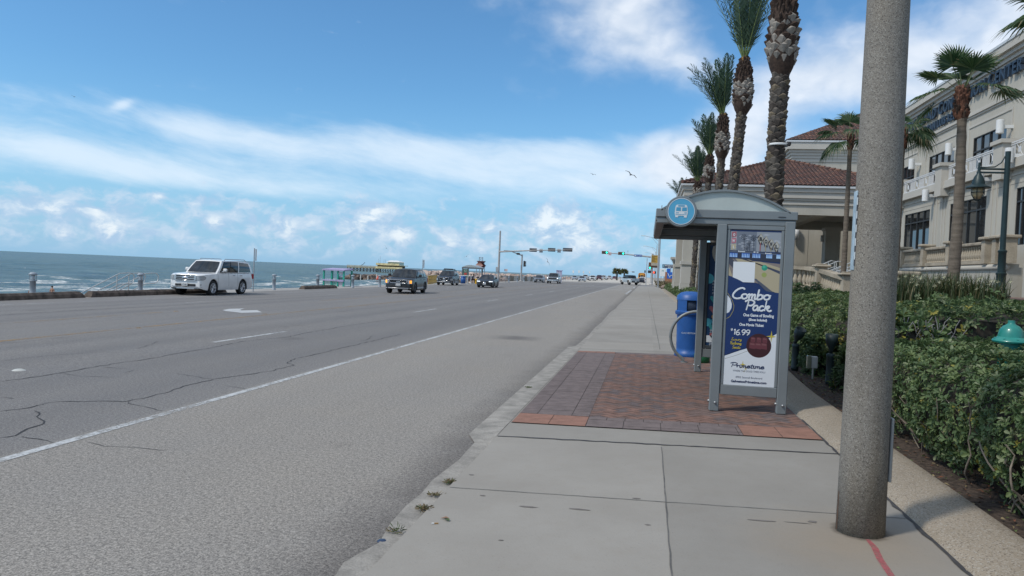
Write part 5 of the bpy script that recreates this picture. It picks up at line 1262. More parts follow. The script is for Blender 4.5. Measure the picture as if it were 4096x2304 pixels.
mb = MB(); put_text(mb, 'Larry Canada Blvd', (p.x - .42, sy - .53, p.z - .10), (1, 0, 0), (0, 0, 1), .24, fit=1.2, bold=.006); mb.disc((p.x - .62, sy - .53, p.z), .15, 14, 'y', 0, 1, -1); mb.build('lettering', [SIGNW], s_)
p = S_(2512, 1008); mb = MB(); mb.tube([(p.x, sy, p.z - .4), (p.x, sy, p.z + .35)], .03, 5); mb.tube([(p.x - .12, sy, p.z + .1), (p.x - .12, sy, p.z + .3)], .05, 5); mb.build('sensor', SIGNB, t_)
mb = MB(); p = onY(2600, 1063, sy); mb.rbox((p.x - .32, sy - .6, p.z - .75), (p.x + .3, sy - .5, p.z + .75), .05); s_ = mb.build('signal_head', [SIGY], t_)
for k, m in ((1, OFFL), (0, OFFL), (-1, TEALON)):
    mb = MB(); mb.disc((p.x, sy - .62, p.z + k * .45), .18, 14, 'y', 0, 1, -1); mb.build('lens', [m], s_)
# pedestrian post and heads
t_ = thing('signal_post', 'slim grey post with pedestrian signal heads at the sidewalk corner', 'pedestrian signal', (-.22, 130, walkz(-.2)))
tp = onY(2585, 1033, 130); b0 = onY(2583, 1146, 130)
mb = MB(); mb.tube([(b0.x, 130, walkz(0)), (b0.x + .02, 130, tp.z)], .055, 8); mb.build('pole', GALV, t_)
mb = MB(); p = onY(2598, 1087, 130); mb.rbox((p.x - .28, 129.85, p.z - .24), (p.x + .28, 130.1, p.z + .24), .06); mb.build('signal_head', SIGH, t_)
mb = MB(); p = onY(2580, 1086, 130); mb.rbox((p.x - .11, 129.9, p.z - .25), (p.x + .11, 130.2, p.z + .22), .05); mb.build('signal_head', SIGH, t_)
t_ = thing('pedestrian_signal', 'red lit pedestrian signal beside the mast pole', 'pedestrian signal', (1.9, 172, .05))
REDON = mat('lit red hand lamp', (1.0, .10, .05), .4, var=0, emit=1.6)
p = onY(2616, 1090, 172); mb = MB(); mb.rbox((p.x - .35, 171.8, p.z - .3), (p.x + .45, 172, p.z + .3), .05); h_ = mb.build('signal_head', SIGH, t_)
mb = MB(); mb.rbox((p.x - .2, 171.75, p.z - .2), (p.x + .1, 171.79, p.z + .2), .02); mb.build('lens', REDON, h_); mb = MB(); mb.tube([(p.x - .2, 172, 0), (p.x - .2, 172, p.z)], .06, 6); mb.build('pole', GALV, t_)
# lamp pole with the yellow banner
t_ = thing('banner_pole', 'tall grey pole flying a yellow district banner over the sidewalk', 'banner pole', (2.05, 118, walkz(2)))
YB = 118.0; S_ = lambda px, py: onY(px, py, YB)
b0 = S_(2632, 1147); tp = S_(2641, 900)
mb = MB(); mb.tube([(b0.x, YB, walkz(2)), (b0.x + .01, YB, 13)], [.105, .075], 10); mb.build('pole', GALV, t_)
a, c = S_(2606, 1021), S_(2629, 1071)
BANY = mat('yellow banner cloth', (.50, .31, .055), .7, var=.08); BANW = mat('pale banner picture', (.42, .38, .30), .7, var=.3, scale=6); BAND = mat('dark banner picture', (.075, .045, .03), .7, var=.4, scale=5)
mb = MB(); hB = a.z - c.z; mb.rbox((a.x, YB - .03, a.z - hB * .6), (c.x, YB - .01, a.z), .004); bn_ = mb.build('banner', [BANY], t_)
mb = MB(); mb.box((a.x, YB - .03, a.z - hB * .84), (c.x, YB - .01, a.z - hB * .6)); mb.build('banner_picture', [BANW], bn_)
mb = MB(); mb.box((a.x, YB - .03, c.z), (c.x, YB - .01, a.z - hB * .84)); mb.build('banner_foot', [BAND], bn_)
mb = MB()
for i, s_ in enumerate(('GALVESTON', 'ISLAND', 'CONVENTION', 'CENTER', 'DISTRICT')): put_text(mb, s_, (a.x + .04, YB - .036, a.z - hB * (.115 + .105 * i)), (1, 0, 0), (0, 0, 1), hB * .10, fit=(.78, .5, .86, .52, .66)[i] * (c.x - a.x), bold=.004)
mb.build('lettering', [BLKI], bn_)
for z in (a.z + .03, c.z - .03):
    mb = MB(); mb.tube([(a.x, YB - .02, z), (b0.x, YB, z)], .018, 5); mb.build('bracket', GALV, t_)
# street lamps down the kerb
LAMPW = mat('pale lamp head', (.6, .6, .58), .5, var=.05)
for px, tpx, tpy, Y_, lb in ((2628, 2567, 943, 150, 'nearest tall street lamp with double curved arm'), (2621, 2574, 984, 205, 'second street lamp, a bird perched on its head'), (2616, 2580, 1010, 270, 'third and smallest street lamp down the kerb')):
    b0 = onY(px, 1135, Y_); q = onY(tpx, tpy, Y_); x = b0.x
    t_ = thing('street_lamp', lb, 'street lamp', (x, Y_, .03), 0, 'street lamps down the kerb')
    mb = MB(); mb.tube([(x, Y_, .03), (x, Y_, q.z + .3)], [.13, .08], 8); mb.build('pole', POLE, t_)
    mb = MB(); mb.tube([(x, Y_, q.z - 1.0), (x - 1.0, Y_, q.z - .35), (q.x + .6, Y_, q.z)], .04, 5); mb.tube([(x, Y_, q.z - 1.9), (x - .7, Y_, q.z - 1.1), (x - 1.4, Y_, q.z - .25)], .03, 5); mb.build('arm', POLE, t_)
    mb = MB(); mb.rbox((q.x - .1, Y_ - .14, q.z - .06), (q.x + .75, Y_ + .14, q.z + .06), .05); mb.build('lamp_head', LAMPW, t_)
# far signals across the second junction
t_ = thing('traffic_signal', 'distant white mast arm above the two far palm trees', 'traffic signal', tuple(onY(2463, 1105, 430)))
a = onY(2463, 1066, 430); e = onY(2537, 1086, 430); z = onY(2475, 1084, 430).z
mb = MB(); mb.tube([(a.x, 430, roadz(a.x)), (a.x, 430, a.z)], .28, 6); mb.build('pole', LAMPW, t_)
mb = MB(); mb.tube([(a.x, 430, z), (e.x, 430, z)], .14, 6); mb.build('mast_arm', LAMPW, t_)
for px in (2500, 2533):
    p = onY(px, 1086, 430); mb = MB(); mb.rbox((p.x - .75, 429.5, z - .5), (p.x + .75, 430, z + .1), .1); mb.build('signal_head', BKPL, t_)
# billboards and shop signs in the distance on the right
def board(name, lb, x0, y0, x1, y1, Y_, m, cat='sign', legs=True, texts=(), depth=.4, z0=0.0, tm=None):
    a, c = onY(x0, y0, Y_), onY(x1, y1, Y_)
    t_ = thing(name, lb, cat, ((a.x + c.x) / 2, Y_, z0)); mb = MB(); mb.rbox((a.x, Y_, c.z), (c.x, Y_ + depth, a.z), .02); b_ = mb.build('panel', [m], t_)
    if legs:
        for f in (.25, .75):
            x = a.x + (c.x - a.x) * f; mb = MB(); mb.box((x - .12, Y_ + .05, z0), (x + .12, Y_ + .3, c.z)); mb.build('leg', SIGNB, t_)
    if texts:
        mb = MB()
        for s_, fx, fz, fh, fw in texts: put_text(mb, s_, (a.x + (c.x - a.x) * fx, Y_ - .02, c.z + (a.z - c.z) * fz), (1, 0, 0), (0, 0, 1), (a.z - c.z) * fh, fit=(c.x - a.x) * fw, bold=.01)
        mb.build('lettering', [tm or SIGNW], b_)
    return t_, a, c
NAVYB = mat('slate navy billboard', (.045, .055, .10), .5, var=.08); BLUEH = mat('bright blue sign panel', (.015, .12, .50), .45, var=.05)
t_, a, c = board('billboard', 'slate billboard with white lettering beyond the sidewalk', 2650, 1057, 2695, 1073, 240, NAVYB, 'billboard', True, (('BEACHFRONT PA', .22, .52, .42, .75), ('@PORT', .5, .14, .32, .3)))
mb = MB(); mb.add([(a.x + .25, 239.95, c.z + .3), (a.x + .55, 239.95, c.z + .3), (a.x + .62, 239.95, c.z + .8), (a.x + .4, 239.95, a.z - .12), (a.x + .2, 239.95, c.z + .8)], [(0, 1, 2, 3, 4)]); mb.build('leaf_mark', [mat('pale teal mark', (.2, .42, .5), .6, var=0)], t_)
t_, a, c = board('notice_board', 'white sign board with small print below the billboard', 2640, 1074, 2662, 1106, 236, SIGNW, 'sign', True, (('H', .32, .62, .30, .3), ('Uo', 1.02, .68, .16, .1)), tm=mat('sea green print', (.05, .25, .25), .6, var=0))
t_, a, c = board('shop_sign', 'blue sign panel with a white curling mark beside the gate pier', 2669, 1088, 2689, 1115, 150, BLUEH, 'sign', False, depth=.5)
mb = MB(); C_ = [(.12, .80), (.22, .68), (.28, .5), (.4, .38), (.55, .42), (.58, .3), (.5, .2), (.42, .28), (.5, .4), (.7, .5), (.95, .52)]
mb.ribbon([(a.x + (c.x - a.x) * u, 149.97, c.z + (a.z - c.z) * v) for u, v in C_], .12, (0, -1, 0)); mb.build('white_mark', [SIGNW], t_)
mb = MB(); q = onY(2661, 1089, 150); mb.rbox((q.x, 150, 0), (a.x, 150.5, a.z), .02); mb.build('brick_pier', mat('orange brick pier', (.36, .16, .09), .9, var=.2, scale=3), t_)
mb = MB(); q0, q1 = onY(2668, 1074, 150), onY(2681, 1088, 150); mb.rbox((q0.x, 150.1, a.z - .01), (q1.x, 150.4, q0.z), .01); mb.build('upper_panel', BLUEH, t_)
mb = MB(); mb.box((a.x, 150.02, 0), (c.x, 150.48, c.z)); mb.build('plinth', mat('sign plinth', (.35, .17, .10), .9, var=.2), t_)
# ================================================================ bus stop and the things round it
AL = mat('grey powder coated aluminium', (.195, .215, .222), .42, .15, var=.07, scale=2.5)
ALD = mat('dark grey shelter trim', (.055, .062, .068), .5, .1, var=.1)
BOLT = mat('zinc bolt', (.38, .39, .40), .4, .7, var=.1)
MILK = mat('milky polycarbonate', (.43, .475, .45), .35, var=.10, scale=2, sub=.0)
BY0, BY1 = 9.58, 13.52
XL, XP, XR = .07, .90, 1.70                 # roof edge, post row, right post row
st = thing('bus_shelter', 'grey aluminium bus shelter with arched roof and bowling advertisement on the brick pad', 'bus shelter', (1.1, 11.5, walkz(1.1)))
def part(nm, m, boxes, parent=None, ch=.008, mb=None):
    g = mb or MB()
    for a, b_ in boxes: g.rbox(a, b_, ch)
    return g.build(nm, m, parent if parent is not None else st)
def spost(x, y, z1=2.40, w_=.058):
    zb = walkz(x) + .012
    p_ = part('post', AL, [((x - w_, y - .05, zb), (x + w_, y + .05, z1))])
    g = MB()
    for dy in (-.055,): g.lathe([(0, -.018), (.014, -.016), (.016, 0)], (x + .01, y + dy, zb + .11), 8, 0, 'y')
    g.lathe([(0, -.02), (.014, -.018), (.016, 0)], (x - w_ - .0, y, zb + .12), 8, 0, 'x')
    g.build('bolt', BOLT, p_)
spost(.89, BY0); spost(1.695, BY0, 2.45); spost(.945, BY1 - .05); spost(1.72, BY1 - .05); spost(1.72, (BY0 + BY1) / 2, 2.4, .04)
def beams(y, s_):
    part('roof_beam', AL, [((XL, y - .045, 2.47), (1.775, y + .045, 2.575))]); part('roof_beam', AL, [((XL + .02, y - .04 + .012, 2.395), (1.76, y + .04, 2.468))])
beams(BY0, -1); beams(BY1 + .05, 1)
part('roof_beam', AL, [((XL, BY0 + .05, 2.43), (XL + .12, BY1, 2.565))]); part('roof_beam', AL, [((1.66, BY0 + .05, 2.43), (1.77, BY1, 2.56))])
part('gutter_board', mat('stained soffit board', (.17, .15, .14), .7, var=.35, scale=6), [((XL + .005, BY0 + .06, 2.395), (XL + .10, BY1 - .02, 2.428))])
# arched roof: rim, milky gable and curved sheet
AC, AX0, AX1, AZ, AH = .91, .155, 1.665, 2.578, .235
def arc(f, k=0): 
    x = AX0 - k + (AX1 - AX0 + 2 * k) * f; return x, AZ + (AH + k) * (1 - (2 * f - 1) ** 2) - k * .2
g = MB(); n = 24
A_ = [arc(i / n) for i in range(n + 1)]
g.prism([(x, BY0 - .01, z) for x, z in A_] , (0, .012, 0)); g.build('gable_sheet', MILK, st)
g = MB(); g.prism([(x, BY1 + .06, z) for x, z in A_] , (0, .012, 0)); g.build('gable_sheet', MILK, st)
for y0, y1 in ((BY0 - .045, BY0 + .06), (BY1 + .0, BY1 + .1)):
    g = MB(); o_ = [arc(i / n, .022) for i in range(n + 1)]
    g.add([(x, y, z) for (x, z) in o_ for y in (y0, y1)] + [(x, y, z - .026) for (x, z) in o_ for y in (y0, y1)],
          [(2 * i, 2 * i + 1, 2 * i + 3, 2 * i + 2) for i in range(n)] + [(2 * (n + 1) + 2 * i, 2 * i, 2 * i + 2, 2 * (n + 1) + 2 * i + 2) for i in range(n)] + [(2 * (n + 1) + 2 * i + 2, 2 * (n + 1) + 2 * i + 3, 2 * (n + 1) + 2 * i + 1, 2 * (n + 1) + 2 * i) for i in range(n)], 0, False)
    g.build('roof_rim', AL, st, angle=40)
g = MB(); g.grid(lambda u, v: (arc(u)[0], BY0 + .05 + (BY1 - BY0) * v, arc(u)[1] + .004), 24, 6); g.build('roof_sheet', MILK, st)
# cross bars seen from below
part('roof_rafter', ALD, [((XL + .12, BY0 + 1.3, 2.50), (1.66, BY0 + 1.36, 2.56))]); part('roof_rafter', ALD, [((XL + .12, BY0 + 2.6, 2.50), (1.66, BY0 + 2.66, 2.56))])
g = MB(); g.rbox((1.545, BY0 - .052, 2.50), (1.635, BY0 - .042, 2.512), .003); g.build('slot', ALD, st)
# round bus sign
SIGNBL = mat('sky blue sign face', (.085, .36, .56), .4, var=.05, scale=3); SIGNWH = mat('sign white', (.62, .66, .68), .45, var=.04)
sc = Vector((.375, BY0 - .10, 2.535)); sg = MB(); sg.lathe([(0, -.04), (.186, -.04), (.192, -.03), (.192, .04), (0, .045)], sc, 40, 0, 'y'); sgn = sg.build('round_sign', AL, st, angle=40)
g = MB(); g.disc(sc + Vector((0, -.043, 0)), .166, 40, 'y', 0, 1, -1); g.build('sign_face', SIGNBL, sgn)
g = MB(); R_ = [(sc.x + .161 * math.cos(2 * PI * k / 40), sc.y - .046, sc.z + .161 * math.sin(2 * PI * k / 40)) for k in range(41)]; g.ribbon(R_, .007, (0, -1, 0))
def sp2(pts, mi=0, y=-.047): g.add([(sc.x + x, sc.y + y, sc.z + z) for x, z in pts], [list(range(len(pts)))], mi)
sp2([(-.072, -.055), (.072, -.055), (.080, -.02), (.074, .045), (.068, .072), (.055, .082), (-.055, .082), (-.068, .072), (-.074, .045), (-.080, -.02)]); sp2([(-.07, -.075), (-.035, -.075), (-.035, -.055), (-.07, -.055)]); sp2([(.035, -.075), (.07, -.075), (.07, -.055), (.035, -.055)])
for x0, x1 in ((-.066, -.006), (.006, .066)): sp2([(x0 + .002, .005), (x1, .005), (x1, .05), (x0 + .006, .05)], 1, -.049)
sp2([(-.04, .060), (.04, .060), (.04, .076), (-.04, .076)], 1, -.049); sp2([(-.068, -.042), (.068, -.042), (.068, -.037), (-.068, -.037)], 1, -.049)
for x in (-.055, .045): 
    for d in (0, .016): g.disc((sc.x + x + d, sc.y - .049, sc.z - .018), .007, 10, 'y', 1, 1, -1)
g.build('bus_symbol', [SIGNWH, mat('sign blue print', (.06, .30, .48), .4, var=.04)], sgn)
# ---- the advertisement
FX0, FX1, FZ0, FZ1 = .955, 1.635, .365, 2.395
part('ad_frame', AL, [((FX0, BY0 - .035, FZ0 - .09), (FX1, BY0 + .035, FZ0 + .035)), ((FX0, BY0 - .03, FZ1 - .055), (FX1, BY0 + .03, FZ1 - .002)), ((FX0, BY0 - .03, FZ0 + .037), (FX0 + .035, BY0 + .03, FZ1 - .057)), ((FX1 - .035, BY0 - .03, FZ0 + .037), (FX1, BY0 + .03, FZ1 - .057))], ch=.006)
px0, px1, pz0, pz1 = FX0 + .036, FX1 - .036, FZ0 + .037, FZ1 - .058
ADN = mat('poster navy', (.010, .032, .125), .3, var=.04); ADW = mat('poster white', (.66, .69, .72), .3, var=.02); ADG = mat('poster gold', (.50, .40, .05), .35, var=.05)
ad = part('ad_panel', ADN, [((px0, BY0 - .018, pz0), (px1, BY0 + .02, pz1))], ch=.002)
PWd, PHt = px1 - px0, pz1 - pz0
def A(u, v, k=1): return (px0 + PWd * u, BY0 - .018 - k, pz0 + PHt * v)     # u right, v up, k = print layer
LAY = [.0006]
def nl(): LAY[0] += .00003; return LAY[0]
JOBS = []
ART = MB(); ARM = {}
def art(col, pts, k):
    key = tuple(col)
    if key not in ARM: ARM[key] = len(ARM)
    JOBS.append((k, len(JOBS), pts, ARM[key], None))
def circ(cu, cv, r, n=26, sx=1.0): return [(cu + r * sx * math.cos(2 * PI * i / n), cv + r * PWd / PHt * math.sin(2 * PI * i / n)) for i in range(n)]
# photograph of the lanes
art((.28, .30, .33), [(0, .865), (1, .865), (1, .99), (0, .99)], 1)
r_ = random.Random(8)
for i in range(26):
    u, v = r_.random(), .875 + r_.random() * .10; art((.40, .42, .45), [(max(0, u - .07), v), (min(1, u + .02), v - .004), (min(1, u + .09), v + .003), (max(0, u - .01), v + .008)], 2)
art((.16, .18, .22), [(.13, .865), (.52, .865), (.52, .99), (.13, .99)], 2)
for i in range(16):
    u, v = .15 + r_.random() * .3, .875 + r_.random() * .09; art((.32, .34, .38), [(u, v), (u + .05, v - .003), (u + .09, v + .003), (u + .03, v + .008)], 3)
for cu, cv, hgt, s_ in ((.27, .955, .085, .055), (.46, .95, .08, .055), (.38, .915, .05, .04), (.335, .885, .02, .04)):
    art((.04, .045, .06), [(cu + .01, .868), (cu + .022, .868), (cu + .008, cv), (cu - .004, cv)], 4)
    for k in range(9):
        a = 2 * PI * k / 9 + .2; art((.04, .045, .06), [(cu, cv), (cu + s_ * math.cos(a - .16), cv + s_ * .34 * math.sin(a - .16)), (cu + s_ * 1.15 * math.cos(a), cv + s_ * .38 * math.sin(a)), (cu + s_ * math.cos(a + .16), cv + s_ * .34 * math.sin(a + .16))], 4)
for j, (ch_, col) in enumerate((('O', (.36, .12, .14)), ('W', (.45, .16, .2)), ('L', (.46, .40, .27)))):
    v0 = .955 - j * .040; art(col, [(.03, v0 - .004), (.12, v0), (.12, v0 + .034), (.03, v0 + .03)], 3)
BL = []
for j, ch_ in enumerate('BOWL'):
    cu, cv = .60 + j * .105, .945 - j * .0155
    art((.05, .05, .07), [(cu - .075, cv + .012), (cu - .02, cv - .036), (cu + .04, cv - .036), (cu - .01, cv + .03)], 4)
    art((.36, .30, .18), [(cu - .055, cv + .002), (cu, cv - .030), (cu + .055, cv + .004), (cu, cv + .036)], 5); art((.42, .42, .40), [(cu - .045, cv + .002), (cu, cv - .024), (cu + .045, cv + .004), (cu, cv + .030)], 6)
    art((.35, .08, .07) if j == 0 else (.36, .30, .18), [(cu - .012, .868), (cu + .004, .868), (cu + .004, cv - .028), (cu - .012, cv - .028)], 5)
art((.03, .035, .06), [(0, .815), (1, .80), (1, .858), (0, .868)], 7); art((.10, .12, .17), [(0, .856), (1, .846), (1, .853), (0, .864)], 8)
for j, (u0, u1) in enumerate(((.0, .16), (.24, .40), (.45, .61), (.72, .84), (.92, 1.0))):
    art((.02, .10, .42), [(u0, .824), (u1, .822), (u1, .850), (u0, .852)], 8)
    for k in range(5):
        uu = u0 + (u1 - u0) * (k + .5) / 5; art((.42, .62, .85), [(uu - .010, .824), (uu + .010, .824), (uu + .007, .838), (uu + .005, .848), (uu - .005, .848), (uu - .007, .838)], 9)
art((.23, .19, .17), [(0, .815), (1, .79), (1, .70), (.6, .66), (0, .70)], 8); art((.42, .36, .24), [(.12, .815), (.40, .81), (1, .725), (1, .60), (.86, .615), (.45, .70)], 9); art((.42, .36, .24), [(.40, .80), (.62, .80), (1, .765), (1, .735)], 10)
art((.05, .06, .10), [(.18, .818), (.28, .817), (1, .728), (1, .745), (.70, .775)], 11); art((.06, .065, .09), [(.0, .815), (.05, .815), (.40, .70), (.30, .68), (0, .78)], 11); art((.12, .13, .17), [(.08, .815), (.10, .815), (.44, .71), (.42, .70)], 12)
art((.42, .36, .24), [(0, .70), (0, .765), (.08, .70)], 12); art((.08, .09, .12), [(.50, .69), (.55, .69), (.92, .602), (.80, .60)], 12)
art((.02, .28, .18), circ(.70, .762, .058), 13); art((.06, .42, .28), circ(.69, .768, .03), 14); art((.30, .34, .10), circ(.70, .717, .050), 13)
art((.72, .74, .76), [(.085, .665), (.515, .665), (.515, .795), (.085, .795)], 15)
# navy field with its curved top edge, white foot
NV = [(0, .19), (0, .705), (.2, .680)] + [(.2 + .8 * t_, .680 - .075 * t_ - .018 * math.sin(PI * t_)) for t_ in (.2, .4, .6, .8, 1)] + [(1, .32)]
art((.010, .032, .125), NV, 16)
art((.66, .69, .72), [(0, 0), (1, 0), (1, .345), (.62, .262), (.3, .225), (0, .185)], 17)
art((.66, .69, .72), [(0, .46), (.05, .468), (.09, .495), (.095, .52), (.06, .555), (0, .578)], 17)
JOBS.append((18, 900, ((0, .425), (.07, .44), (.13, .48), (.14, .51), (.1, .545), (0, .592)), ARM.setdefault((.5, .4, .05), len(ARM)), .004))
JOBS.append((18, 901, ((0, .165), (.25, .195), (.5, .232), (.6, .25)), ARM.setdefault((.2, .2, .18), len(ARM)), .004))
art((.045, .012, .016), circ(.665, .262, .245, 36), 19)
for j in range(3):
    for i in range(4):
        u, v = .50 + i * .115 - j * .02, .285 - j * .042
        w_, h_ = .095 + j * .02, .030 + j * .008
        if (u + w_ / 2 - .665) ** 2 + ((v - .262) * PHt / PWd) ** 2 < .036: art((.13, .035, .045), [(u, v), (u + w_, v - .004), (u + w_, v + h_ - .004), (u + w_ * .5, v + h_ + .002), (u, v + h_)], 20); art((.20, .08, .085), [(u + .01, v + h_ * .62), (u + w_ - .01, v + h_ * .58), (u + w_ - .02, v + h_ * .8), (u + .02, v + h_ * .85)], 21)
def star(u, v, s_, k):
    pts = []
    for i in range(8):
        a = PI / 2 + PI / 4 * i; r = s_ if i % 2 == 0 else s_ * .22; pts.append((u + r * math.cos(a), v + r * 1.25 * PWd / PHt * math.sin(a)))
    art((.5, .4, .05), pts, k)
star(.90, .325, .10, 22); star(.37, .135, .065, 22); star(.43, .108, .035, 22); star(.40, .092, .02, 22)
for k, _, pts, mi_, wd_ in sorted(JOBS, key=lambda q: q[:2]):
    z_ = nl()
    if wd_: ART.ribbon([A(u, v, z_) for u, v in pts], wd_, (0, -1, 0), mi_)
    else: ART.add([A(u, v, z_) for u, v in pts], [list(range(len(pts)))], mi_)
mats_ = [None] * len(ARM)
for c_, i in ARM.items(): mats_[i] = mat('poster print', c_, .3, var=0)
ART.build('artwork', mats_, ad)
TX = MB()
def tx(s_, u, v, h, w_, k=19, mi=0, align='LEFT', bold=.002): put_text(TX, s_, A(u, v, nl()), (1, 0, 0), (0, 0, 1), h, mi, fit=w_ * PWd, align=align, bold=bold)
tx('O', .055, .960, .045, .04, 9); tx('W', .045, .920, .045, .055, 9); tx('L', .06, .880, .045, .035, 9)
for j, ch_ in enumerate('BOWL'): tx(ch_, .60 + j * .105 - .028, .945 - j * .0155 - .010, .06, .055, 9, 3, bold=.004)
tx('Brunswick', .17, .8585, .02, .14, 9); tx('10', .47, .857, .018, .035, 9); tx('11', .53, .856, .018, .03, 9); tx('Brunswick', .70, .8515, .02, .13, 9)
tx('One Game of Bowling', .93 - .60, .447, .05, .60); tx('(Shoes Included)', .44, .420, .04, .36); tx('One Movie Ticket', .26, .385, .046, .48); 
tx('WHERE THE GOOD TIMES ROLL!', .18, .088, .030, .64, 19, 1, bold=.0); tx('8902 Seawall Boulevard', .24, .047, .034, .52, 19, 1, bold=0); tx('GalvestonPrimetime.com', .15, .018, .042, .70, 19, 1)
tx('$', .10, .352, .035, .04, 19); 
# brush script, drawn as strokes (x right, y up, in x-heights)
GLY = {'C': [[(1.55, 1.75), (1.5, 1.95), (1.2, 2.05), (.75, 1.85), (.3, 1.35), (.05, .75), (.1, .3), (.45, .02), (.95, .05), (1.5, .35)]],
 'o': [[(.55, .9), (.25, .8), (.08, .45), (.2, .1), (.5, .0), (.8, .2), (.88, .55), (.7, .85), (.5, .92)], [(.8, .8), (1.05, .8)]],
 'm': [[(0, .75), (.2, .9), (.15, 0)], [(.17, .5), (.4, .85), (.6, .85), (.55, 0)], [(.57, .5), (.8, .85), (1.0, .8), (.95, .1), (1.1, 0), (1.25, .15)]],
 'b': [[(.25, 1.95), (.12, .1), (.4, 0), (.72, .15), (.82, .5), (.65, .85), (.4, .85), (.17, .55)], [(.75, .8), (.95, .85)]],
 'P': [[(.45, 1.75), (.2, 0)], [(-.15, 1.6), (.3, 1.9), (.9, 1.95), (1.35, 1.65), (1.3, 1.2), (.9, .9), (.45, .95)]],
 'a': [[(.8, .85), (.5, .95), (.2, .75), (.08, .4), (.2, .05), (.5, .05), (.75, .4), (.82, .85)], [(.82, .85), (.78, .15), (.95, .0), (1.1, .15)]],
 'c': [[(.75, .75), (.55, .92), (.25, .78), (.08, .42), (.2, .08), (.5, .0), (.85, .25)]],
 'k': [[(.3, 1.95), (.12, 0)], [(.2, .45), (.55, .9), (.8, .85), (.7, .55), (.3, .45)], [(.42, .45), (.7, .05), (1.0, .0), (1.25, .2)]],
 'r': [[(0, .7), (.2, .95), (.25, .75), (.2, 0)], [(.22, .5), (.45, .85), (.7, .82)]],
 'i': [[(0, .6), (.2, .9), (.17, .15), (.35, 0), (.5, .15)], [(.24, 1.25), (.26, 1.32)]],
 't': [[(.35, 1.6), (.18, .15), (.35, 0), (.55, .15)], [(-.05, 1.05), (.75, 1.12)]],
 'e': [[(.12, .42), (.6, .55), (.72, .8), (.5, .95), (.22, .78), (.08, .4), (.2, .06), (.5, 0), (.9, .28)]],
 'L': [[(.9, 1.7), (.55, 1.9), (.35, 1.3), (.3, .5), (.05, .1), (.4, .15), (.8, .0), (1.15, .2)]], 'u': [[(.05, .9), (.1, .2), (.35, 0), (.65, .3), (.75, .9)], [(.75, .9), (.75, .1), (.95, .1)]], 'x': [[(.05, .85), (.3, .8), (.6, .05), (.9, .1)], [(.8, .9), (.1, .0)]], 'y': [[(.05, .9), (.15, .35), (.4, .3), (.75, .9)], [(.75, .9), (.6, -.4), (.2, -.6), (.1, -.35), (.9, .2)]],
 'R': [[(.4, 1.75), (.2, 0)], [(-.1, 1.6), (.4, 1.9), (1.0, 1.8), (1.0, 1.3), (.45, .95), (1.0, .05), (1.3, .1)]], 'l': [[(.1, .3), (.45, 1.5), (.4, 1.9), (.2, 1.5), (.2, .2), (.4, .0), (.6, .2)]], 'n': [[(0, .75), (.2, .9), (.15, 0)], [(.17, .5), (.45, .88), (.7, .8), (.65, .1), (.85, 0), (1.0, .15)]], 'g': [[(.75, .85), (.45, .95), (.1, .6), (.2, .15), (.5, .2), (.78, .9), (.7, -.4), (.3, -.6), (.15, -.35), (.95, .2)]], 'S': [[(1.0, 1.6), (.7, 1.9), (.35, 1.6), (.5, 1.1), (.85, .7), (.75, .15), (.3, 0), (0, .3)]], 's': [[(.05, .1), (.45, .9), (.6, .4), (.4, .0), (.1, .1)]],
 '1': [[(.1, 1.2), (.35, 1.5), (.3, 0)]], '6': [[(.75, 1.5), (.3, 1.1), (.08, .5), (.3, .0), (.7, .05), (.85, .45), (.6, .75), (.15, .55)]], '9': [[(.85, 1.0), (.6, .7), (.2, .8), (.12, 1.2), (.4, 1.5), (.8, 1.4), (.85, 1.0), (.7, .4), (.3, .0)]], '.': [[(.05, .0), (.12, .08)]]}
ADV = {'C': 1.2, 'o': .98, 'm': 1.22, 'b': .95, 'P': 1.2, 'a': 1.0, 'c': .82, 'k': 1.1, 'r': .68, 'i': .45, 't': .55, 'e': .85, 'L': 1.0, 'u': .92, 'x': .85, 'y': .85, 'R': 1.15, 'l': .5, 'n': .95, 'g': .9, 'S': 1.0, 's': .6, '1': .55, '6': .95, '9': .98, '.': .3, ' ': .5}
def smooth_pts(P_, n=5):
    if len(P_) < 3: return P_
    out = []
    for i in range(len(P_) - 1):
        p0, p1, p2, p3 = P_[max(0, i - 1)], P_[i], P_[i + 1], P_[min(len(P_) - 1, i + 2)]
        for k in range(n):
            t_ = k / n; out.append(tuple(.5 * (2 * b_ + (c - a) * t_ + (2 * a - 5 * b_ + 4 * c - d) * t_ ** 2 + (-a + 3 * b_ - 3 * c + d) * t_ ** 3) for a, b_, c, d in zip(p0, p1, p2, p3)))
    return out + [P_[-1]]
def script(word, u, v, w_, xh, thick, mi, k=19, slant=.06):
    tot = sum(ADV[c] for c in word); s_ = w_ / tot; x = 0
    for c in word:
        for stq in GLY.get(c, []):
            P_ = smooth_pts(stq); k = nl(); Q_ = [A(u + (x + a + slant * b_) * s_, v + b_ * xh, k) for a, b_ in P_]; n0 = len(TX.v)
            TX.tube(Q_, [thick * (.36 if i in (0, len(Q_) - 1) else .5) for i in range(len(Q_))], 8, mi)
            y0 = Q_[0][1]; TX.v[n0:] = [(a, y0 + (b_ - y0) * .05, c_) for a, b_, c_ in TX.v[n0:]]
        x += ADV[c]
script('Combo', .10, .558, .74, .0335, .0225, 0); script('Pack', .36, .486, .50, .0335, .0225, 0)
script('Primetime', .13, .115, .66, .0155, .0105, 1); script('16.99', .15, .325, .33, .0225, .012, 0)
script('Luxury', .12, .288, .20, .0095, .0052, 2); script('Reclining', .10, .262, .22, .0095, .0052, 2); script('Seats', .14, .236, .16, .0095, .0052, 2)
TX.build('lettering', [ADW, mat('poster navy print', (.016, .028, .085), .3, var=0), ADG, mat('poster black print', (.05, .045, .04), .3, var=0)], ad)
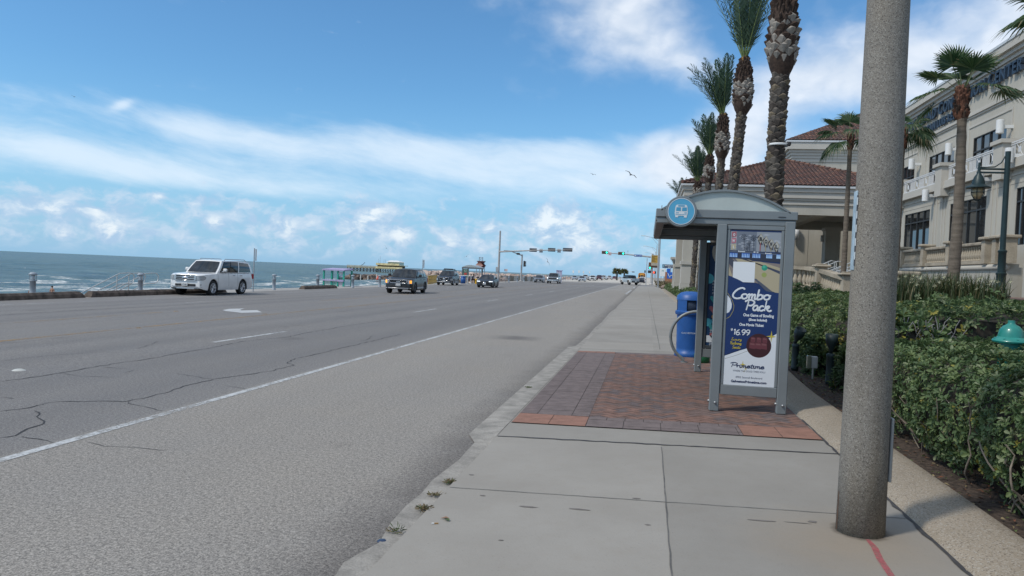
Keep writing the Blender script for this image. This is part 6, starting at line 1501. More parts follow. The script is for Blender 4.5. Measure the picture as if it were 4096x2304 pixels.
# ---- back panel poster, bench
yb = BY1 - .05
part('ad_frame', ALD, [((1.005, yb - .03, .48), (1.06, yb + .03, 2.36)), ((1.62, yb - .03, .48), (1.66, yb + .03, 2.36)), ((1.06, yb - .03, .48), (1.62, yb + .03, .54)), ((1.06, yb - .03, 2.31), (1.62, yb + .03, 2.36))]); part('lower_rail', AL, [((1.005, yb - .03, .33), (1.66, yb + .03, .478))])
bad = part('ad_panel', mat('second poster navy', (.012, .045, .115), .35, var=.08), [((1.061, yb - .012, .541), (1.619, yb + .012, 2.309))], ch=.002)
g = MB(); CY = mat('poster cyan', (.08, .40, .48), .4, var=.05); CR = mat('poster cream', (.42, .41, .37), .4, var=.05)
def B(x, z, k=1): return (x, yb - .012 - .002 * k, z)
def bd(cx, cz, r, mi, n=22, k=1, a0=0, a1=2 * PI): g.add([B(min(1.615, max(1.063, cx + r * math.cos(a0 + (a1 - a0) * i / n))), min(2.305, cz + r * math.sin(a0 + (a1 - a0) * i / n)), k) for i in range(n)], [list(range(n))], mi)
bd(1.40, 2.20, .30, 1); bd(1.065, 1.72, .09, 0); bd(1.08, .95, .07, 0)
for j, (cx, cz, mi) in enumerate(((1.17, 1.36, 2), (1.165, 1.18, 3), (1.21, 1.03, 4), (1.17, .86, 2), (1.19, .71, 3), (1.36, 1.3, 4), (1.38, 1.1, 2))):
    h_ = [(0, -1), (.95, .15), (.9, .65), (.45, .85), (0, .5), (-.45, .85), (-.9, .65), (-.95, .15)]; g.add([B(max(1.063, cx + .072 * a), cz + .072 * b_, 2) for a, b_ in h_], [list(range(8))], mi)
g.add([B(1.07, .60, 2), B(1.2, .60, 2), B(1.2, .72, 2), B(1.07, .72, 2)], [(0, 1, 2, 3)], 5)
g.build('artwork', [CY, CR, mat('poster teal heart', (.05, .30, .30), .4, var=.3, scale=30), mat('poster rose heart', (.42, .12, .13), .4, var=.3, scale=30), mat('poster orange heart', (.50, .26, .05), .4, var=.3, scale=30), ADW], bad)
g = MB()
for s_, z, w_, h in (('A coastal', 1.66, .26, .05), ('highlighting', 1.61, .32, .05), ('the cool', 1.56, .24, .05), ('Island', 1.51, .18, .05), ('protected', 1.46, .28, .05)): put_text(g, s_, B(1.13, z, 2), (1, 0, 0), (0, 0, 1), h, 0, fit=w_)
put_text(g, 'SEA', B(1.13, 1.20 - .26, 3), (1, 0, 0), (0, 0, 1), .09, 1, fit=.16, bold=.002)
for s_, z, w_ in (('BE', .80, .08), ('AWARE', .765, .18), ('Learn', .575, .1), ('#Turtles', .548, .14)): put_text(g, s_, B(1.12, z, 3), (1, 0, 0), (0, 0, 1), .034, 0, fit=w_)
g.build('lettering', [ADW, CY], bad)
g = MB(); g.rbox((1.66, BY0 + .06, .45), (1.675, (BY0 + BY1) / 2 - .05, 2.3), .003); g.build('glass_wall', SHGL, st); g = MB(); g.rbox((1.66, (BY0 + BY1) / 2 + .05, .45), (1.675, BY1 - .1, 2.3), .003); g.build('glass_wall', SHGL, st)
WOODB = mat('brown bench slats', (.17, .115, .085), .7, var=.25, scale=7, stretch=(6, .6, 6))
bn_ = thing('bench', 'brown slatted bench with grey arm standing inside the near bus shelter', 'bench', (1.35, 11.9, walkz(1.35)))
for x in (1.12, 1.22, 1.32, 1.42): part('seat_slat', WOODB, [((x, 10.9, .50), (x + .085, 12.9, .53))], bn_)
for z in (.70, .85): part('back_slat', WOODB, [((1.56, 10.9, z), (1.585, 12.9, z + .10))], bn_)
for y in (11.0, 12.8):
    g = MB(); g.rbox((1.13, y - .03, walkz(1.1) + .012), (1.19, y + .03, .50), .008); g.rbox((1.45, y - .03, walkz(1.4) + .012), (1.51, y + .03, .50), .008); g.rbox((1.13, y - .025, .46), (1.51, y + .025, .50), .005); g.build('leg', AL, bn_)
    g = MB(); g.tube([(1.14, y, .50), (1.13, y, .74), (1.10, y, .765), (1.5, y, .80)], .018, 6); g.build('armrest', AL, bn_)
GREENP = mat('green plastic tub', (.01, .12, .045), .5, var=.1)
g = MB(); g.lathe([(.0, 0), (.13, 0), (.15, .02), (.155, .16), (.145, .17), (.14, .16), (0, .15)], (1.13, 15.0, walkz(1.1) + .012), 16)
tag(g.build('plastic_tub', GREENP), 'low green plastic tub on the bricks behind the bench', 'tub')
# ---- blue litter bin, bike rack
tb = thing('litter_bin', 'large blue plastic litter bin with hooded lid behind the near bus shelter', 'litter bin', (.93, 16.15, walkz(.9)))
bz = walkz(.93) + .005
g = MB(); g.lathe([(0, 0), (.29, 0), (.30, .03), (.285, .10), (.255, .13), (.26, .2), (.275, .95), (.28, 1.0), (0, 1.0)], (.93, 16.15, bz), 28); g.build('body', BLUEB, tb, angle=50)
g = MB(); g.lathe([(.30, .98), (.315, 1.0), (.315, 1.06), (.29, 1.08)], (.93, 16.15, bz), 28)
for a0 in (0.35, 1.92, 3.49, 5.06): g.lathe([(.29, 1.06), (.295, 1.34)], (.93, 16.15, bz), 5, 0, 'z', True, a0, a0 + .9)
g.lathe([(.30, 1.33), (.285, 1.43), (.21, 1.50), (.1, 1.53), (0, 1.535)], (.93, 16.15, bz), 28); g.build('hood', BLUEB, tb, angle=50)
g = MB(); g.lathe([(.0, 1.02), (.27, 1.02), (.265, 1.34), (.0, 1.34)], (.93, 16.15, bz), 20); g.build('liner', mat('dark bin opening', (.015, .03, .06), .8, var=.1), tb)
tb.scale = (1, 1, .9)
g = MB(); put_text(g, 'GALVESTON', (.75, 15.867, bz + .55), (1, 0, 0), (0, 0, 1), .05, fit=.3); g.build('lettering', [SIGNWH], tb)
TUBE = mat('weathered grey tube', (.21, .225, .225), .5, .3, var=.18, scale=5)
rk = MB(); cx, cz, rr = .98, .52, .50; zb = walkz(.8)
arcp = [(.78, 14.85, zb + .0)] + [(cx + .02 - rr * math.sin(a) * 1.0, 14.85, zb + .52 - .50 * math.cos(a)) for a in [.55 + i * (PI - .55) / 16 for i in range(17)]] + [(1.25, 14.85, zb + 1.02), (1.47, 14.85, zb + .88), (1.5, 14.85, zb + .5), (1.5, 14.85, zb)]
rk.tube(arcp, .030, 10); rk.lathe([(0, 0), (.07, 0), (.07, .012), (0, .012)], (.78, 14.85, zb + .01), 12); tag(rk.build('bike_rack', TUBE), 'grey tubular bike rack hoop in front of the blue litter bin', 'bike rack')
# ---- concrete pole
POLEC = agg_mat('exposed aggregate pole', (.240, .220, .192), (.305, .282, .246), ((.42, .40, .36), (.11, .10, .09)), .85, 185, .4, .55)
pl = thing('concrete_pole', 'thick tapering aggregate concrete pole standing on the sidewalk', 'pole', (1.475, 5.26, walkz(1.475)))
g = MB(); pz = walkz(1.475); g.lathe([(0, pz - .05), (.152, pz - .05), (.148, pz + .5), (.127, pz + 3.9), (.10, pz + 9.5), (0, pz + 9.5)], (1.475, 5.26, 0), 40); g.build('shaft', POLEC, pl)
g = MB(); a_ = -.12; x_ = 1.475 + .147 * math.cos(a_); y_ = 5.26 + .147 * math.sin(a_); g.rbox((x_ - .008, y_ - .05, pz + .36), (x_ + .012, y_ + .05, pz + .78), .004); g.build('cover_plate', mat('grey steel cover plate', (.30, .31, .31), .45, .5, var=.1), pl)
a, c = onY(3404, 760, 5.2), onY(3404, 1080, 5.2)
g = MB(); g.rbox((1.475 - .143, 5.22, c.z), (1.475 - .131, 5.29, a.z), .004); tg = g.build('number_tag', mat('pale blue number tag', (.33, .42, .48), .5, var=.2, scale=20), pl)
g = MB(); g.rbox((1.475 - .141, 5.214, c.z + .03), (1.475 - .133, 5.2195, a.z - .03), .002)
for i in range(5): g.rbox((1.475 - .1405, 5.210, c.z + .07 + i * .09), (1.475 - .1335, 5.2135, c.z + .12 + i * .09), .001, 1)
g.build('tag_face', [BKPL, SIGNWH], tg)
g = MB(); mh = (1.475 + .124, 5.19); 
for i in range(3): g.rbox((mh[0] - .004, mh[1] - .015, pz + 3.55 + i * .09), (mh[0] + .012, mh[1] + .015, pz + 3.58 + i * .09), .003)
g.build('step_bracket', ALD, pl)
RUST = mat('rust stain at the pole foot', (.11, .062, .038), .9, var=.3, scale=20)
g = MB(); g.lathe([(.1535, pz + .005), (.152, pz + .16), (.1505, pz + .26)], (1.475, 5.26, 0), 5, 0, 'z', True, PI * 1.015, PI * 1.05); g.build('rust_streak', RUST, pl)
# ---- flood lights in the mulch
DKG = mat('dark green light housing', (.022, .040, .042), .5, var=.2, scale=10); LNSE = mat('grey flood lens', (.14, .16, .16), .15, var=.2)
def flood(lb, x, y, h, tilt, rz):
    z = bedz(x, y) - .02; t_ = thing('flood_light', lb, 'garden light', (x, y, z), 0, 'green garden lights in the mulch')
    g = MB(); g.lathe([(0, 0), (.062, 0), (.066, .10), (.062, .105), (.062, h * .52), (.066, h * .53), (.066, h * .58), (.03, h * .6), (0, h * .6)], n=16); g.build('stem', DKG, t_, local=True)
    M_ = Matrix.Translation((0, 0, h * .66)) @ Matrix.Rotation(rz, 4, 'Z') @ Matrix.Rotation(tilt, 4, 'X')
    g = MB(); g.lathe([(0, -.07), (.03, -.06), (.032, 0), (.07, .07), (.092, .14), (.095, .25), (.088, .25), (.085, .16), (0, .16)], n=18); g.v = [tuple(M_ @ Vector(v)) for v in g.v]; hd = g.build('lamp_head', DKG, t_, local=True)
    g = MB(); g.disc((0, 0, .165), .083, 18, 'z'); g.v = [tuple(M_ @ Vector(v)) for v in g.v]; g.build('lens', LNSE, hd, local=True)
p = onG(3172, 1478, lambda x: .12); flood('dark green garden light tilted open towards the shelter', 2.72, 14.2, .86, math.radians(28), math.radians(30))
flood('dark green garden light standing upright right of the small white floodlight', 2.92, 12.45, .88, math.radians(4), 0)
x, y = 2.80, 13.1; z = bedz(x, y) - .02; t_ = thing('flood_light', 'small white floodlight on a thin stake between two green garden lights', 'garden light', (x, y, z))
g = MB(); g.tube([(0, 0, 0), (0, 0, .24)], .016, 6); g.build('stake', RAILS, t_, local=True); g = MB(); g.rbox((-.03, -.02, .20), (.07, .07, .40), .01); hd = g.build('housing', mat('white floodlight casing', (.55, .56, .55), .5, var=.08), t_, local=True); g = MB(); g.rbox((-.10, -.03, .19), (-.032, .06, .41), .01); g.build('lens', mat('clear floodlight lens', (.22, .23, .17), .15, var=.2), hd, local=True)
# ---- teal standpipe hood in the hedge
TEAL = mat('teal enamel', (.012, .20, .165), .38, var=.15, scale=6, coat=.3)
p = onY(4042, 1371, 8.1); x, y, zt = p.x, 8.1, p.z
t_ = thing('hydrant', 'teal domed hydrant rising out of the near hedge', 'hydrant', (x, y, .2))
k = 1.05; g = MB(); g.lathe([(a_ * k, zt + b_ * k if b_ > -.1 else .2) for a_, b_ in ((0, -1), (.10, -1), (.10, 0), (.148, 0), (.155, .015), (.148, .03), (.12, .045), (.108, .055), (.105, .08), (.095, .12), (.07, .155), (.035, .175), (.03, .185), (.03, .21), (.0, .212))], (x, y, 0), 28); g.build('body', TEAL, t_, angle=40)
g = MB(); 
for i in range(8):
    a = 2 * PI * i / 8; g.rbox((x + .138 * math.cos(a) - .012, y + .138 * math.sin(a) - .012, zt + .028), (x + .138 * math.cos(a) + .012, y + .138 * math.sin(a) + .012, zt + .045), .004)
g.build('bolt', TEAL, t_)
# ---- green lamp post on the terrace
LGR = mat('dark green lamp post iron', (.014, .034, .038), .45, .2, var=.15)
lx, ly, lz = 9.8, 23.0, 1.56
t_ = thing('lamp_post', 'dark green lamp post with hanging caged lantern before the facade', 'lamp post', (lx, ly, lz))
g = MB(); g.lathe([(0, 0), (.26, 0), (.26, .04), (.15, .10), (.13, .16), (.14, .22), (.12, .26), (.12, .62), (.135, .64), (.135, .68), (.10, .70), (.10, 1.25), (.115, 1.27), (.115, 1.31), (.075, 1.34), (.07, 4.1), (.0, 4.1)], (lx, ly, lz), 18); g.build('post', LGR, t_, angle=40)
ax_ = lx - .72; zt = lz + 3.66
g = MB(); g.tube([(lx, ly, zt - .06), (ax_ - .02, ly, zt - .06)], .028, 7); g.tube([(lx, ly, zt - .16), (ax_ - .02, ly, zt - .16)], .028, 7); g.tube([(lx, ly, zt + .44), (lx - .07, ly, zt + .3), (lx - .16, ly, zt + .12), (lx - .32, ly, zt - .0), (ax_, ly, zt - .02)], .018, 6); g.build('arm', LGR, t_)
g = MB(); g.lathe([(0, .12), (.03, .12), (.04, -.12), (.06, -.14), (.06, -.2), (.11, -.28), (.16, -.42), (.17, -.5), (.31, -.58), (.31, -.605), (.16, -.61), (0, -.60)], (ax_, ly, zt), 20); ln_ = g.build('lantern', LGR, t_, angle=40)
g = MB(); g.lathe([(.0, -.61), (.13, -.61), (.15, -.70), (.13, -.82), (.07, -.90), (0, -.92)], (ax_, ly, zt), 18); g.build('globe', mat('amber lamp glass', (.36, .29, .17), .3, var=.1), ln_)
g = MB()
for i in range(6):
    a = 2 * PI * i / 6; g.tube([(ax_ + .17 * math.cos(a), ly + .17 * math.sin(a), zt - .62), (ax_ + .17 * math.cos(a), ly + .17 * math.sin(a), zt - .78), (ax_ + .08 * math.cos(a), ly + .08 * math.sin(a), zt - .94), (ax_, ly, zt - .97)], .011, 5)
g.lathe([(.165, -.72), (.18, -.73), (.165, -.74)], (ax_, ly, zt), 18); g.build('cage', LGR, ln_)
# ================================================================ convention centre, entrance canopy, balustrades
STUC = mat('pale beige stucco', (.455, .430, .372), .9, var=.07, scale=.8, fine=.05, bump=.12, bscale=60, stretch=(1, 1, .22))
TRIM = mat('light stucco trim', (.475, .45, .40), .85, var=.06, scale=.5); COPE = mat('white metal coping', (.55, .57, .58), .45, var=.05)
MULL = mat('dark bronze mullion', (.035, .036, .037), .45, .3, var=.1)
def wglass():
    m, t, b = new_mat('dark reflective window glass')
    co = t.node('ShaderNodeTexCoord').outputs['Object']; n = t.noise(co, .5, 2)
    t.l.new(t.mix(t.ramp(n, .3, .7), (.008, .010, .012), (.02, .024, .028)), b.inputs['Base Color']); b.inputs['Roughness'].default_value = .03; b.inputs['Specular IOR Level'].default_value = .9
    b.inputs['Coat Weight'].default_value = .3; return m
WGL = wglass()
cc = thing('convention_center', 'large beige convention center with raised dark lettering, tinted windows and white balcony railings', 'building', (15, 30, 1.2))
def wall_x(mb, X, y0, y1, z0, z1, ops, depth=.13, mi=0):
    ysl = sorted(set([y0, y1] + [o[0] for o in ops] + [o[1] for o in ops])); zsl = sorted(set([z0, z1] + [o[2] for o in ops] + [o[3] for o in ops]))
    for a, b_ in zip(ysl, ysl[1:]):
        for c, d in zip(zsl, zsl[1:]):
            cy, cz = (a + b_) / 2, (c + d) / 2
            if any(o[0] < cy < o[1] and o[2] < cz < o[3] for o in ops): continue
            mb.add([(X, a, c), (X, a, d), (X, b_, d), (X, b_, c)], [(0, 1, 2, 3)], mi)
    for o in ops:
        a, b_, c, d = o; D = X + depth
        for q in ([(X, a, c), (D, a, c), (D, a, d), (X, a, d)], [(X, b_, c), (X, b_, d), (D, b_, d), (D, b_, c)], [(X, a, d), (D, a, d), (D, b_, d), (X, b_, d)], [(X, a, c), (X, b_, c), (D, b_, c), (D, a, c)]): mb.add(q, [(0, 1, 2, 3)], mi)
def window_x(X, o, cols, rows_, parent, depth=.08):
    a, b_, c, d = o; mb = MB(); D = X + depth
    for i in range(cols + 1):
        y = a + (b_ - a) * i / cols; mb.box((D - .06, max(a, y - .035), c), (D + .02, min(b_, y + .035), d))
    zs = [c] + [c + (d - c) * r for r in rows_] + [d]
    for z in zs: mb.box((D - .062, a, max(c, z - .035)), (D + .022, b_, min(d, z + .035)))
    f = mb.build('window', MULL, parent)
    mb = MB(); mb.add([(D, a, c), (D, a, d), (D, b_, d), (D, b_, c)], [(0, 1, 2, 3)]); mb.build('pane', WGL, f)
XU, XW = 15.0, 14.0
def span(X, pxa, pya, pxb, pyb): 
    A_, B_ = onX(pxa, pya, X), onX(pxb, pyb, X); return (min(A_.y, B_.y), max(A_.y, B_.y))
up = []
for xa, xb in ((3606, 3660), (3720, 3815), (3893, 4018)):
    y0, y1 = span(XU, xa, 640, xb, 600); up.append((y0 - .1, y1 + .1, 7.15, 8.98))
d_ = up[2]; up.append((d_[0] - 8.2, d_[0] - 4.6, 7.15, 8.98)); up.append((d_[0] - 14, d_[0] - 10.4, 7.15, 8.98))
lo = []
for xa, xb in ((3618, 3717), (3797, 3940), (4059, 4150)):
    y0, y1 = span(XW, xa, 900, xb, 900); lo.append((y0, y1, 3.55, 5.78))
lo.append((lo[2][0] - 5.5, lo[2][0] - 2.6, 3.55, 5.78))
mb = MB()
wall_x(mb, XU, 8, 52, 6.9, 11.5, up); wall_x(mb, XW, 8, 52, 1.2, 6.9, lo)
mb.add([(XW, 8, 6.9), (XW, 52, 6.9), (XU, 52, 6.9), (XU, 8, 6.9)], [(0, 3, 2, 1)])
mb.box((XU + .3, 8.05, 1.2), (38, 51.9, 12.0)); mb.add([(XW, 52, 1.2), (XU + .4, 52, 1.2), (XU + .4, 52, 6.9), (XW, 52, 6.9)], [(0, 1, 2, 3)]); mb.add([(XU, 52, 6.9), (XU + .4, 52, 6.9), (XU + .4, 52, 11.5), (XU, 52, 11.5)], [(0, 1, 2, 3)])
# set back wing of the facade, seen through the canopy
mb.box((21.5, 52.02, .8), (38, 84, 11.0))
mb.build('wall', STUC, cc)
mb = MB()
for z0, z1, pj in ((11.5, 11.63, .10), (11.632, 11.80, .20), (11.802, 11.98, .32), (11.982, 12.30, .46)): mb.box((XU - pj, 8, z0), (XU + .6, 52 + pj, z1))
mb.build('cornice', TRIM, cc)
mb = MB(); mb.box((XU - .50, 7.9, 12.302), (XU + .9, 52.5, 12.42)); mb.build('coping', COPE, cc)
mb = MB()
for z0, z1, pj in ((9.98, 10.06, .06), (10.07, 10.17, .12), (10.18, 10.25, .08)): mb.box((XU - pj, 8, z0), (XU + .02, 52 + pj, z1))
for o in up:      # panels framed round the upper windows
    a, b_ = o[0] - .55, o[1] + .55
    mb.box((XU - .04, a, 9.52), (XU + .02, b_, 9.62)); mb.box((XU - .035, a, 7.0), (XU + .02, a + .09, 9.519)); mb.box((XU - .035, b_ - .09, 7.0), (XU + .02, b_, 9.519))
for o in lo:
    a, b_ = o[0] - .6, o[1] + .6
    mb.box((XW - .04, a, 6.30), (XW + .02, b_, 6.38)); mb.box((XW - .035, a, 2.9), (XW + .02, a + .08, 6.299)); mb.box((XW - .035, b_ - .08, 2.9), (XW + .02, b_, 6.299))
for (a, b_) in [((lo[i][0] + lo[i + 1][1]) / 2 - .35, (lo[i][0] + lo[i + 1][1]) / 2 + .35) for i in range(3)]:
    for y in (a, b_): mb.box((XW - .03, y - .05, 1.3), (XW + .02, y + .05, 6.88)); mb.box((XU - .03, y - .05, 6.95), (XU + .02, y + .05, 9.97))
mb.box((XW - .10, 8, 6.80), (XW + .02, 52, 6.899)); mb.box((XW - .05, 8, 6.62), (XW + .02, 52, 6.70))
mb.build('moulding', TRIM, cc)
mb = MB(); mb.add([(XW - .004, 8, 5.98), (XW - .004, 52, 5.98), (XW - .004, 52, 5.955), (XW - .004, 8, 5.955)], [(0, 3, 2, 1), ]); mb.build('joint_line', mat('stucco joint', (.2, .19, .17), .9, var=0), cc)
for o in up: window_x(XU, o, 4, (.62,), cc)
for o in lo: window_x(XW, o, 4, (.76,), cc)
# balcony piers and railings in front of the upper windows
yb0 = [onX(px, 660, 13.7).y for px in (4075, 3999, 3764, 3560)]
pier_y = [yb0[1] - 9.6, yb0[1] - 6.4, yb0[1], yb0[2], yb0[2] + 6.2]
mb = MB(); mb.box((13.72, 8, 6.55), (XW + .05, 52, 6.905)); mb.build('balcony_edge', TRIM, cc)
for i, y in enumerate(pier_y):
    wd_ = .8 if i in (2, 3) else .6
    mb = MB(); mb.box((13.6, y - wd_ / 2, 6.2), (14.2, y + wd_ / 2, 7.62)); mb.box((13.5, y - wd_ / 2 - .1, 7.622), (14.3, y + wd_ / 2 + .1, 7.78)); mb.build('balcony_pier', TRIM, cc)
RWHT = mat('white painted railing', (.62, .63, .64), .5, var=.04)
for a, b_ in zip(pier_y, pier_y[1:]):
    a, b_ = a + .45, b_ - .45
    if b_ - a < 1.0: continue
    mb = MB(); X_ = 13.9; L_ = b_ - a; n = max(1, round(L_ / 1.25))
    for z in (6.98, 7.60, 7.52): mb.box((X_ - .025, a, z - .022), (X_ + .025, b_, z + .022))
    for i in range(n):
        p, q = a + L_ * i / n, a + L_ * (i + 1) / n; m_ = (p + q) / 2; r_ = .20
        for k in range(4): 
            for yy in (p + .05 + k * .09, q - .05 - k * .09): mb.box((X_ - .012, yy - .012, 7.0), (X_ + .012, yy + .012, 7.5))
        mb.box((X_ - .012, m_ - .10, 7.15), (X_ + .012, m_ + .10, 7.36))
        for sy in (-1, 1):
            for sz in (-1, 1): mb.tube([(X_, m_ + sy * .09, 7.255 + sz * .09), (X_, m_ + sy * .24, 7.255 + sz * .24)], .013, 4, sm=False)
    mb.build('balcony_railing', RWHT, cc)
SCON = mat('white cylinder lamp', (.70, .71, .71), .5, var=.03)
def sconce(X, y, z):
    mb = MB(); mb.lathe([(0, -.29), (.14, -.29), (.15, -.28), (.15, .28), (.14, .29), (0, .29)], (X - .5, y, z), 18); mb.box((X - .36, y - .06, z - .07), (X + .01, y + .07, z + .07)); mb.build('wall_lamp', SCON, cc, angle=40)
for X, px, py in ((XW, 3745, 783), (XW, 3972, 717), (XU, 3684, 657), (XU, 3838, 597), (XU, 4052, 507), (XW - .0, 4094, 623)):
    p = onX(px, py, X); sconce(X, p.y, p.z)
# raised lettering: small capitals with larger initials
LTR = mat('dark slate letter face', (.022, .040, .068), .5, var=.05); 
lt = MB()
def letters(words, y_right, z, cap, small, X, ext):
    # laid out from the right end leftwards; the reading direction is -Y
    geo = []; cur = 0.0
    for wd in words:
        for i, ch in enumerate(wd):
            sz = cap if i == 0 else small
            V, F = text_geo(ch, sz * 1.38, extrude=ext, bold=.018); xs = [v[0] for v in V]; w_ = max(xs) - min(xs)
            geo.append((cur - min(xs), V, F)); cur += w_ + small * .16
        cur += small * .45
    k = 1.0
    for off_, V, F in geo: lt.add([(X - v[2], y_right + (cur - .3) - (off_ + v[0]), z + v[1]) for v in V], F, 0)
    return cur
yr = onX(4098, 240, XU - .12).y
letters(['GALVESTON', 'ISLAND', 'CONVENTION', 'CENTER'], yr, 10.98, .66, .55, XU - .12, .06)
p = onX(3866, 455, XU - .12)
letters(['AT', 'THE', 'SAN', 'LUIS', 'RESORT'], p.y, 10.36, .40, .40, XU - .12, .05)
lt.build('sign_lettering', LTR, cc)
# ---- terrace retaining wall and balustrade below the facade
CAST = mat('weathered cast stone', (.40, .345, .265), .9, var=.22, scale=2.2, fine=.2); CASTD = mat('stained cast stone cap', (.33, .285, .22), .9, var=.35, scale=3)
XT = 12.5
tw = thing('terrace_wall', 'long beige terrace wall with cast stone balustrade under the tinted windows', 'wall', (XT, 35, 1.2))
mb = MB(); ye = onX(4030, 1000, XT).y
mb.box((XT, ye, .6), (XT + .4, 52, 2.72)); mb.box((XT, ye + .002, 1.0), (XW, ye + .4, 2.6)); mb.box((XT + .2, 18, .6), (XT + .6, ye - .75, 2.72)); mb.build('wall', STUC, tw)
mb = MB(); mb.lathe([(.0, ye - .06), (.11, ye - .06), (.11, 52), (0, 52)], (XT - .01, 0, 2.61), 12, 0, 'y'); mb.build('moulding', TRIM, tw); mb = MB(); mb.box((XT - .012, ye, 1.95), (XT - .002, 52, 1.98)); mb.build('joint_line', TRIM, tw)
def baluster_mesh(h): return [(0, 0), (.075, 0), (.075, h * .07), (.05, h * .10), (.055, h * .16), (.088, h * .30), (.085, h * .42), (.05, h * .66), (.038, h * .82), (.06, h * .86), (.06, h * .9), (.07, h * .93), (.07, h), (0, h)]
def straight_bal(t_, x, y0, y1, zb, h=.72):
    mb = MB(); mb.box((x - .12, y0, zb), (x + .14, y1, zb + .13)); mb.build('base_rail', CAST, t_)
    mb = MB(); mb.rbox((x - .15, y0, zb + h), (x + .17, y1, zb + h + .13), .03); mb.build('top_rail', CASTD, t_)
    n = max(2, int((y1 - y0) / .21)); proto = None
    for i in range(n):
        y = y0 + (y1 - y0) * (i + .5) / n
        if proto is None:
            mb = MB(); mb.lathe(baluster_mesh(h - .13), (0, 0, 0), 10); proto = mb.build('baluster', CAST, t_, local=True); o = proto
        else: o = proto.copy(); COL.objects.link(o)
        o.location = Vector((x, y, zb + .13)) - worldloc(t_)
ps = [onX(px, 1000, XT).y for px in (4030, 3998, 3955, 3808, 3706, 3618)]; ps.append(ps[-1] + 3.6)
for i, y in enumerate(ps):
    w_ = .42 if i == 0 else .3
    mb = MB(); mb.box((XT - .2, y - w_ / 2, 2.74), (XT + .22, y + w_ / 2, 3.62)); mb.rbox((XT - .3, y - w_ / 2 - .1, 3.622), (XT + .32, y + w_ / 2 + .1, 3.74), .03); mb.build('pier', CAST, tw)
for a, b_ in zip(ps, ps[1:]):
    if b_ - a > .9: straight_bal(tw, XT, a + .2, b_ - .2, 2.74, .70)
# bay at the right edge with the same moulding
# ---- curved balustrade near the walk
cb = thing('balustrade', 'curved weathered balustrade with turned balusters behind the dark bush', 'balustrade', (5.8, 26.5, 1.2))
q0, q1, q2, q3 = onY(3140, 1062, 27.6), onY(3230, 1066, 27.2), onY(3285, 1074, 26.4), onY(3392, 1108, 24.8)
def rail_run(P0, P1, n, h=.80):
    d = (P1 - P0); 
    for nm, za, zb, wd_, m in (('top_rail', -.12, 0, .17, CASTD), ('base_rail', -h, -h + .12, .15, CAST)):
        s_ = Vector((d.y, -d.x, 0)).normalized() * wd_; mb = MB()
        mb.add([P0 + s_ + Vector((0, 0, za)), P1 + s_ + Vector((0, 0, za)), P1 - s_ + Vector((0, 0, za)), P0 - s_ + Vector((0, 0, za)), P0 + s_ + Vector((0, 0, zb)), P1 + s_ + Vector((0, 0, zb)), P1 - s_ + Vector((0, 0, zb)), P0 - s_ + Vector((0, 0, zb))], [(0, 1, 2, 3), (4, 7, 6, 5), (0, 4, 5, 1), (1, 5, 6, 2), (2, 6, 7, 3), (3, 7, 4, 0)]); mb.build(nm, m, cb)
    for i in range(n):
        p = P0 + d * ((i + .5) / n); mb = MB(); mb.lathe(baluster_mesh(h - .24), (p.x, p.y, p.z - h + .12), 10); mb.build('baluster', CAST, cb)
rail_run(q0, q1, 5); rail_run(q1, q2, 5); rail_run(q2 + (q3 - q2) * .07, q3, 11)
for p, w_ in ((q2, .17), (q3, .17)):
    mb = MB(); mb.box((p.x - w_, p.y - w_, p.z - 1.2), (p.x + w_, p.y + w_, p.z + .04)); mb.rbox((p.x - w_ - .1, p.y - w_ - .1, p.z + .042), (p.x + w_ + .1, p.y + w_ + .1, p.z + .12), .03); mb.rbox((p.x - w_, p.y - w_, p.z + .121), (p.x + w_, p.y + w_, p.z + .16), .03); mb.build('pier', CAST, cb)
mb = MB(); 
for a, b_ in ((q0, q1), (q1, q2), (q2, q3)): mb.add([(a.x, a.y, a.z - .8), (b_.x, b_.y, b_.z - .8), (b_.x, b_.y, .5), (a.x, a.y, .5)], [(0, 1, 2, 3)])
mb.build('plinth', CAST, cb)
# stone pier cap right of the pole
p = onY(3598, 1100, 21); t_ = thing('stone_pier', 'short stone pier with flat cap just right of the concrete pole', 'pier', (p.x, 21, 1.3))
mb = MB(); mb.box((p.x - .28, 20.75, 1.2), (p.x + .28, 21.3, p.z - .02)); mb.build('shaft', CAST, t_); mb = MB(); mb.rbox((p.x - .42, 20.6, p.z - .02), (p.x + .42, 21.4, p.z + .10), .04); mb.build('cap', CASTD, t_)
# metal handrails of the ramp
t_ = thing('handrail', 'silver tube handrails of the entrance ramp under the canopy', 'handrail', tuple(onY(3320, 1080, 50)))
for (xa, ya), (xb, yb_), Y_ in (((3255, 1072), (3325, 1043), 50), ((3262, 1082), (3352, 1045), 49), ((3300, 1090), (3405, 1050), 46), ((3310, 1098), (3405, 1066), 45)):
    a, b_ = onY(xa, ya, Y_), onY(xb, yb_, Y_); mb = MB(); mb.tube([a, b_, b_ + Vector((.3, 0, -.05)), b_ + Vector((.35, 0, -.9))], .035, 6); mb.tube([a + Vector((0, 0, -.35)), b_ + Vector((.3, 0, -.35))], .025, 6)
    for f in (.15, .5, .85):
        q = a + (b_ - a) * f; mb.tube([q, q - Vector((0, 0, .95))], .03, 6)
    mb.build('rail', RAILS, t_)
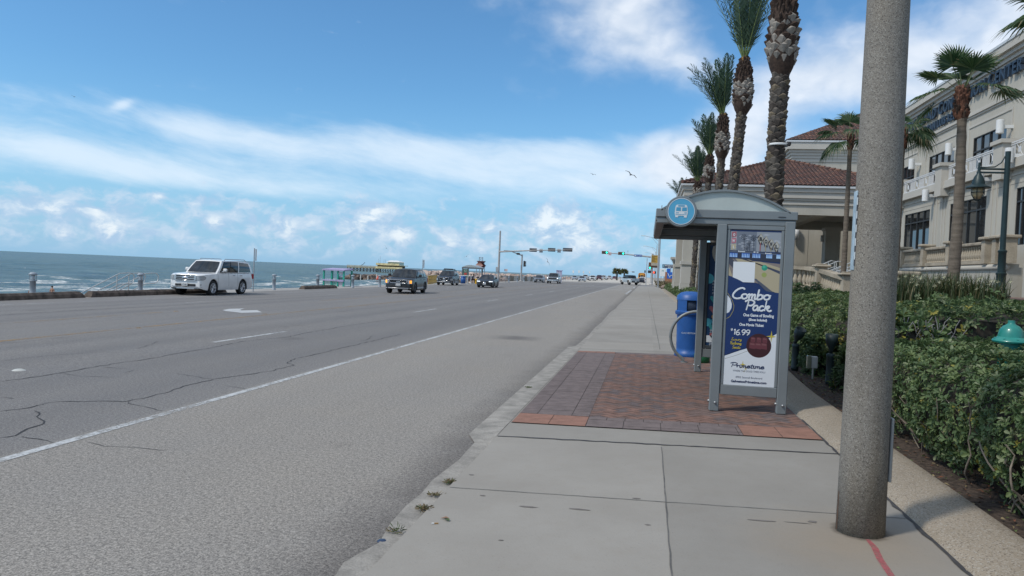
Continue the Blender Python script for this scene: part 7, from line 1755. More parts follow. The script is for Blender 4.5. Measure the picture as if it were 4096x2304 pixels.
# ---- entrance canopy with clay tile hip roof
TILE = [mat('clay tile %s' % n_, c_, .85, var=.22, scale=3) for n_, c_ in (('red brown', (.128, .062, .047)), ('dark brown', (.085, .050, .042)), ('rust', (.16, .082, .058)), ('umber', (.105, .064, .051)))]
def tile_slope(mb, e0, e1, apex_dir, pitch, maxup, hip0, hip1, per=.34, row=.46, seed=1, h=.10):
    """half round tile ribs running up a roof slope; hip0/hip1 = plan run-in per metre at each end"""
    r_ = random.Random(seed); e0, e1 = Vector(e0), Vector(e1); L_ = (e1 - e0).length; u = (e1 - e0) / L_; ad = Vector(apex_dir).normalized(); upv = (ad + Vector((0, 0, pitch))); sl = upv.length; n_ = u.cross(upv).normalized()
    if n_.z < 0: n_ = -n_
    nc = int(L_ / per)
    for i in range(nc):
        s_ = (i + .5) * per; run = maxup
        if hip0: run = min(run, s_ / hip0)
        if hip1: run = min(run, (L_ - s_) / hip1)
        nr = max(1, int(math.ceil(run * sl / row)))
        for j in range(nr):
            a, b_ = j * row / sl, min(run, (j + 1) * row / sl)
            if b_ - a < .02: continue
            vs = []
            for v, lift in ((a, .05), (b_, .0)):
                c = e0 + u * s_ + upv * v
                for k in range(5):
                    an = PI * k / 4; vs.append(c - u * (per * .5 * math.cos(an)) + n_ * (h * math.sin(an) + lift))
            mb.add(vs, [(k, k + 1, k + 6, k + 5) for k in range(4)] + [(0, 5, 5, 0)][:0], r_.choice((0, 0, 1, 1, 2, 3)), True)
            mb.add([vs[0], vs[1], vs[2], vs[3], vs[4]], [(4, 3, 2, 1, 0)], 1)
EX0, EX1, EY0, EY1, EZ = 2.46, 20.9, 63.0, 81.4, 9.62
cp = thing('entrance_canopy', 'beige entrance canopy on square columns under a low red brown tile roof', 'canopy', (11.7, 72, .4))
PT = .375; half = (EX1 - EX0) / 2
mb = MB()
tile_slope(mb, (EX0, EY0, EZ), (EX1, EY0, EZ), (0, 1, 0), PT, half, 1, 1, seed=1); tile_slope(mb, (EX0, EY1, EZ), (EX0, EY0, EZ), (1, 0, 0), PT, half, 1, 1, seed=2); tile_slope(mb, (EX1, EY0, EZ), (EX1, EY1, EZ), (-1, 0, 0), PT, half, 1, 1, seed=3)
ap = (EX0 + half, EY0 + half, EZ + half * PT)
C4 = [(EX0, EY0, EZ), (EX1, EY0, EZ), (EX1, EY1, EZ), (EX0, EY1, EZ)]
mb.add(C4 + [ap], [(0, 1, 4), (1, 2, 4), (2, 3, 4), (3, 0, 4)], 1)
for c in C4[:2] + C4[3:]:
    c, a = Vector(c), Vector(ap); n = 26
    for i in range(n): 
        p, q = c + (a - c) * (i / n), c + (a - c) * ((i + 1) / n); mb.tube([p + Vector((0, 0, .12)), q + Vector((0, 0, .08))], [.16, .12], 6, (0, 1, 2)[i % 3])
mb.build('roof', TILE, cp)
mb = MB()
for z0, z1, pj in ((9.44, 9.60, .06),): mb.box((EX0 - pj, EY0 - pj, z0), (EX1 + pj, EY1, z1))
mb.build('gutter', COPE, cp)
mb = MB()
for z0, z1, pj in ((9.10, 9.439, -.10), (8.62, 9.098, -.22), (8.44, 8.618, -.34), (8.26, 8.438, -.46), (8.10, 8.258, -.40)): mb.box((EX0 - pj, EY0 - pj, z0), (EX1 + pj, EY1 + pj, z1))
mb.build('cornice', TRIM, cp)
mb = MB(); i0 = .52
mb.box((EX0 + i0, EY0 + i0, 7.30), (EX1 - i0, EY0 + i0 + .8, 8.098)); mb.box((EX0 + i0, EY1 - i0 - .8, 7.30), (EX1 - i0, EY1 - i0, 8.098)); mb.box((EX0 + i0, EY0 + i0 + .8, 7.30), (EX0 + i0 + .8, EY1 - i0 - .8, 8.098)); mb.box((EX1 - i0 - .8, EY0 + i0 + .8, 7.30), (EX1 - i0, EY1 - i0 - .8, 8.098)); mb.box((13.2, EY0 + i0 + .8, 7.25), (14.1, EY1 - i0 - .8, 8.097)); mb.build('beam', STUC, cp)
def column(x, y, w_=1.36, z0=.2):
    mb = MB(); mb.box((x, y, z0), (x + w_, y + w_, 7.3)); c_ = mb.build('column', STUC, cp)
    for za, zb, pj in ((z0, 1.3, .14), (1.32, 2.7, .08), (2.9, 3.18, .16), (7.0, 7.29, .10)): mb = MB(); mb.box((x - pj, y - pj, za), (x + w_ + pj, y + w_ + pj, zb)); mb.build('moulding', TRIM, c_)
for x, y in ((2.82, 63.6), (16.9, 76.5), (2.82, 79.0), (19.2, 63.6)): column(x, y)
for px, py, Y_ in ((3286, 955, 76.3),):
    p = onY(px, py, Y_); mb = MB(); mb.lathe([(0, -.3), (.16, -.3), (.16, .3), (0, .3)], (p.x, Y_ - .35, p.z), 14); mb.box((p.x - .06, Y_ - .2, p.z - .06), (p.x + .06, Y_ + .2, p.z + .06)); mb.build('wall_lamp', mat('grey cylinder lamp', (.42, .42, .40), .6, var=.05), cp)
# ---- tall block behind with its own tile roof
wg = thing('tower_block', 'tall beige block with stepped cornice and tile roof behind the entrance canopy', 'building', (24, 95, 0))
WX0, WX1, WY0, WY1 = 14.3, 40.3, 84.0, 110.0
mb = MB(); mb.box((WX0 + .6, WY0 + .6, 0), (WX1, WY1, 15.3)); mb.build('wall', STUC, wg)
mb = MB()
for z0, z1, pj in ((14.9, 15.25, .52), (15.252, 15.55, .42), (15.552, 15.85, .30), (15.852, 16.15, .16), (16.152, 16.9, -.12)): mb.box((WX0 + pj, WY0 + pj, z0), (WX1, WY1, z1))
mb.build('cornice', TRIM, wg)
mb = MB(); mb.box((WX0 - .22, WY0 - .22, 16.902), (WX1, WY1, 17.08)); mb.build('gutter', COPE, wg)
mb = MB(); WZ = 17.1
tile_slope(mb, (WX0 - .2, WY0 - .2, WZ), (WX1 + .2, WY0 - .2, WZ), (0, 1, 0), .5, 13, 1, 1, per=.40, row=.55, seed=5); tile_slope(mb, (WX0 - .2, WY1, WZ), (WX0 - .2, WY0 - .2, WZ), (1, 0, 0), .5, 13, 1, 1, per=.40, row=.55, seed=6)
c4 = [(WX0 - .2, WY0 - .2, WZ), (WX1 + .2, WY0 - .2, WZ), (WX1 + .2, WY1, WZ), (WX0 - .2, WY1, WZ)]; ap = ((WX0 + WX1) / 2, (WY0 + WY1) / 2, WZ + 6.5); mb.add(c4 + [ap], [(0, 1, 4), (1, 2, 4), (2, 3, 4), (3, 0, 4)], 1); mb.build('roof', TILE, wg)
mb = MB(); mb.box((16.9, WY0 + .585, 0), (16.94, WY0 + .61, 14.8)); mb.build('joint_line', mat('dark wall joint', (.2, .19, .17), .9, var=0), wg)
p = onY(3183, 935, WY0 + .4); mb = MB(); mb.lathe([(0, -.7), (.3, -.7), (.3, .7), (0, .7)], (p.x, WY0 + .2, p.z), 14); mb.build('wall_lamp', SCON, wg)
# windows of the set back facade
for pxa, pxb, pt, pb in ((3304, 3346, 940, 1055), (3376, 3402, 920, 1060)):
    A_, B_ = onX(pxb, 1000, 21.5), onX(pxa, 1000, 21.5); zt = onX(pxa, pt, 21.5).z
    window_x(21.5 - .12, (A_.y, B_.y, 2.0, zt), 4, (.78,), cc)
# ---- gate pier with house number, far end of the bank
p = onY(2688, 1028, 84); t_ = thing('gate_pier', 'beige gate pier with flared cap at the far end of the hedge', 'gate pier', (3.3, 84, .2))
mb = MB(); mb.box((2.75, 84, -.1), (4.3, 85.6, 3.6)); mb.build('shaft', STUC, t_); mb = MB()
for z0, z1, pj in ((3.45, 3.6, .05), (3.602, 3.8, .15), (3.802, 4.05, .3), (.9, 1.05, .06)): mb.box((2.75 - pj, 84 - pj, z0), (4.3 + pj, 85.6 + pj, z1))
mb.build('cap', TRIM, t_); mb = MB(); put_text(mb, '5600', (3.15, 83.985, .45), (1, 0, 0), (0, 0, 1), .32); mb.build('lettering', [BLKI], t_)
# ================================================================ palms, hedges, grasses
rg = np.random.default_rng(11)
def leafmat(name, col, tr=.25, rough=.5): 
    m = mat(name, col, rough, var=.25, scale=9, trans=tr, spec=.4); return m
HG = [leafmat('hedge leaf deep', (.052, .092, .036), rough=.6), leafmat('hedge leaf mid', (.088, .138, .052), rough=.6), leafmat('hedge leaf bright', (.135, .185, .070), rough=.6), leafmat('hedge leaf pale', (.20, .235, .130), rough=.6), leafmat('hedge leaf yellow', (.26, .24, .05), rough=.6)]
TWIG = mat('grey brown twigs', (.20, .165, .13), .85, var=.35, scale=15); SHCORE = mat('shade dark twig core', (.040, .034, .026), .95, var=.5, scale=14)  # second one: solid foliage core, twig brown with inner shade put into it
def norm(a): return a / np.maximum(1e-9, np.linalg.norm(a, axis=1, keepdims=True))
def leaf_arrays(P, D, N, L, Wd, fold=.25):
    """kite leaves: base P, direction D, face normal N -> verts, tris"""
    B = norm(np.cross(N, D)); n = len(P); L = L[:, None]; Wd = Wd[:, None]
    mid = P + D * L * .64; end = P + D * L * .92 - N * L * .05; tip = P + D * L - N * L * .08
    up_ = N * Wd * fold
    V = np.stack([P, mid + B * Wd * .5 + up_, end + B * Wd * .30 + up_ * .5, tip, end - B * Wd * .30 + up_ * .5, mid - B * Wd * .5 + up_], 1).reshape(-1, 3); i = np.arange(n)[:, None] * 6
    T = np.concatenate([i + np.array([[0, 1, 2, 3]]), i + np.array([[0, 3, 4, 5]])], 1).reshape(-1, 4)
    return V, T
def rosettes(name, P, N, parent, size, k=7, mats=None, probs=(.28, .38, .22, .10, .02), aspect=.46, spread=(.25, 1.0)):
    n = len(P); N = norm(N + rg.normal(0, .30, (n, 3)) + np.array([0, 0, .35])); t0 = norm(np.cross(N, rg.normal(0, 1, (n, 3)))); t1 = np.cross(N, t0)
    Pk = np.repeat(P, k, 0); Nk = np.repeat(N, k, 0); A = (np.tile(np.arange(k) * 2 * np.pi / k, n) + np.repeat(rg.random(n) * 6.28, k) + rg.normal(0, .25, n * k))[:, None]
    out = np.repeat(t0, k, 0) * np.cos(A) + np.repeat(t1, k, 0) * np.sin(A); el = rg.uniform(spread[0], spread[1], n * k)[:, None]
    D = norm(out * np.cos(el * .9) + Nk * np.sin(el * .9) * .9); NN = norm(Nk * np.cos(el * .9) - out * np.sin(el * .9) + 1e-6)
    L = np.repeat(rg.uniform(.6, 1.35, n), k) * rg.uniform(.75, 1.15, n * k) * size
    V, T = leaf_arrays(Pk + rg.normal(0, size * .12, (n * k, 3)), D, NN, L, L * aspect)
    ci = rg.choice(len(probs), n, p=np.array(probs) / sum(probs)); ci = np.repeat(ci, k); fl = rg.random(n * k) < .25; ci[fl] = rg.choice(len(probs), fl.sum(), p=np.array(probs) / sum(probs))
    return tri_mesh(name, V, T, mats or HG, np.repeat(ci, 2), parent)
def prof_sample(prof, n):
    pr = np.array(prof); seg = np.diff(pr, axis=0); ln = np.linalg.norm(seg, axis=1); c = np.concatenate([[0], np.cumsum(ln)]); s_ = rg.random(n) * c[-1]
    k = np.clip(np.searchsorted(c, s_) - 1, 0, len(ln) - 1); f = ((s_ - c[k]) / ln[k])[:, None]
    p = pr[k] + seg[k] * f; nrm = np.stack([-seg[k][:, 1], seg[k][:, 0]], 1) / ln[k][:, None]
    return p, nrm, s_ / c[-1]
def lump(P, sc, amp):
    return np.array([mnoise.noise(Vector((p[0] * sc, p[1] * sc, p[2] * sc))) for p in P]) * amp
def hedge(label, prof, y0, y1, n, size, base=None, k=7, inner=.12, amp=.10, sc=1.6, core=True, twigs=0, thin=None, grp='clipped hedges on the bank', probs=(.28, .38, .22, .10, .02), endn=0):
    """clipped hedge along Y: prof = (X, z) outline from the front foot over the top to the back"""
    t_ = thing('hedge', label, 'hedge', (prof[0][0], (y0 + y1) / 2, prof[0][1]), 0, grp)
    p, nm, s_ = prof_sample(prof, n); Y_ = y0 + (y1 - y0) * rg.random(n)
    off_ = np.array([base(y) if base else (0, 0) for y in Y_])
    P = np.stack([p[:, 0] + off_[:, 0], Y_, p[:, 1] + off_[:, 1]], 1); N = np.stack([nm[:, 0], np.zeros(n), nm[:, 1]], 1)
    # rounded ends
    e = np.minimum(Y_ - y0, y1 - Y_); er = np.clip(1 - e / .35, 0, 1); N[:, 1] += er * np.where(Y_ - y0 < y1 - Y_, -1, 1) * 1.2; N = norm(N)
    P = P + N * lump(P, sc, amp)[:, None] - N * (rg.random(n) ** 2 * inner)[:, None]
    if endn:
        zt = max(q[1] for q in prof); zb_ = min(q[1] for q in prof); xa, xb = prof[0][0], prof[-1][0]
        ex_, ez_ = xa + (xb - xa) * rg.random(endn), zb_ + (zt - zb_) * rg.random(endn); yy = np.full(endn, y0 + .03); o2 = np.array([base(y0) if base else (0, 0)])
        E = np.stack([ex_ + o2[0, 0], yy, ez_ + o2[0, 1]], 1); EN = np.tile(np.array([[0, -1.0, .1]]), (endn, 1)); E = E + EN * lump(E, sc, amp)[:, None] + rg.normal(0, .03, (endn, 3)); P = np.concatenate([P, E]); N = np.concatenate([N, EN])
    gp = np.array([mnoise.noise(Vector((q[0] * 3.1 + 9, q[1] * 3.1, q[2] * 3.1))) for q in P]); kp = rg.random(len(P)) < np.clip(1.05 + gp * 1.3, .3, 1); P, N = P[kp], N[kp]
    if thin is not None:
        kp = rg.random(len(P)) < np.array([thin(q) for q in P]); P, N = P[kp], N[kp]
    rosettes('foliage', P, N, t_, size, k, probs=probs)
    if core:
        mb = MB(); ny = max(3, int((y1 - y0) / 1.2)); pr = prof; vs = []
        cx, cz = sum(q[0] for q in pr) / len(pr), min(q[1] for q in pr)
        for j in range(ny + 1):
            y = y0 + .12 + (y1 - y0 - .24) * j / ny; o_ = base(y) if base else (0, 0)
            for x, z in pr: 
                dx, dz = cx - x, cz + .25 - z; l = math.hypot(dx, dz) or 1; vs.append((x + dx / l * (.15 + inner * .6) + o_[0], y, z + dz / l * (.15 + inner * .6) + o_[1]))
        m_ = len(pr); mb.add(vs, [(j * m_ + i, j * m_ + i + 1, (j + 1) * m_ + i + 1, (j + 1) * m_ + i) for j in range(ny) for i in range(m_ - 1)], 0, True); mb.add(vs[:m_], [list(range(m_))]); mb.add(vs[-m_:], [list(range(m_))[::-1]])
        mb.build('shade_core', SHCORE, t_)
    return t_
def bz2(x, y): return bedz(x, y)
# near hedge right of the pole: front face towards the walk
def thin1(q):
    if 2.6 < q[1] < 4.9 and q[0] < 2.95 and q[2] < .85: return .26 if q[1] < 4.5 else .6
    return 1.0
h1 = hedge('near clipped hedge right of the concrete pole with bare stems low down', [(2.72, .17), (2.56, .40), (2.50, .75), (2.56, .98), (2.78, 1.10), (3.6, 1.15), (4.8, 1.22), (6.2, 1.30)], 1.6, 9.0, 11800, .051, None, 7, .13, .09, 1.7, True, 0, thin1)
mb = MB(); r_ = random.Random(21)
for i in range(150):
    y = 2.2 + r_.random() * 5.8 if i < 60 else 2.6 + r_.random() * 2.1
    x, z = 2.62 + r_.random() * .35, .14; pts = [(x, y, z)]; d = Vector((-.35 + r_.uniform(-.5, .3), r_.uniform(-.9, .9), 1.0)).normalized(); ln = r_.uniform(.08, .14); p = Vector(pts[0])
    for k in range(r_.randint(4, 8)):
        d = (d + Vector((r_.uniform(-.5, .35), r_.uniform(-.5, .5), r_.uniform(-.25, .4)))).normalized(); p = p + d * ln
        if p.x < 2.42: p.x = 2.42 + r_.uniform(0, .06)
        pts.append(tuple(p))
    r0 = r_.uniform(.005, .011); mb.tube(pts, [r0 * (1 - .6 * q / len(pts)) for q in range(len(pts))], 5)
mb.build('bare_stems', TWIG, h1)
# second hedge higher on the bank
hedge('hedge row on the bank behind the near hedge, cut square', [(3.3, .62), (3.15, .95), (3.22, 1.28), (3.5, 1.44), (4.4, 1.50), (5.6, 1.56), (7.2, 1.62), (8.6, 1.66)], 9.9, 12.6, 4300, .056, None, 7, .14, .09, 1.6, endn=900)
hedge('hedge band between the bus shelter and the concrete pole above the garden lights', [(3.16, .34), (3.05, .75), (3.12, 1.10), (3.45, 1.30), (4.1, 1.36), (4.9, 1.40)], 13.0, 23.0, 5000, .062, lambda y: (.03 * (y - 13), .012 * (y - 13)), 7, .15, .12, 1.2, probs=(.22, .36, .26, .14, .02), endn=500)
hedge('low clipped hedge stretching along the sidewalk beyond the blue litter bin', [(3.02, .13), (2.98, .45), (3.12, .76), (3.6, .92), (4.4, 1.02), (5.6, 1.15)], 23.5, 116, 10500, .15, lambda y: (-.36 * sstep(34, 50, y), -.0015 * (y - 23)), 6, .2, .14, .8, probs=(.18, .36, .28, .16, .02))
def bush(label, c, r, h, n, size, k=7, probs=(.45, .35, .14, .04, .02), grp=None):
    t_ = thing('bush', label, 'bush', c, 0, grp)
    a = rg.random(n) * 2 * np.pi; u = rg.random(n); z = u ** .8; rr = np.sqrt(np.clip(1 - z * z * .9, 0, 1)); N = np.stack([np.cos(a) * rr, np.sin(a) * rr, z + .15], 1); N = norm(N)
    P = np.stack([np.cos(a) * rr * r[0], np.sin(a) * rr * r[1], z * h], 1) + np.array(c); P += N * lump(P, 2.2, .14)[:, None] - N * (rg.random(n) ** 1.5 * .22)[:, None]
    rosettes('foliage', P, N, t_, size, k, probs=probs)
    mb = MB(); mb.lathe([(0, h * .8), (r[0] * .4, h * .7), (r[0] * .68, h * .4), (r[0] * .75, 0), (0, 0)], c, 10); mb.build('shade_core', SHCORE, t_); return t_
p = onY(3195, 1185, 22); bush('dark rounded bush before the curved balustrade', (p.x + .1, 22, bedz(p.x, 22)), (.95, .9), onY(3195, 1138, 22).z - bedz(p.x, 22), 1300, .075)
for i, (x, y, s_, lb) in enumerate(((3.05, 11.9, .42, 'leafy dark shrub at the foot of the hedge left of the pole'), (2.95, 13.9, .4, 'dark shrub behind the garden light beside the shelter'), (3.0, 15.2, .42, 'dark shrub hidden partly by the shelter post'))):
    bush(lb, (x + .2, y, bedz(x, y)), (s_, s_ * 1.3), .75, 420, .085, 6, (.5, .34, .12, .02, .02), 'dark shrubs in the mulch')
p = onY(3700, 1235, 13.2); bush('broad leaved yellowish shrub between the hedges right of the pole', (onY(3600, 1290, 9.55).x, 9.5, .75), (.5, .32), .62, 330, .10, 6, (.3, .3, .2, .05, .15))
mb = MB(); r_ = random.Random(5)
for i in range(46):
    p = Vector((onY(3640, 1300, 9.3).x + r_.uniform(-.35, .5), 9.4 + r_.uniform(-.15, .2), .9)); pts = [tuple(p)]; d = Vector((r_.uniform(-.8, .8), r_.uniform(-.4, .1), .8)).normalized()
    for k in range(6): d = (d + Vector((r_.uniform(-.6, .6), r_.uniform(-.4, .3), r_.uniform(-.4, .4)))).normalized(); p = p + d * .085; pts.append(tuple(p))
    mb.tube(pts, .0045, 5)
tag(mb.build('dry_twigs', mat('bleached bare twigs', (.26, .25, .25), .85, var=.2)), 'tangle of bare grey twigs in the gap between the hedges', 'twigs')
# ornamental grass by the palm
GRS = [leafmat('strap leaf dark', (.035, .060, .022), .2), leafmat('strap leaf mid', (.062, .088, .032), .2), leafmat('strap leaf straw', (.17, .145, .075), .2)]
def grass(label, cx, cy, rx, ry, zb, h, n, seed, grp='strappy grass clumps'):
    g_ = np.random.default_rng(seed); t_ = thing('grass_clump', label, 'grass', (cx, cy, zb), 0, grp); V = []; T = []; mi = []; b0 = 0
    for i in range(n):
        a = g_.random() * 6.28; rr = math.sqrt(g_.random()); x, y = cx + rx * rr * math.cos(a), cy + ry * rr * math.sin(a); L_ = h * g_.uniform(.6, 1.15); d = g_.random() * 6.28; lean = g_.uniform(.1, .75); w_ = .011 * g_.uniform(.7, 1.3)
        dx, dy = math.cos(d) * lean, math.sin(d) * lean; px, py = -math.sin(d) * w_, math.cos(d) * w_
        for k in range(5):
            f = k / 4; z = zb + L_ * (f - .35 * lean * f * f); q = L_ * f * f * .8; ww = (1 - f * .9)
            V += [(x + dx * q - px * ww, y + dy * q - py * ww, z), (x + dx * q + px * ww, y + dy * q + py * ww, z)]
        for k in range(4): T.append((b0 + 2 * k, b0 + 2 * k + 1, b0 + 2 * k + 3, b0 + 2 * k + 2)); mi.append(g_.choice([0, 0, 1, 1, 2]) if k == 0 else mi[-1])
        b0 += 10
    tri_mesh('leaves', V, T, GRS, mi, t_)
    mb = MB(); 
    for i in range(12):
        a = g_.random() * 6.28; rr = g_.random(); c = Vector((cx + rx * rr * math.cos(a), cy + ry * rr * math.sin(a) - .2, zb + h * g_.uniform(.5, .85)))
        for k in range(5): an = 2 * PI * k / 5; mb.add([c, c + Vector((.02 * math.cos(an - .4), -.01, .02 * math.sin(an - .4))), c + Vector((.038 * math.cos(an), -.015, .038 * math.sin(an))), c + Vector((.02 * math.cos(an + .4), -.01, .02 * math.sin(an + .4)))], [(0, 1, 2, 3)])
    mb.build('flowers', mat('pale cream petals', (.55, .54, .36), .6, var=.1), t_)
for i, (px, Y_, n, lb) in enumerate(((3625, 15.0, 420, 'strappy grass clump nearest the concrete pole'), (3720, 15.6, 520, 'strappy grass clump with cream flowers in the middle of its row'), (3820, 15.4, 520, 'strappy grass clump at the foot of the fan palm'), (3925, 15.0, 380, 'strappy grass clump towards the green lamp post'))):
    p = onY(px, 1200, Y_); grass(lb, p.x, Y_, .42, .45, 1.42, .64, n, i)
# ---- date palms
BOOT = [mat('palm boot grey', (.100, .087, .074), .9, var=.4, scale=8), mat('palm boot dark', (.058, .048, .041), .95, var=.4, scale=8), mat('palm boot tan', (.155, .125, .085), .9, var=.3, scale=8)]
FIBRE = mat('dark palm fibre', (.048, .030, .022), .95, var=.5, scale=14); CUTB = mat('pale cut frond bases', (.26, .235, .205), .85, var=.3, scale=8); ORNG = mat('orange frond stub', (.36, .20, .06), .8, var=.3, scale=10)
FROND = [leafmat('date frond deep', (.022, .050, .030), .2), leafmat('date frond mid', (.038, .078, .044), .2), leafmat('date frond light', (.070, .112, .066), .2)]
RACH = mat('frond rachis', (.14, .19, .06), .6, var=.2)
def boots(mb, x, y, z0, z1, rf, dz, w_, h, out, mi_f, seed, bend=lambda z: (0, 0)):
    r_ = random.Random(seed); z = z0; i = 0
    while z < z1:
        a = i * 2.39996; R_ = rf(z); bx, by = bend(z); ww = w_ * r_.uniform(.8, 1.2); hh = h * r_.uniform(.8, 1.25); oo = out * r_.uniform(.45, 1.4); a += r_.uniform(-.12, .12)
        ca, sa = math.cos(a), math.sin(a); tx, ty = -sa, ca
        def q(o, s_, zz): return (x + bx + ca * (R_ + o) + tx * s_, y + by + sa * (R_ + o) + ty * s_, zz)
        v = [q(-.03, -ww * .66, z + hh * .45), q(-.03, ww * .66, z + hh * .45), q(oo, ww * .26, z + hh * .72), q(oo, -ww * .26, z + hh * .72), q(-.01, 0, z + hh * 1.15), q(oo * .35, 0, z - hh * .05)]
        mb.add(v, [(0, 5, 3), (5, 2, 3), (5, 1, 2), (0, 3, 4), (1, 4, 2), (3, 2, 4)], mi_f(r_)); z += dz; i += 1
def frond(V, T, mi, RV, base, d0, L_, droop, seed, nl=50, lw=.046, ll=.60, vee=.6):
    r_ = random.Random(seed); p = Vector(base); d = Vector(d0).normalized(); pts = [p.copy()]; n = 16; st = L_ / n
    for i in range(n):
        f = i / n; d = (d + Vector((0, 0, -droop * (.25 + f * 1.2)))).normalized(); p = p + d * st; pts.append(p.copy())
    RV.append(pts); side0 = d0.cross(Vector((0, 0, 1))); side0 = side0.normalized() if side0.length > .05 else Vector((1, 0, 0))
    for i in range(nl):
        f = .16 + .84 * (i + r_.random() * .5) / nl; k = min(n - 1, int(f * n)); c = pts[k].lerp(pts[k + 1], f * n - k); t_ = (pts[k + 1] - pts[k]).normalized(); s_ = (side0 - t_ * side0.dot(t_)).normalized(); u_ = s_.cross(t_)
        for sg in (-1, 1):
            l = ll * (math.sin(PI * min(1, .22 + f * .80)) ** .6) * r_.uniform(.85, 1.1) + .05; dd = (t_ * .80 + s_ * sg * .62 + u_ * vee * r_.uniform(.3, 1.1) * (1 if r_.random() < .75 else -.4)).normalized(); w_ = dd.cross(u_).normalized() * lw * .5
            e = c + dd * l + Vector((0, 0, -.05 * l)); m_ = c + dd * l * .45; b0 = len(V); V += [tuple(c), tuple(m_ + w_), tuple(e), tuple(m_ - w_)]; T.append((b0, b0 + 1, b0 + 2, b0 + 3)); mi.append(r_.choice((0, 1, 1, 2) if f > .3 else (1, 2)))
def date_palm(label, x, y, zb, zh0, zh1, rt, rh, lean, fl, nf, spread, seed, lx=0.0):
    t_ = thing('date_palm', label, 'palm tree', (x, y, zb), 0, 'date palms in a row along the sidewalk'); H_ = zh1 - zb
    bend = lambda z: (lean * (z - zb) / 10 + .05 * math.sin((z - zb) * .6 + seed), .05 * math.sin((z - zb) * .5))
    mb = MB(); prof = [(0, zb - .3)] + [(rt * (1.12 if i < 2 else 1) * (.93 + .04 * math.sin(i)), zb - .3 + (zh0 - zb + .6) * i / 16) for i in range(17)]
    mb.tube([(x + bend(h)[0], y + bend(h)[1], h) for r, h in prof[1:]], [r * .92 for r, h in prof[1:]], 14, 1)
    det = .14 if y < 26 else .17 if y < 36 else .2; wd_ = 2 * PI * rt / 6.2
    boots(mb, x, y, zb, zh0, lambda z: rt * .86, det * .17, wd_, det * 1.35, .055, lambda r_: r_.choice((0, 0, 0, 1, 1, 2)), seed, bend); mb.build('trunk', BOOT, t_)
    mb = MB(); hp = [(rt * .9, zh0 - .2), (rh * .75, zh0 + .02), (rh * .92, zh0 + (zh1 - zh0) * .12), (rh * .9, zh0 + (zh1 - zh0) * .4), (rh * .72, zh0 + (zh1 - zh0) * .68), (rh * .42, zh0 + (zh1 - zh0) * .88), (rh * .25, zh1), (0, zh1 + .05)]
    bx, by = bend(zh0); mb.lathe(hp, (x + bx, y + by, 0), 16, 0); mid = zh0 + (zh1 - zh0) * .52
    hr = lambda z: pw([(h, r) for r, h in hp], z)
    boots(mb, x + bx, y + by, zh0 + .08, mid, lambda z: hr(z) * .92, (mid - zh0) / 70, 2 * PI * rh / 11, .21, .11, lambda r_: r_.choice((1, 1, 1, 0)), seed + 3)
    boots(mb, x + bx, y + by, mid - .1, zh1 - .15, lambda z: hr(z) * .85, (zh1 - mid) / 90, .09, .28, .12, lambda r_: 0, seed + 4)
    boots(mb, x + bx, y + by, zh1 - .30, zh1 + .02, lambda z: hr(z) * .9, .02, .09, .16, .05, lambda r_: 2, seed + 5)
    mb.build('crown_head', [FIBRE, CUTB, ORNG], t_)
    V, T, mi, RV = [], [], [], []; r_ = random.Random(seed)
    for i in range(nf):
        a = i * 2.39996 + seed; sp_ = spread * math.sqrt((i + .5) / nf) * r_.uniform(.85, 1.1); d = Vector((math.cos(a) * math.sin(sp_) + lx, math.sin(a) * math.sin(sp_), math.cos(sp_)))
        frond(V, T, mi, RV, (x + bx + d.x * .1, y + by + d.y * .1, zh1 - .05), d, fl * r_.uniform(.82, 1.08), .010 + .030 * (i / nf), seed * 31 + i)
    cr = tri_mesh('crown', V, T, FROND, mi, t_)
    mb = MB()
    for pts in RV: mb.tube(pts, [.028 * (1 - .85 * k / 16) for k in range(17)], 5)
    mb.build('frond_stalks', RACH, cr)
date_palm('nearest thick date palm with pale cut boots, crown out of frame', 3.18, 20.6, bedz(3.2, 20.6) - .2, 7.35, 9.55, .228, .40, .10, 3.3, 16, .40, 1)
date_palm('second date palm behind the nearest, tall upright fronds', 3.35, 33.5, .3, 9.1, 11.3, .215, .43, .35, 3.9, 19, .44, 2)
date_palm('third date palm, fronds leaning left', 3.5, 41.5, .3, 8.4, 10.6, .20, .38, .10, 3.2, 17, .46, 3, -.22)
date_palm('fourth date palm, slender trunk with short crown', 3.55, 52.5, .25, 8.5, 10.2, .19, .36, .30, 2.9, 18, .52, 4, -.06)
date_palm('fifth date palm in front of the left canopy column', 3.6, 61.0, .2, 8.2, 9.5, .20, .36, .05, 2.9, 18, .56, 5, -.10)
date_palm('farthest small date palm left of the canopy roof', 3.5, 88, .1, 9.6, 10.9, .22, .38, .05, 2.6, 14, .8, 6)
g = MB(); g.lathe([(.262, 5.31), (.275, 5.32), (.275, 5.36), (.262, 5.37)], (3.23, 20.6, 0), 20); g.rbox((3.45, 20.36, 5.29), (3.53, 20.46, 5.40), .02, 1)
tag(g.build('palm_strap', [SIGNW, BLKP]), 'white cable strap tied round the nearest date palm', 'strap')
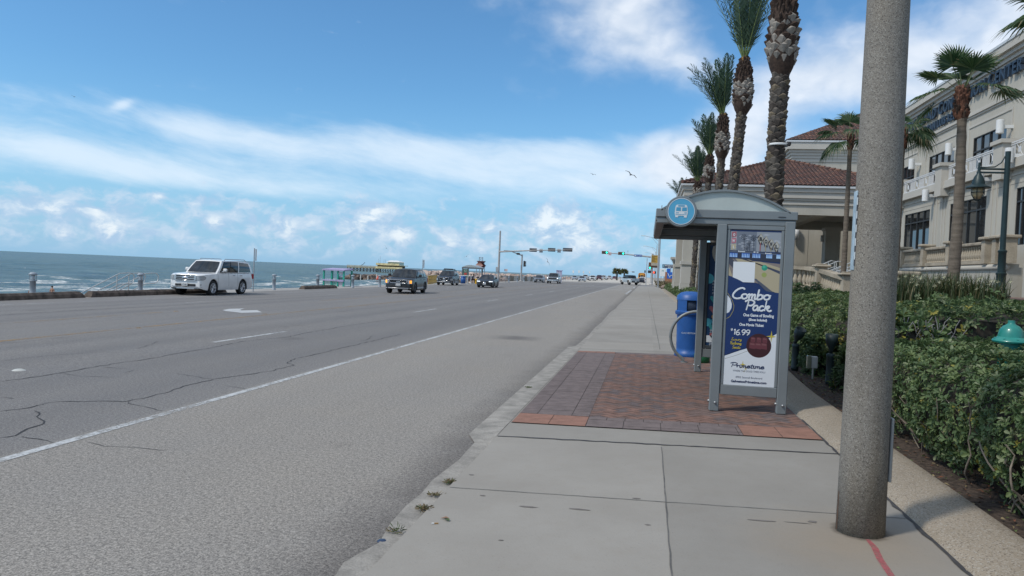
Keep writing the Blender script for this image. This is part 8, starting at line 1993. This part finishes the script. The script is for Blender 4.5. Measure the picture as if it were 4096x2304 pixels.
# ---- fan palms
FAN = [leafmat('fan leaf deep', (.030, .066, .026), .25), leafmat('fan leaf mid', (.052, .098, .038), .25), leafmat('fan leaf light', (.10, .135, .06), .25), leafmat('fan leaf tip straw', (.21, .18, .10), .2)]
FTR = mat('ringed fan palm trunk', (.165, .135, .105), .92, var=.35, scale=3, stretch=(1, 1, 6), fine=.3, bump=.5, bscale=18); RUSTF = mat('rusty crown fibre', (.13, .058, .036), .95, var=.4, scale=12)
def fan_leaf(V, T, mi, base, d, L_, R_, seed, droop):
    r_ = random.Random(seed); d = Vector(d).normalized(); p0 = Vector(base); p1 = p0 + d * L_ * .5 + Vector((0, 0, .03)); c = p0 + d * L_ + Vector((0, 0, -droop * L_ * .25))
    t_ = (c - p1).normalized(); s_ = t_.cross(Vector((0, 0, 1))); s_ = s_.normalized() if s_.length > .1 else Vector((1, 0, 0)); u_ = s_.cross(t_)
    w_ = s_ * .018; b0 = len(V); V += [tuple(p0 - w_), tuple(p0 + w_), tuple(p1 + w_ * .8), tuple(p1 - w_ * .8), tuple(c + w_ * .6), tuple(c - w_ * .6)]; T += [(b0, b0 + 1, b0 + 2), (b0, b0 + 2, b0 + 3), (b0 + 3, b0 + 2, b0 + 4), (b0 + 3, b0 + 4, b0 + 5)]; mi += [2] * 4
    n = 34
    for i in range(n):
        a = (-1 + 2 * (i + .5) / n) * 1.85; da = 1.85 / n * 1.12; R2 = R_ * (1 - .18 * abs(a) / 1.95) * r_.uniform(.92, 1.05)
        def q(an, f, drop): 
            v = t_ * math.cos(an) + s_ * math.sin(an); return c + v * (R2 * f) + u_ * (.10 * R2 * abs(math.sin(an)) * f) + Vector((0, 0, -drop * R2))
        dr = droop * r_.uniform(.7, 1.3); b0 = len(V); sh_ = .04 * R2 * (1 if i % 2 else -1)
        V += [tuple(c), tuple(q(a - da, .58, dr * .12) + u_ * sh_), tuple(q(a + da, .58, dr * .12) - u_ * sh_), tuple(q(a - da * .45, .84, dr * .34)), tuple(q(a + da * .45, .84, dr * .34)), tuple(q(a, 1.06, dr * .75))]
        T += [(b0, b0 + 1, b0 + 2), (b0 + 1, b0 + 3, b0 + 4), (b0 + 1, b0 + 4, b0 + 2), (b0 + 3, b0 + 5, b0 + 4)]; m_ = r_.choice((0, 0, 1, 1, 2)); mi += [m_] * 3 + [3 if r_.random() < .35 else m_]
def fan_palm(label, x, y, zb, zt, rb, rt, leaves_, seed, R_=.78, L_=.9, curve=0.0):
    t_ = thing('fan_palm', label, 'palm tree', (x, y, zb), 0, 'fan palms before the convention center'); mb = MB(); n = 24
    pts = [(x + curve * math.sin(PI * i / n) * .5, y, zb - .2 + (zt - zb + .2) * i / n) for i in range(n + 1)]
    mb.tube(pts, [rb + (rt - rb) * min(1, (i / n) ** .45) + (.010 if i % 2 else 0) for i in range(n + 1)], 16); mb.build('trunk', FTR, t_)
    mb = MB(); mb.lathe([(rt * .95, zt - .62), (.115, zt - .55), (.135, zt - .3), (.13, zt - .08), (.08, zt + .10), (0, zt + .18)], (x, y, 0), 12); boots(mb, x, y, zt - .62, zt, lambda z: .115, .009, .08, .17, .05, lambda r_: r_.choice((0, 0, 1)), seed); mb.build('crown_head', [RUSTF, FIBRE], t_)
    V, T, mi = [], [], []
    for i, (az_, el_, dl) in enumerate(leaves_):
        d = (math.sin(az_) * math.cos(el_), math.cos(az_) * math.cos(el_), math.sin(el_))
        fan_leaf(V, T, mi, (x + d[0] * .08, y + d[1] * .08, zt + .02), d, L_ * random.Random(seed + i).uniform(.85, 1.1), R_ * random.Random(seed * 3 + i).uniform(.85, 1.1), seed * 17 + i, dl)
    V = np.array(V); T = np.array(T); tri_mesh('crown', V, T, FAN, mi, t_)
hp_ = PI / 2
fan_palm('fan palm standing before the raised lettering, full crown visible', 6.68, 18.0, 1.45, 6.1, .15, .085, [(-.2, 1.3, .12), (hp_, .85, .15), (-hp_, .62, .3), (-hp_ * 1.15, -.02, .4), (hp_ * 1.1, .12, .5), (-hp_ * .85, -.45, .5), (PI, .75, .2), (0, .8, .2), (-2.2, 1.0, .15), (1.0, 1.05, .15), (2.6, .1, .5)], 2, .60, .62, .10)
fan_palm('ragged fan palm just right of the concrete pole', 8.24, 27.0, 1.5, 7.0, .15, .09, [(hp_, .35, .9), (hp_ * .8, -.05, 1.1), (-hp_, .5, .5), (0, 1.1, .3), (PI, .4, .8), (2.4, .1, 1.1), (hp_ * 1.2, .75, .6), (-2.2, .1, .9), (-.8, .3, .8), (.6, .2, 1.0), (1.9, -.3, 1.0)], 5, .56, .52)
fan_palm('fan palm just left of the concrete pole, wind-blown fronds', 8.8, 36.0, 1.4, 8.5, .15, .085, [(-hp_, .75, .3), (-hp_ * .8, .4, .5), (-hp_ * 1.15, .2, .6), (0, 1.2, .3), (-.4, .95, .3), (hp_, .5, .6), (PI, .4, .8), (-2.4, -.2, 1.0), (-1.2, -.3, 1.1), (.8, .2, .9), (2.2, .2, .9)], 8, .80, .85)
fan_palm('fan palm outside the right edge with one frond tip hanging into view', 6.55, 13.0, 1.4, 6.1, .18, .10, [(-hp_, .12, .5), (-hp_ * .9, .6, .3), (hp_, .4, .4), (0, 1.1, .3), (PI, .5, .5), (2.3, .1, .7), (.7, .3, .6)], 11, .75, .55)
# distant leafy palms on the seawall side
for px, Y_, r_c, lb in ((2468, 300, 1.75, 'left of two bushy palms above the distant traffic'), (2497, 320, 1.6, 'right of two bushy palms above the distant traffic')):
    p = onY(px, 1100, Y_); zc = onY(px, 1090, Y_).z; t_ = thing('bushy_palm', lb, 'palm tree', (p.x, Y_, roadz(-14)), 0, 'distant bushy palms')
    mb = MB(); mb.tube([(p.x, Y_, -.2), (p.x, Y_, zc)], [.36, .32], 8); mb.build('trunk', BOOT[1], t_)
    n = 420; a = rg.random(n) * 6.28; z = rg.uniform(-.6, 1, n); rr = np.sqrt(1 - np.clip(z, -1, 1) ** 2 * .8); D = np.stack([np.cos(a) * rr, np.sin(a) * rr, z * .8], 1); P = np.tile(np.array([[p.x, Y_, zc + .2]]), (n, 1)) + D * .5; V, T = leaf_arrays(P, norm(D), norm(np.cross(D, rg.normal(0, 1, (n, 3)))), rg.uniform(.5, 1.0, n) * r_c, np.full(n, .24)); tri_mesh('crown', V, T, [FAN[1], FAN[2], FAN[3], leafmat('dry palm leaf', (.16, .13, .06))], np.repeat(rg.choice(4, n), 2), t_)
# scrub by the far signs
for px, py, Y_, s_, lb in ((2668, 1132, 128, 1.2, 'dry straw coloured shrub left of the gate pier'), (2655, 1126, 150, 1.5, 'tan agave clump below the white sign board')):
    p = onY(px, py, Y_); n = 160; a = rg.random(n) * 6.28; D = norm(np.stack([np.cos(a), np.sin(a), rg.uniform(.1, 1.2, n)], 1)); P = np.tile(np.array([[p.x, Y_, .05]]), (n, 1)) + rg.normal(0, .25, (n, 3)) * np.array([2.0, 1, .3]); V, T = leaf_arrays(P, D, norm(np.cross(D, rg.normal(0, 1, (n, 3)))), np.full(n, s_), np.full(n, .16)); tag(tri_mesh('dry_shrub', V, T, [GRS[2], mat('tan agave', (.30, .24, .14), .8, var=.2)], np.repeat(rg.choice(2, n), 2)), lb, 'shrub')
for px, py, Y_, lb in ((2676, 1128, 118, 'brown boulder left of the far hedge end'), (2662, 1131, 116, 'smaller brown boulder nearer the banner pole')):
    p = onY(px, py, Y_); mb = MB(); mb.lathe([(0, -.1), (.6, -.05), (.75, .2), (.55, .5), (.2, .62), (0, .63)], (0, 0, 0), 9); mb.v = [(v[0] * (1 + .25 * mnoise.noise(Vector(v) * 2)) + p.x, v[1] + Y_, v[2] * (1 + .3 * mnoise.noise(Vector(v) * 3 + Vector((5, 0, 0))))) for v in mb.v]; tag(mb.build('boulder', ROCKB, angle=30), lb, 'boulder')
mb = MB(); mb.add([(2.7, 117, .13), (4.6, 117, .13), (4.6, 134, .13), (2.7, 134, .13)], [(0, 1, 2, 3)]); tag(mb.build('lawn', mat('small green lawn', (.05, .10, .025), .9, var=.3, scale=3)), kind='structure')
# leaf litter on the mulch, weeds in the gutter
n = 900; Y_ = 2.2 + rg.random(n) ** 1.3 * 13; X_ = np.array([kerbx(y) for y in Y_]) + .50 + rg.random(n) * .55; Z_ = np.array([bedz(x, y) for x, y in zip(X_, Y_)]) + .012
a = rg.random(n) * 6.28; D = np.stack([np.cos(a), np.sin(a), rg.uniform(-.1, .3, n)], 1); V, T = leaf_arrays(np.stack([X_, Y_, Z_], 1), norm(D), norm(np.stack([rg.normal(0, .3, n), rg.normal(0, .3, n), np.ones(n)], 1)), rg.uniform(.03, .07, n), rg.uniform(.012, .025, n))
tag(tri_mesh('leaf_litter', V, T, [mat('brown dead leaf', (.12, .06, .035), .8, var=.4), mat('tan dead leaf', (.24, .19, .10), .8, var=.3), HG[2], mat('russet dead leaf', (.19, .075, .04), .8, var=.3)], np.repeat(rg.choice(4, n, p=(.4, .2, .22, .18)), 2)), kind='stuff')
WEED = [mat('dry weed', (.16, .12, .06), .9, var=.3), mat('green weed', (.075, .11, .035), .8, var=.3)]
for px, py, n, s_, lb, gi in ((1697, 2040, 120, .05, 'brown tuft of weeds in the gutter below the cigarette end', 0), (1740, 1985, 70, .04, 'small brown weed tuft in the gutter, middle of three', 0), (1800, 1933, 100, .048, 'brown weed tuft at the top of the broken gutter', 0), (1580, 2130, 40, .05, 'green weed sprig in the gutter near the bottom edge', 1), (2115, 1552, 50, .045, 'green weed growing in the kerb beside the brick pad', 1)):
    p = onG(px, py, lambda x: -.02); D = norm(np.stack([rg.normal(0, 1, n), rg.normal(0, 1, n), rg.uniform(.05, .5, n)], 1)); P = np.tile(np.array([[p.x, p.y, -.01]]), (n, 1)) + rg.normal(0, s_ * .5, (n, 3)) * np.array([1, .9, .08]); V, T = leaf_arrays(P, D, norm(np.cross(D, rg.normal(0, 1, (n, 3)))), rg.uniform(.5, 1, n) * s_, np.full(n, .007)); tag(tri_mesh('weed_tuft', V, T, WEED, np.repeat(rg.choice(2, n, p=(.8, .2) if gi == 0 else (.25, .75)), 2)), lb, 'weed', 'weeds along the gutter')
p = onY(3960, 1858, 5.6); mb = MB()
p = onG(3958, 1850, lambda x: .22)
for k in range(6):
    an = 2 * PI * k / 6; c = Vector((p.x, p.y, p.z + .02)); mb.add([c, c + Vector((.025 * math.cos(an - .35), .025 * math.sin(an - .35), .02)), c + Vector((.055 * math.cos(an), .055 * math.sin(an), .012)), c + Vector((.025 * math.cos(an + .35), .025 * math.sin(an + .35), .02))], [(0, 1, 2, 3)])
tag(mb.build('fallen_leaf', HG[4]), 'bright yellow leaf cluster at the foot of the near hedge', 'leaf')
# small litter on the walk
p = onG(1734, 2097, walkz); mb = MB(); mb.tube([(p.x - .012, p.y - .004, p.z + .006), (p.x + .004, p.y + .002, p.z + .006)], .004, 7, 0); mb.tube([(p.x + .004, p.y + .002, p.z + .006), (p.x + .03, p.y + .012, p.z + .006)], .004, 7, 1); tag(mb.build('cigarette_end', [SIGNW, ORNG]), 'orange and white cigarette end on the near sidewalk', 'cigarette end')
p = onG(1778, 2078, walkz); V, T = leaf_arrays(np.array([[p.x - .03, p.y, p.z + .006], [p.x, p.y - .01, p.z + .006]]), norm(np.array([[1, .3, .05], [.8, -.5, .1]])), np.array([[0, 0, 1.0], [0, 0, 1.0]]), np.array([.06, .05]), np.array([.03, .03])); tag(tri_mesh('fallen_leaf', V, T, [mat('pinkish dry leaf', (.30, .19, .13), .8, var=.2), HG[1]], [0, 0, 1, 1]), 'green and pinkish dry leaf on the near sidewalk', 'leaf')
for px, py, lb, m in ((75, 1482, 'white road stud on the dark lane at the left', mat('white road stud', (.5, .5, .46), .5, var=.1)), (553, 1313, 'yellow road stud by the centre line', YPAINT), (1060, 1257, 'dull yellow road stud below the turn arrow', YPAINT), (705, 1246, 'dull yellow road stud left of the turn arrow', YPAINT)):
    p = onG(px, py, roadz); mb = MB(); mb.lathe([(.0, .022), (.05, .020), (.075, .008), (.09, .0)], (p.x, p.y, p.z + .001), 12); tag(mb.build('road_stud', m), lb, 'road stud', 'road studs')
p = onG(1528, 2168, lambda x: -.03); mb = MB(); mb.lathe([(0, .012), (.022, .010), (.030, .004), (.032, 0)], (p.x, p.y, p.z + .004), 12); tag(mb.build('bottle_cap', mat('dark blue cap', (.02, .04, .09), .4, var=.1)), 'dark blue cap lying in the gutter', 'cap')
# ================================================================ people and gulls
SKIN = mat('tanned skin', (.36, .19, .125), .55, var=.08, scale=12); SKIND = mat('brown skin', (.13, .07, .05), .55, var=.08, scale=12); HAIR = mat('black hair', (.012, .010, .009), .7, var=.2)
def skinned(name, J, E, parent, m, root='pelvis', lvl=2):
    keys = list(J); me = bpy.data.meshes.new(name); me.from_pydata([J[k][0] for k in keys], [(keys.index(a), keys.index(b)) for a, b in E], []); me.update()
    o = bpy.data.objects.new(name, me); COL.objects.link(o); md = o.modifiers.new('s', 'SKIN'); md.use_smooth_shade = True
    for i, k in enumerate(keys):
        r = J[k][1]; v = me.skin_vertices[0].data[i]; v.radius = r if isinstance(r, tuple) else (r, r); v.use_root = (k == root)
    sb = o.modifiers.new('u', 'SUBSURF'); sb.levels = lvl; sb.render_levels = lvl
    dg = bpy.context.evaluated_depsgraph_get(); dg.update(); nm = bpy.data.meshes.new_from_object(o.evaluated_get(dg)); o.modifiers.clear(); o.data = nm; nm.materials.clear(); nm.materials.append(m)
    nm.name = name; o.parent = parent; return o
def body_edges(): 
    E = [('pelvis', 'waist'), ('waist', 'chest'), ('chest', 'neck0'), ('neck0', 'neck1'), ('neck1', 'head'), ('head', 'crown')]
    for s in 'LR': E += [('chest', 'sh' + s), ('sh' + s, 'el' + s), ('el' + s, 'wr' + s), ('wr' + s, 'palm' + s), ('pelvis', 'hip' + s), ('hip' + s, 'kn' + s), ('kn' + s, 'an' + s), ('an' + s, 'toe' + s)] + [('palm' + s, 'f%d%s' % (i, s)) for i in range(4)] + [('wr' + s, 'th' + s)]
    return E
def standing(arm=((.27, 0, 1.12), (.31, -.03, .86)), turn=0, leg=.11):
    J = {'pelvis': ((0, 0, .93), (.15, .11)), 'waist': ((0, 0, 1.10), (.13, .095)), 'chest': ((0, .0, 1.32), (.155, .11)), 'neck0': ((0, .01, 1.47), (.065, .06)), 'neck1': ((0, 0, 1.54), .052), 'head': ((0, -.015, 1.63), (.078, .095)), 'crown': ((0, 0, 1.72), (.065, .075))}
    for s, k in (('L', 1), ('R', -1)):
        (ex, ey, ez), (wx, wy, wz) = arm
        J['sh' + s] = ((k * .19, 0, 1.40), .065); J['el' + s] = ((k * ex, ey, ez), .043); J['wr' + s] = ((k * wx, wy, wz), .029); J['palm' + s] = ((k * (wx + .01), wy - .02, wz - .08), (.036, .018))
        for i in range(4): J['f%d%s' % (i, s)] = ((k * (wx - .015 + i * .004), wy - .045 + i * .02, wz - .16 + abs(i - 1) * .012), .009)
        J['th' + s] = ((k * (wx - .02), wy - .05, wz - .06), .010)
        J['hip' + s] = ((k * .10, 0, .86), .095); J['kn' + s] = ((k * leg, -.01, .48), .06); J['an' + s] = ((k * leg, .03, .08), .042); J['toe' + s] = ((k * leg, -.13, .03), .035)
    return J
def shorts(parent, m, z0=.62, z1=1.0):
    mb = MB()
    mb.lathe([(.165, .80), (.178, .86), (.172, .94), (.155, z1)], (0, 0, 0), 18)
    for k in (-1, 1): mb.lathe([(.115, z0), (.11, .70), (.105, .80), (.10, .88)], (k * .095, 0, 0), 14)
    mb.v = [(x, y * .80, z) for x, y, z in mb.v]; mb.build('shorts', m, parent, local=True)
def hair(parent, c=(0, .012, 1.675), r=(.088, .105, .085)):
    mb = MB(); mb.lathe([(0, 1), (.5, .87), (.8, .6), (.97, .2), (1.0, -.15), (.9, -.45)], (0, 0, 0), 16); mb.v = [(c[0] + x * r[0], c[1] + y * r[1] + (.02 if z < 0 else 0), c[2] + z * r[2]) for x, y, z in mb.v]; mb.build('hair', HAIR, parent, local=True)
def face(parent, zc=1.63, y=-.10):
    mb = MB()
    for k in (-1, 1): mb.lathe([(0, -.012), (.011, -.006), (.012, .004)], (k * .031, y, zc + .012), 8, 0, 'y')
    mb.build('eyes', HAIR, parent, local=True)
    mb = MB(); mb.add([(-.012, y + .01, zc - .02), (.012, y + .01, zc - .02), (0, y - .03, zc - .018), (0, y + .008, zc + .02)], [(0, 1, 2), (1, 3, 2), (3, 0, 2)]); mb.build('nose', SKIN, parent, local=True)
TRUNKS = mat('patterned swim shorts', (.05, .13, .11), .8, var=.0); 
m_, t_n, b_n = new_mat('leaf pattern swim shorts'); co_ = t_n.node('ShaderNodeTexCoord').outputs['Object']; t_n.l.new(t_n.mix(t_n.ramp(t_n.noise(co_, 16, 3), .48, .54), (.015, .05, .06), (.35, .40, .25)), b_n.inputs['Base Color']); TRUNKS = m_
def bather(label, px, py_head, Y_, trunks, rz, lean=0.0):
    p = onY(px, py_head, Y_); t_ = thing('person', label, 'person', (p.x, Y_, p.z - 1.78), rz); skinned('body', standing(), body_edges(), t_, SKIN); hair(t_); face(t_); shorts(t_, trunks); return t_
bather('bare-backed bather in patterned shorts facing the sea at the waterline', 209, 1142, 68, TRUNKS, PI)
bather('bather in white shorts mostly hidden behind the first bollard light', 124, 1150, 74, mat('white swim shorts', (.6, .58, .55), .8, var=.05), PI + .4)
def sitter(label, x, y, z, shirt, pants, rz):
    t_ = thing('person', label, 'person', (x, y, z), rz)
    J = {'pelvis': ((0, 0, .10), (.15, .12)), 'waist': ((0, -.05, .26), (.14, .11)), 'chest': ((0, -.16, .46), (.16, .12)), 'neck0': ((0, -.22, .60), (.07, .065)), 'neck1': ((0, -.26, .66), .055), 'head': ((0, -.31, .73), (.08, .095)), 'crown': ((0, -.31, .82), (.068, .078))}
    for s, k in (('L', 1), ('R', -1)):
        J['sh' + s] = ((k * .19, -.18, .54), .067); J['el' + s] = ((k * .24, -.32, .32), .045); J['wr' + s] = ((k * .12, -.46, .22), .03); J['palm' + s] = ((k * .09, -.52, .18), (.036, .02))
        for i in range(4): J['f%d%s' % (i, s)] = ((k * (.05 + i * .015), -.58, .13 + i * .006), .009)
        J['th' + s] = ((k * .05, -.50, .21), .010)
        J['hip' + s] = ((k * .10, -.05, .10), .10); J['kn' + s] = ((k * .13, -.47, .12), .066); J['an' + s] = ((k * .12, -.45, -.33), .045); J['toe' + s] = ((k * .12, -.62, -.40), .036)
    b_ = skinned('body', J, body_edges(), t_, SKIND); hair(t_, (0, -.295, .78), (.092, .108, .085)); face(t_, .73, -.405)
    mb = MB(); mb.tube([(0, .02, .06), (0, -.04, .24), (0, -.15, .44), (0, -.20, .57)], [.175, .16, .185, .11], 14); mb.v = [(x_ * 1.05, y_, z_) for x_, y_, z_ in mb.v]
    for k in (-1, 1): mb.tube([(k * .17, -.18, .53), (k * .235, -.29, .36)], [.085, .068], 10)
    mb.build('shirt', shirt, t_, local=True)
    mb = MB()
    for k in (-1, 1): mb.tube([(k * .08, .04, .09), (k * .12, -.44, .125), (k * .12, -.45, -.02)], [.125, .085, .08], 10)
    mb.build('trousers', pants, t_, local=True); return t_
zs = roadz(-25)
sitter('person in grey shirt hunched on the far shelter bench, nearer to the bin', -25.15, 103.5, zs + .48, mat('grey shirt', (.12, .13, .15), .9, var=.1), mat('dark red trousers', (.11, .04, .04), .9, var=.1), PI / 2 - .5)
sitter('person in pale shirt bending forward on the far shelter bench by the post', -25.1, 104.7, zs + .48, mat('pale blue shirt', (.32, .36, .40), .9, var=.1), mat('maroon trousers', (.14, .05, .045), .9, var=.1), PI / 2 - .3)
GULLW = mat('gull grey', (.16, .16, .17), .8, var=.15)
for px, py, Y_, roll_, sc_, lb in ((2523, 699, 60, .5, .9, 'gull gliding high above the road right of centre'), (2372, 698, 95, .2, .7, 'small pale gull left of the gliding gull'), (1545, 993, 130, .9, 1.0, 'gull banking over the pier'), (1866, 1026, 120, -.6, .9, 'gull above the distant bus shelter'), (2190, 1047, 110, 1.1, 1.0, 'gull below the mast arm signals'), (296, 387, 140, .3, 1.0, 'dark speck of a gull high over the sea at left')):
    p = onY(px, py, Y_); t_ = thing('gull', lb, 'bird', tuple(p), .4, 'gulls in flight'); R3 = Matrix.Rotation(roll_, 4, 'Y')
    mb = MB(); mb.tube([R3 @ Vector(v) * sc_ for v in ((0, -.26, .0), (0, -.16, .01), (0, 0, 0), (0, .16, 0), (0, .30, .01))], [.015 * sc_, .045 * sc_, .065 * sc_, .05 * sc_, .012 * sc_], 8); mb.build('body', GULLW, t_, local=True)
    for k in (-1, 1):
        mb = MB(); W_ = [((k * .04, -.09, .03), (k * .04, .09, .03)), ((k * .28, -.12, .13), (k * .28, .05, .13)), ((k * .62, -.02, .06), (k * .62, .05, .06))]; v = [R3 @ Vector(q) * sc_ for a in W_ for q in a]; mb.add(v + [q + Vector((0, 0, -.012)) for q in v], [(0, 2, 3, 1), (2, 4, 5, 3), (6, 7, 9, 8), (8, 9, 11, 10), (0, 6, 8, 2), (2, 8, 10, 4), (1, 3, 9, 7), (3, 5, 11, 9), (4, 10, 11, 5)]); mb.build('wing', GULLW, t_, local=True)
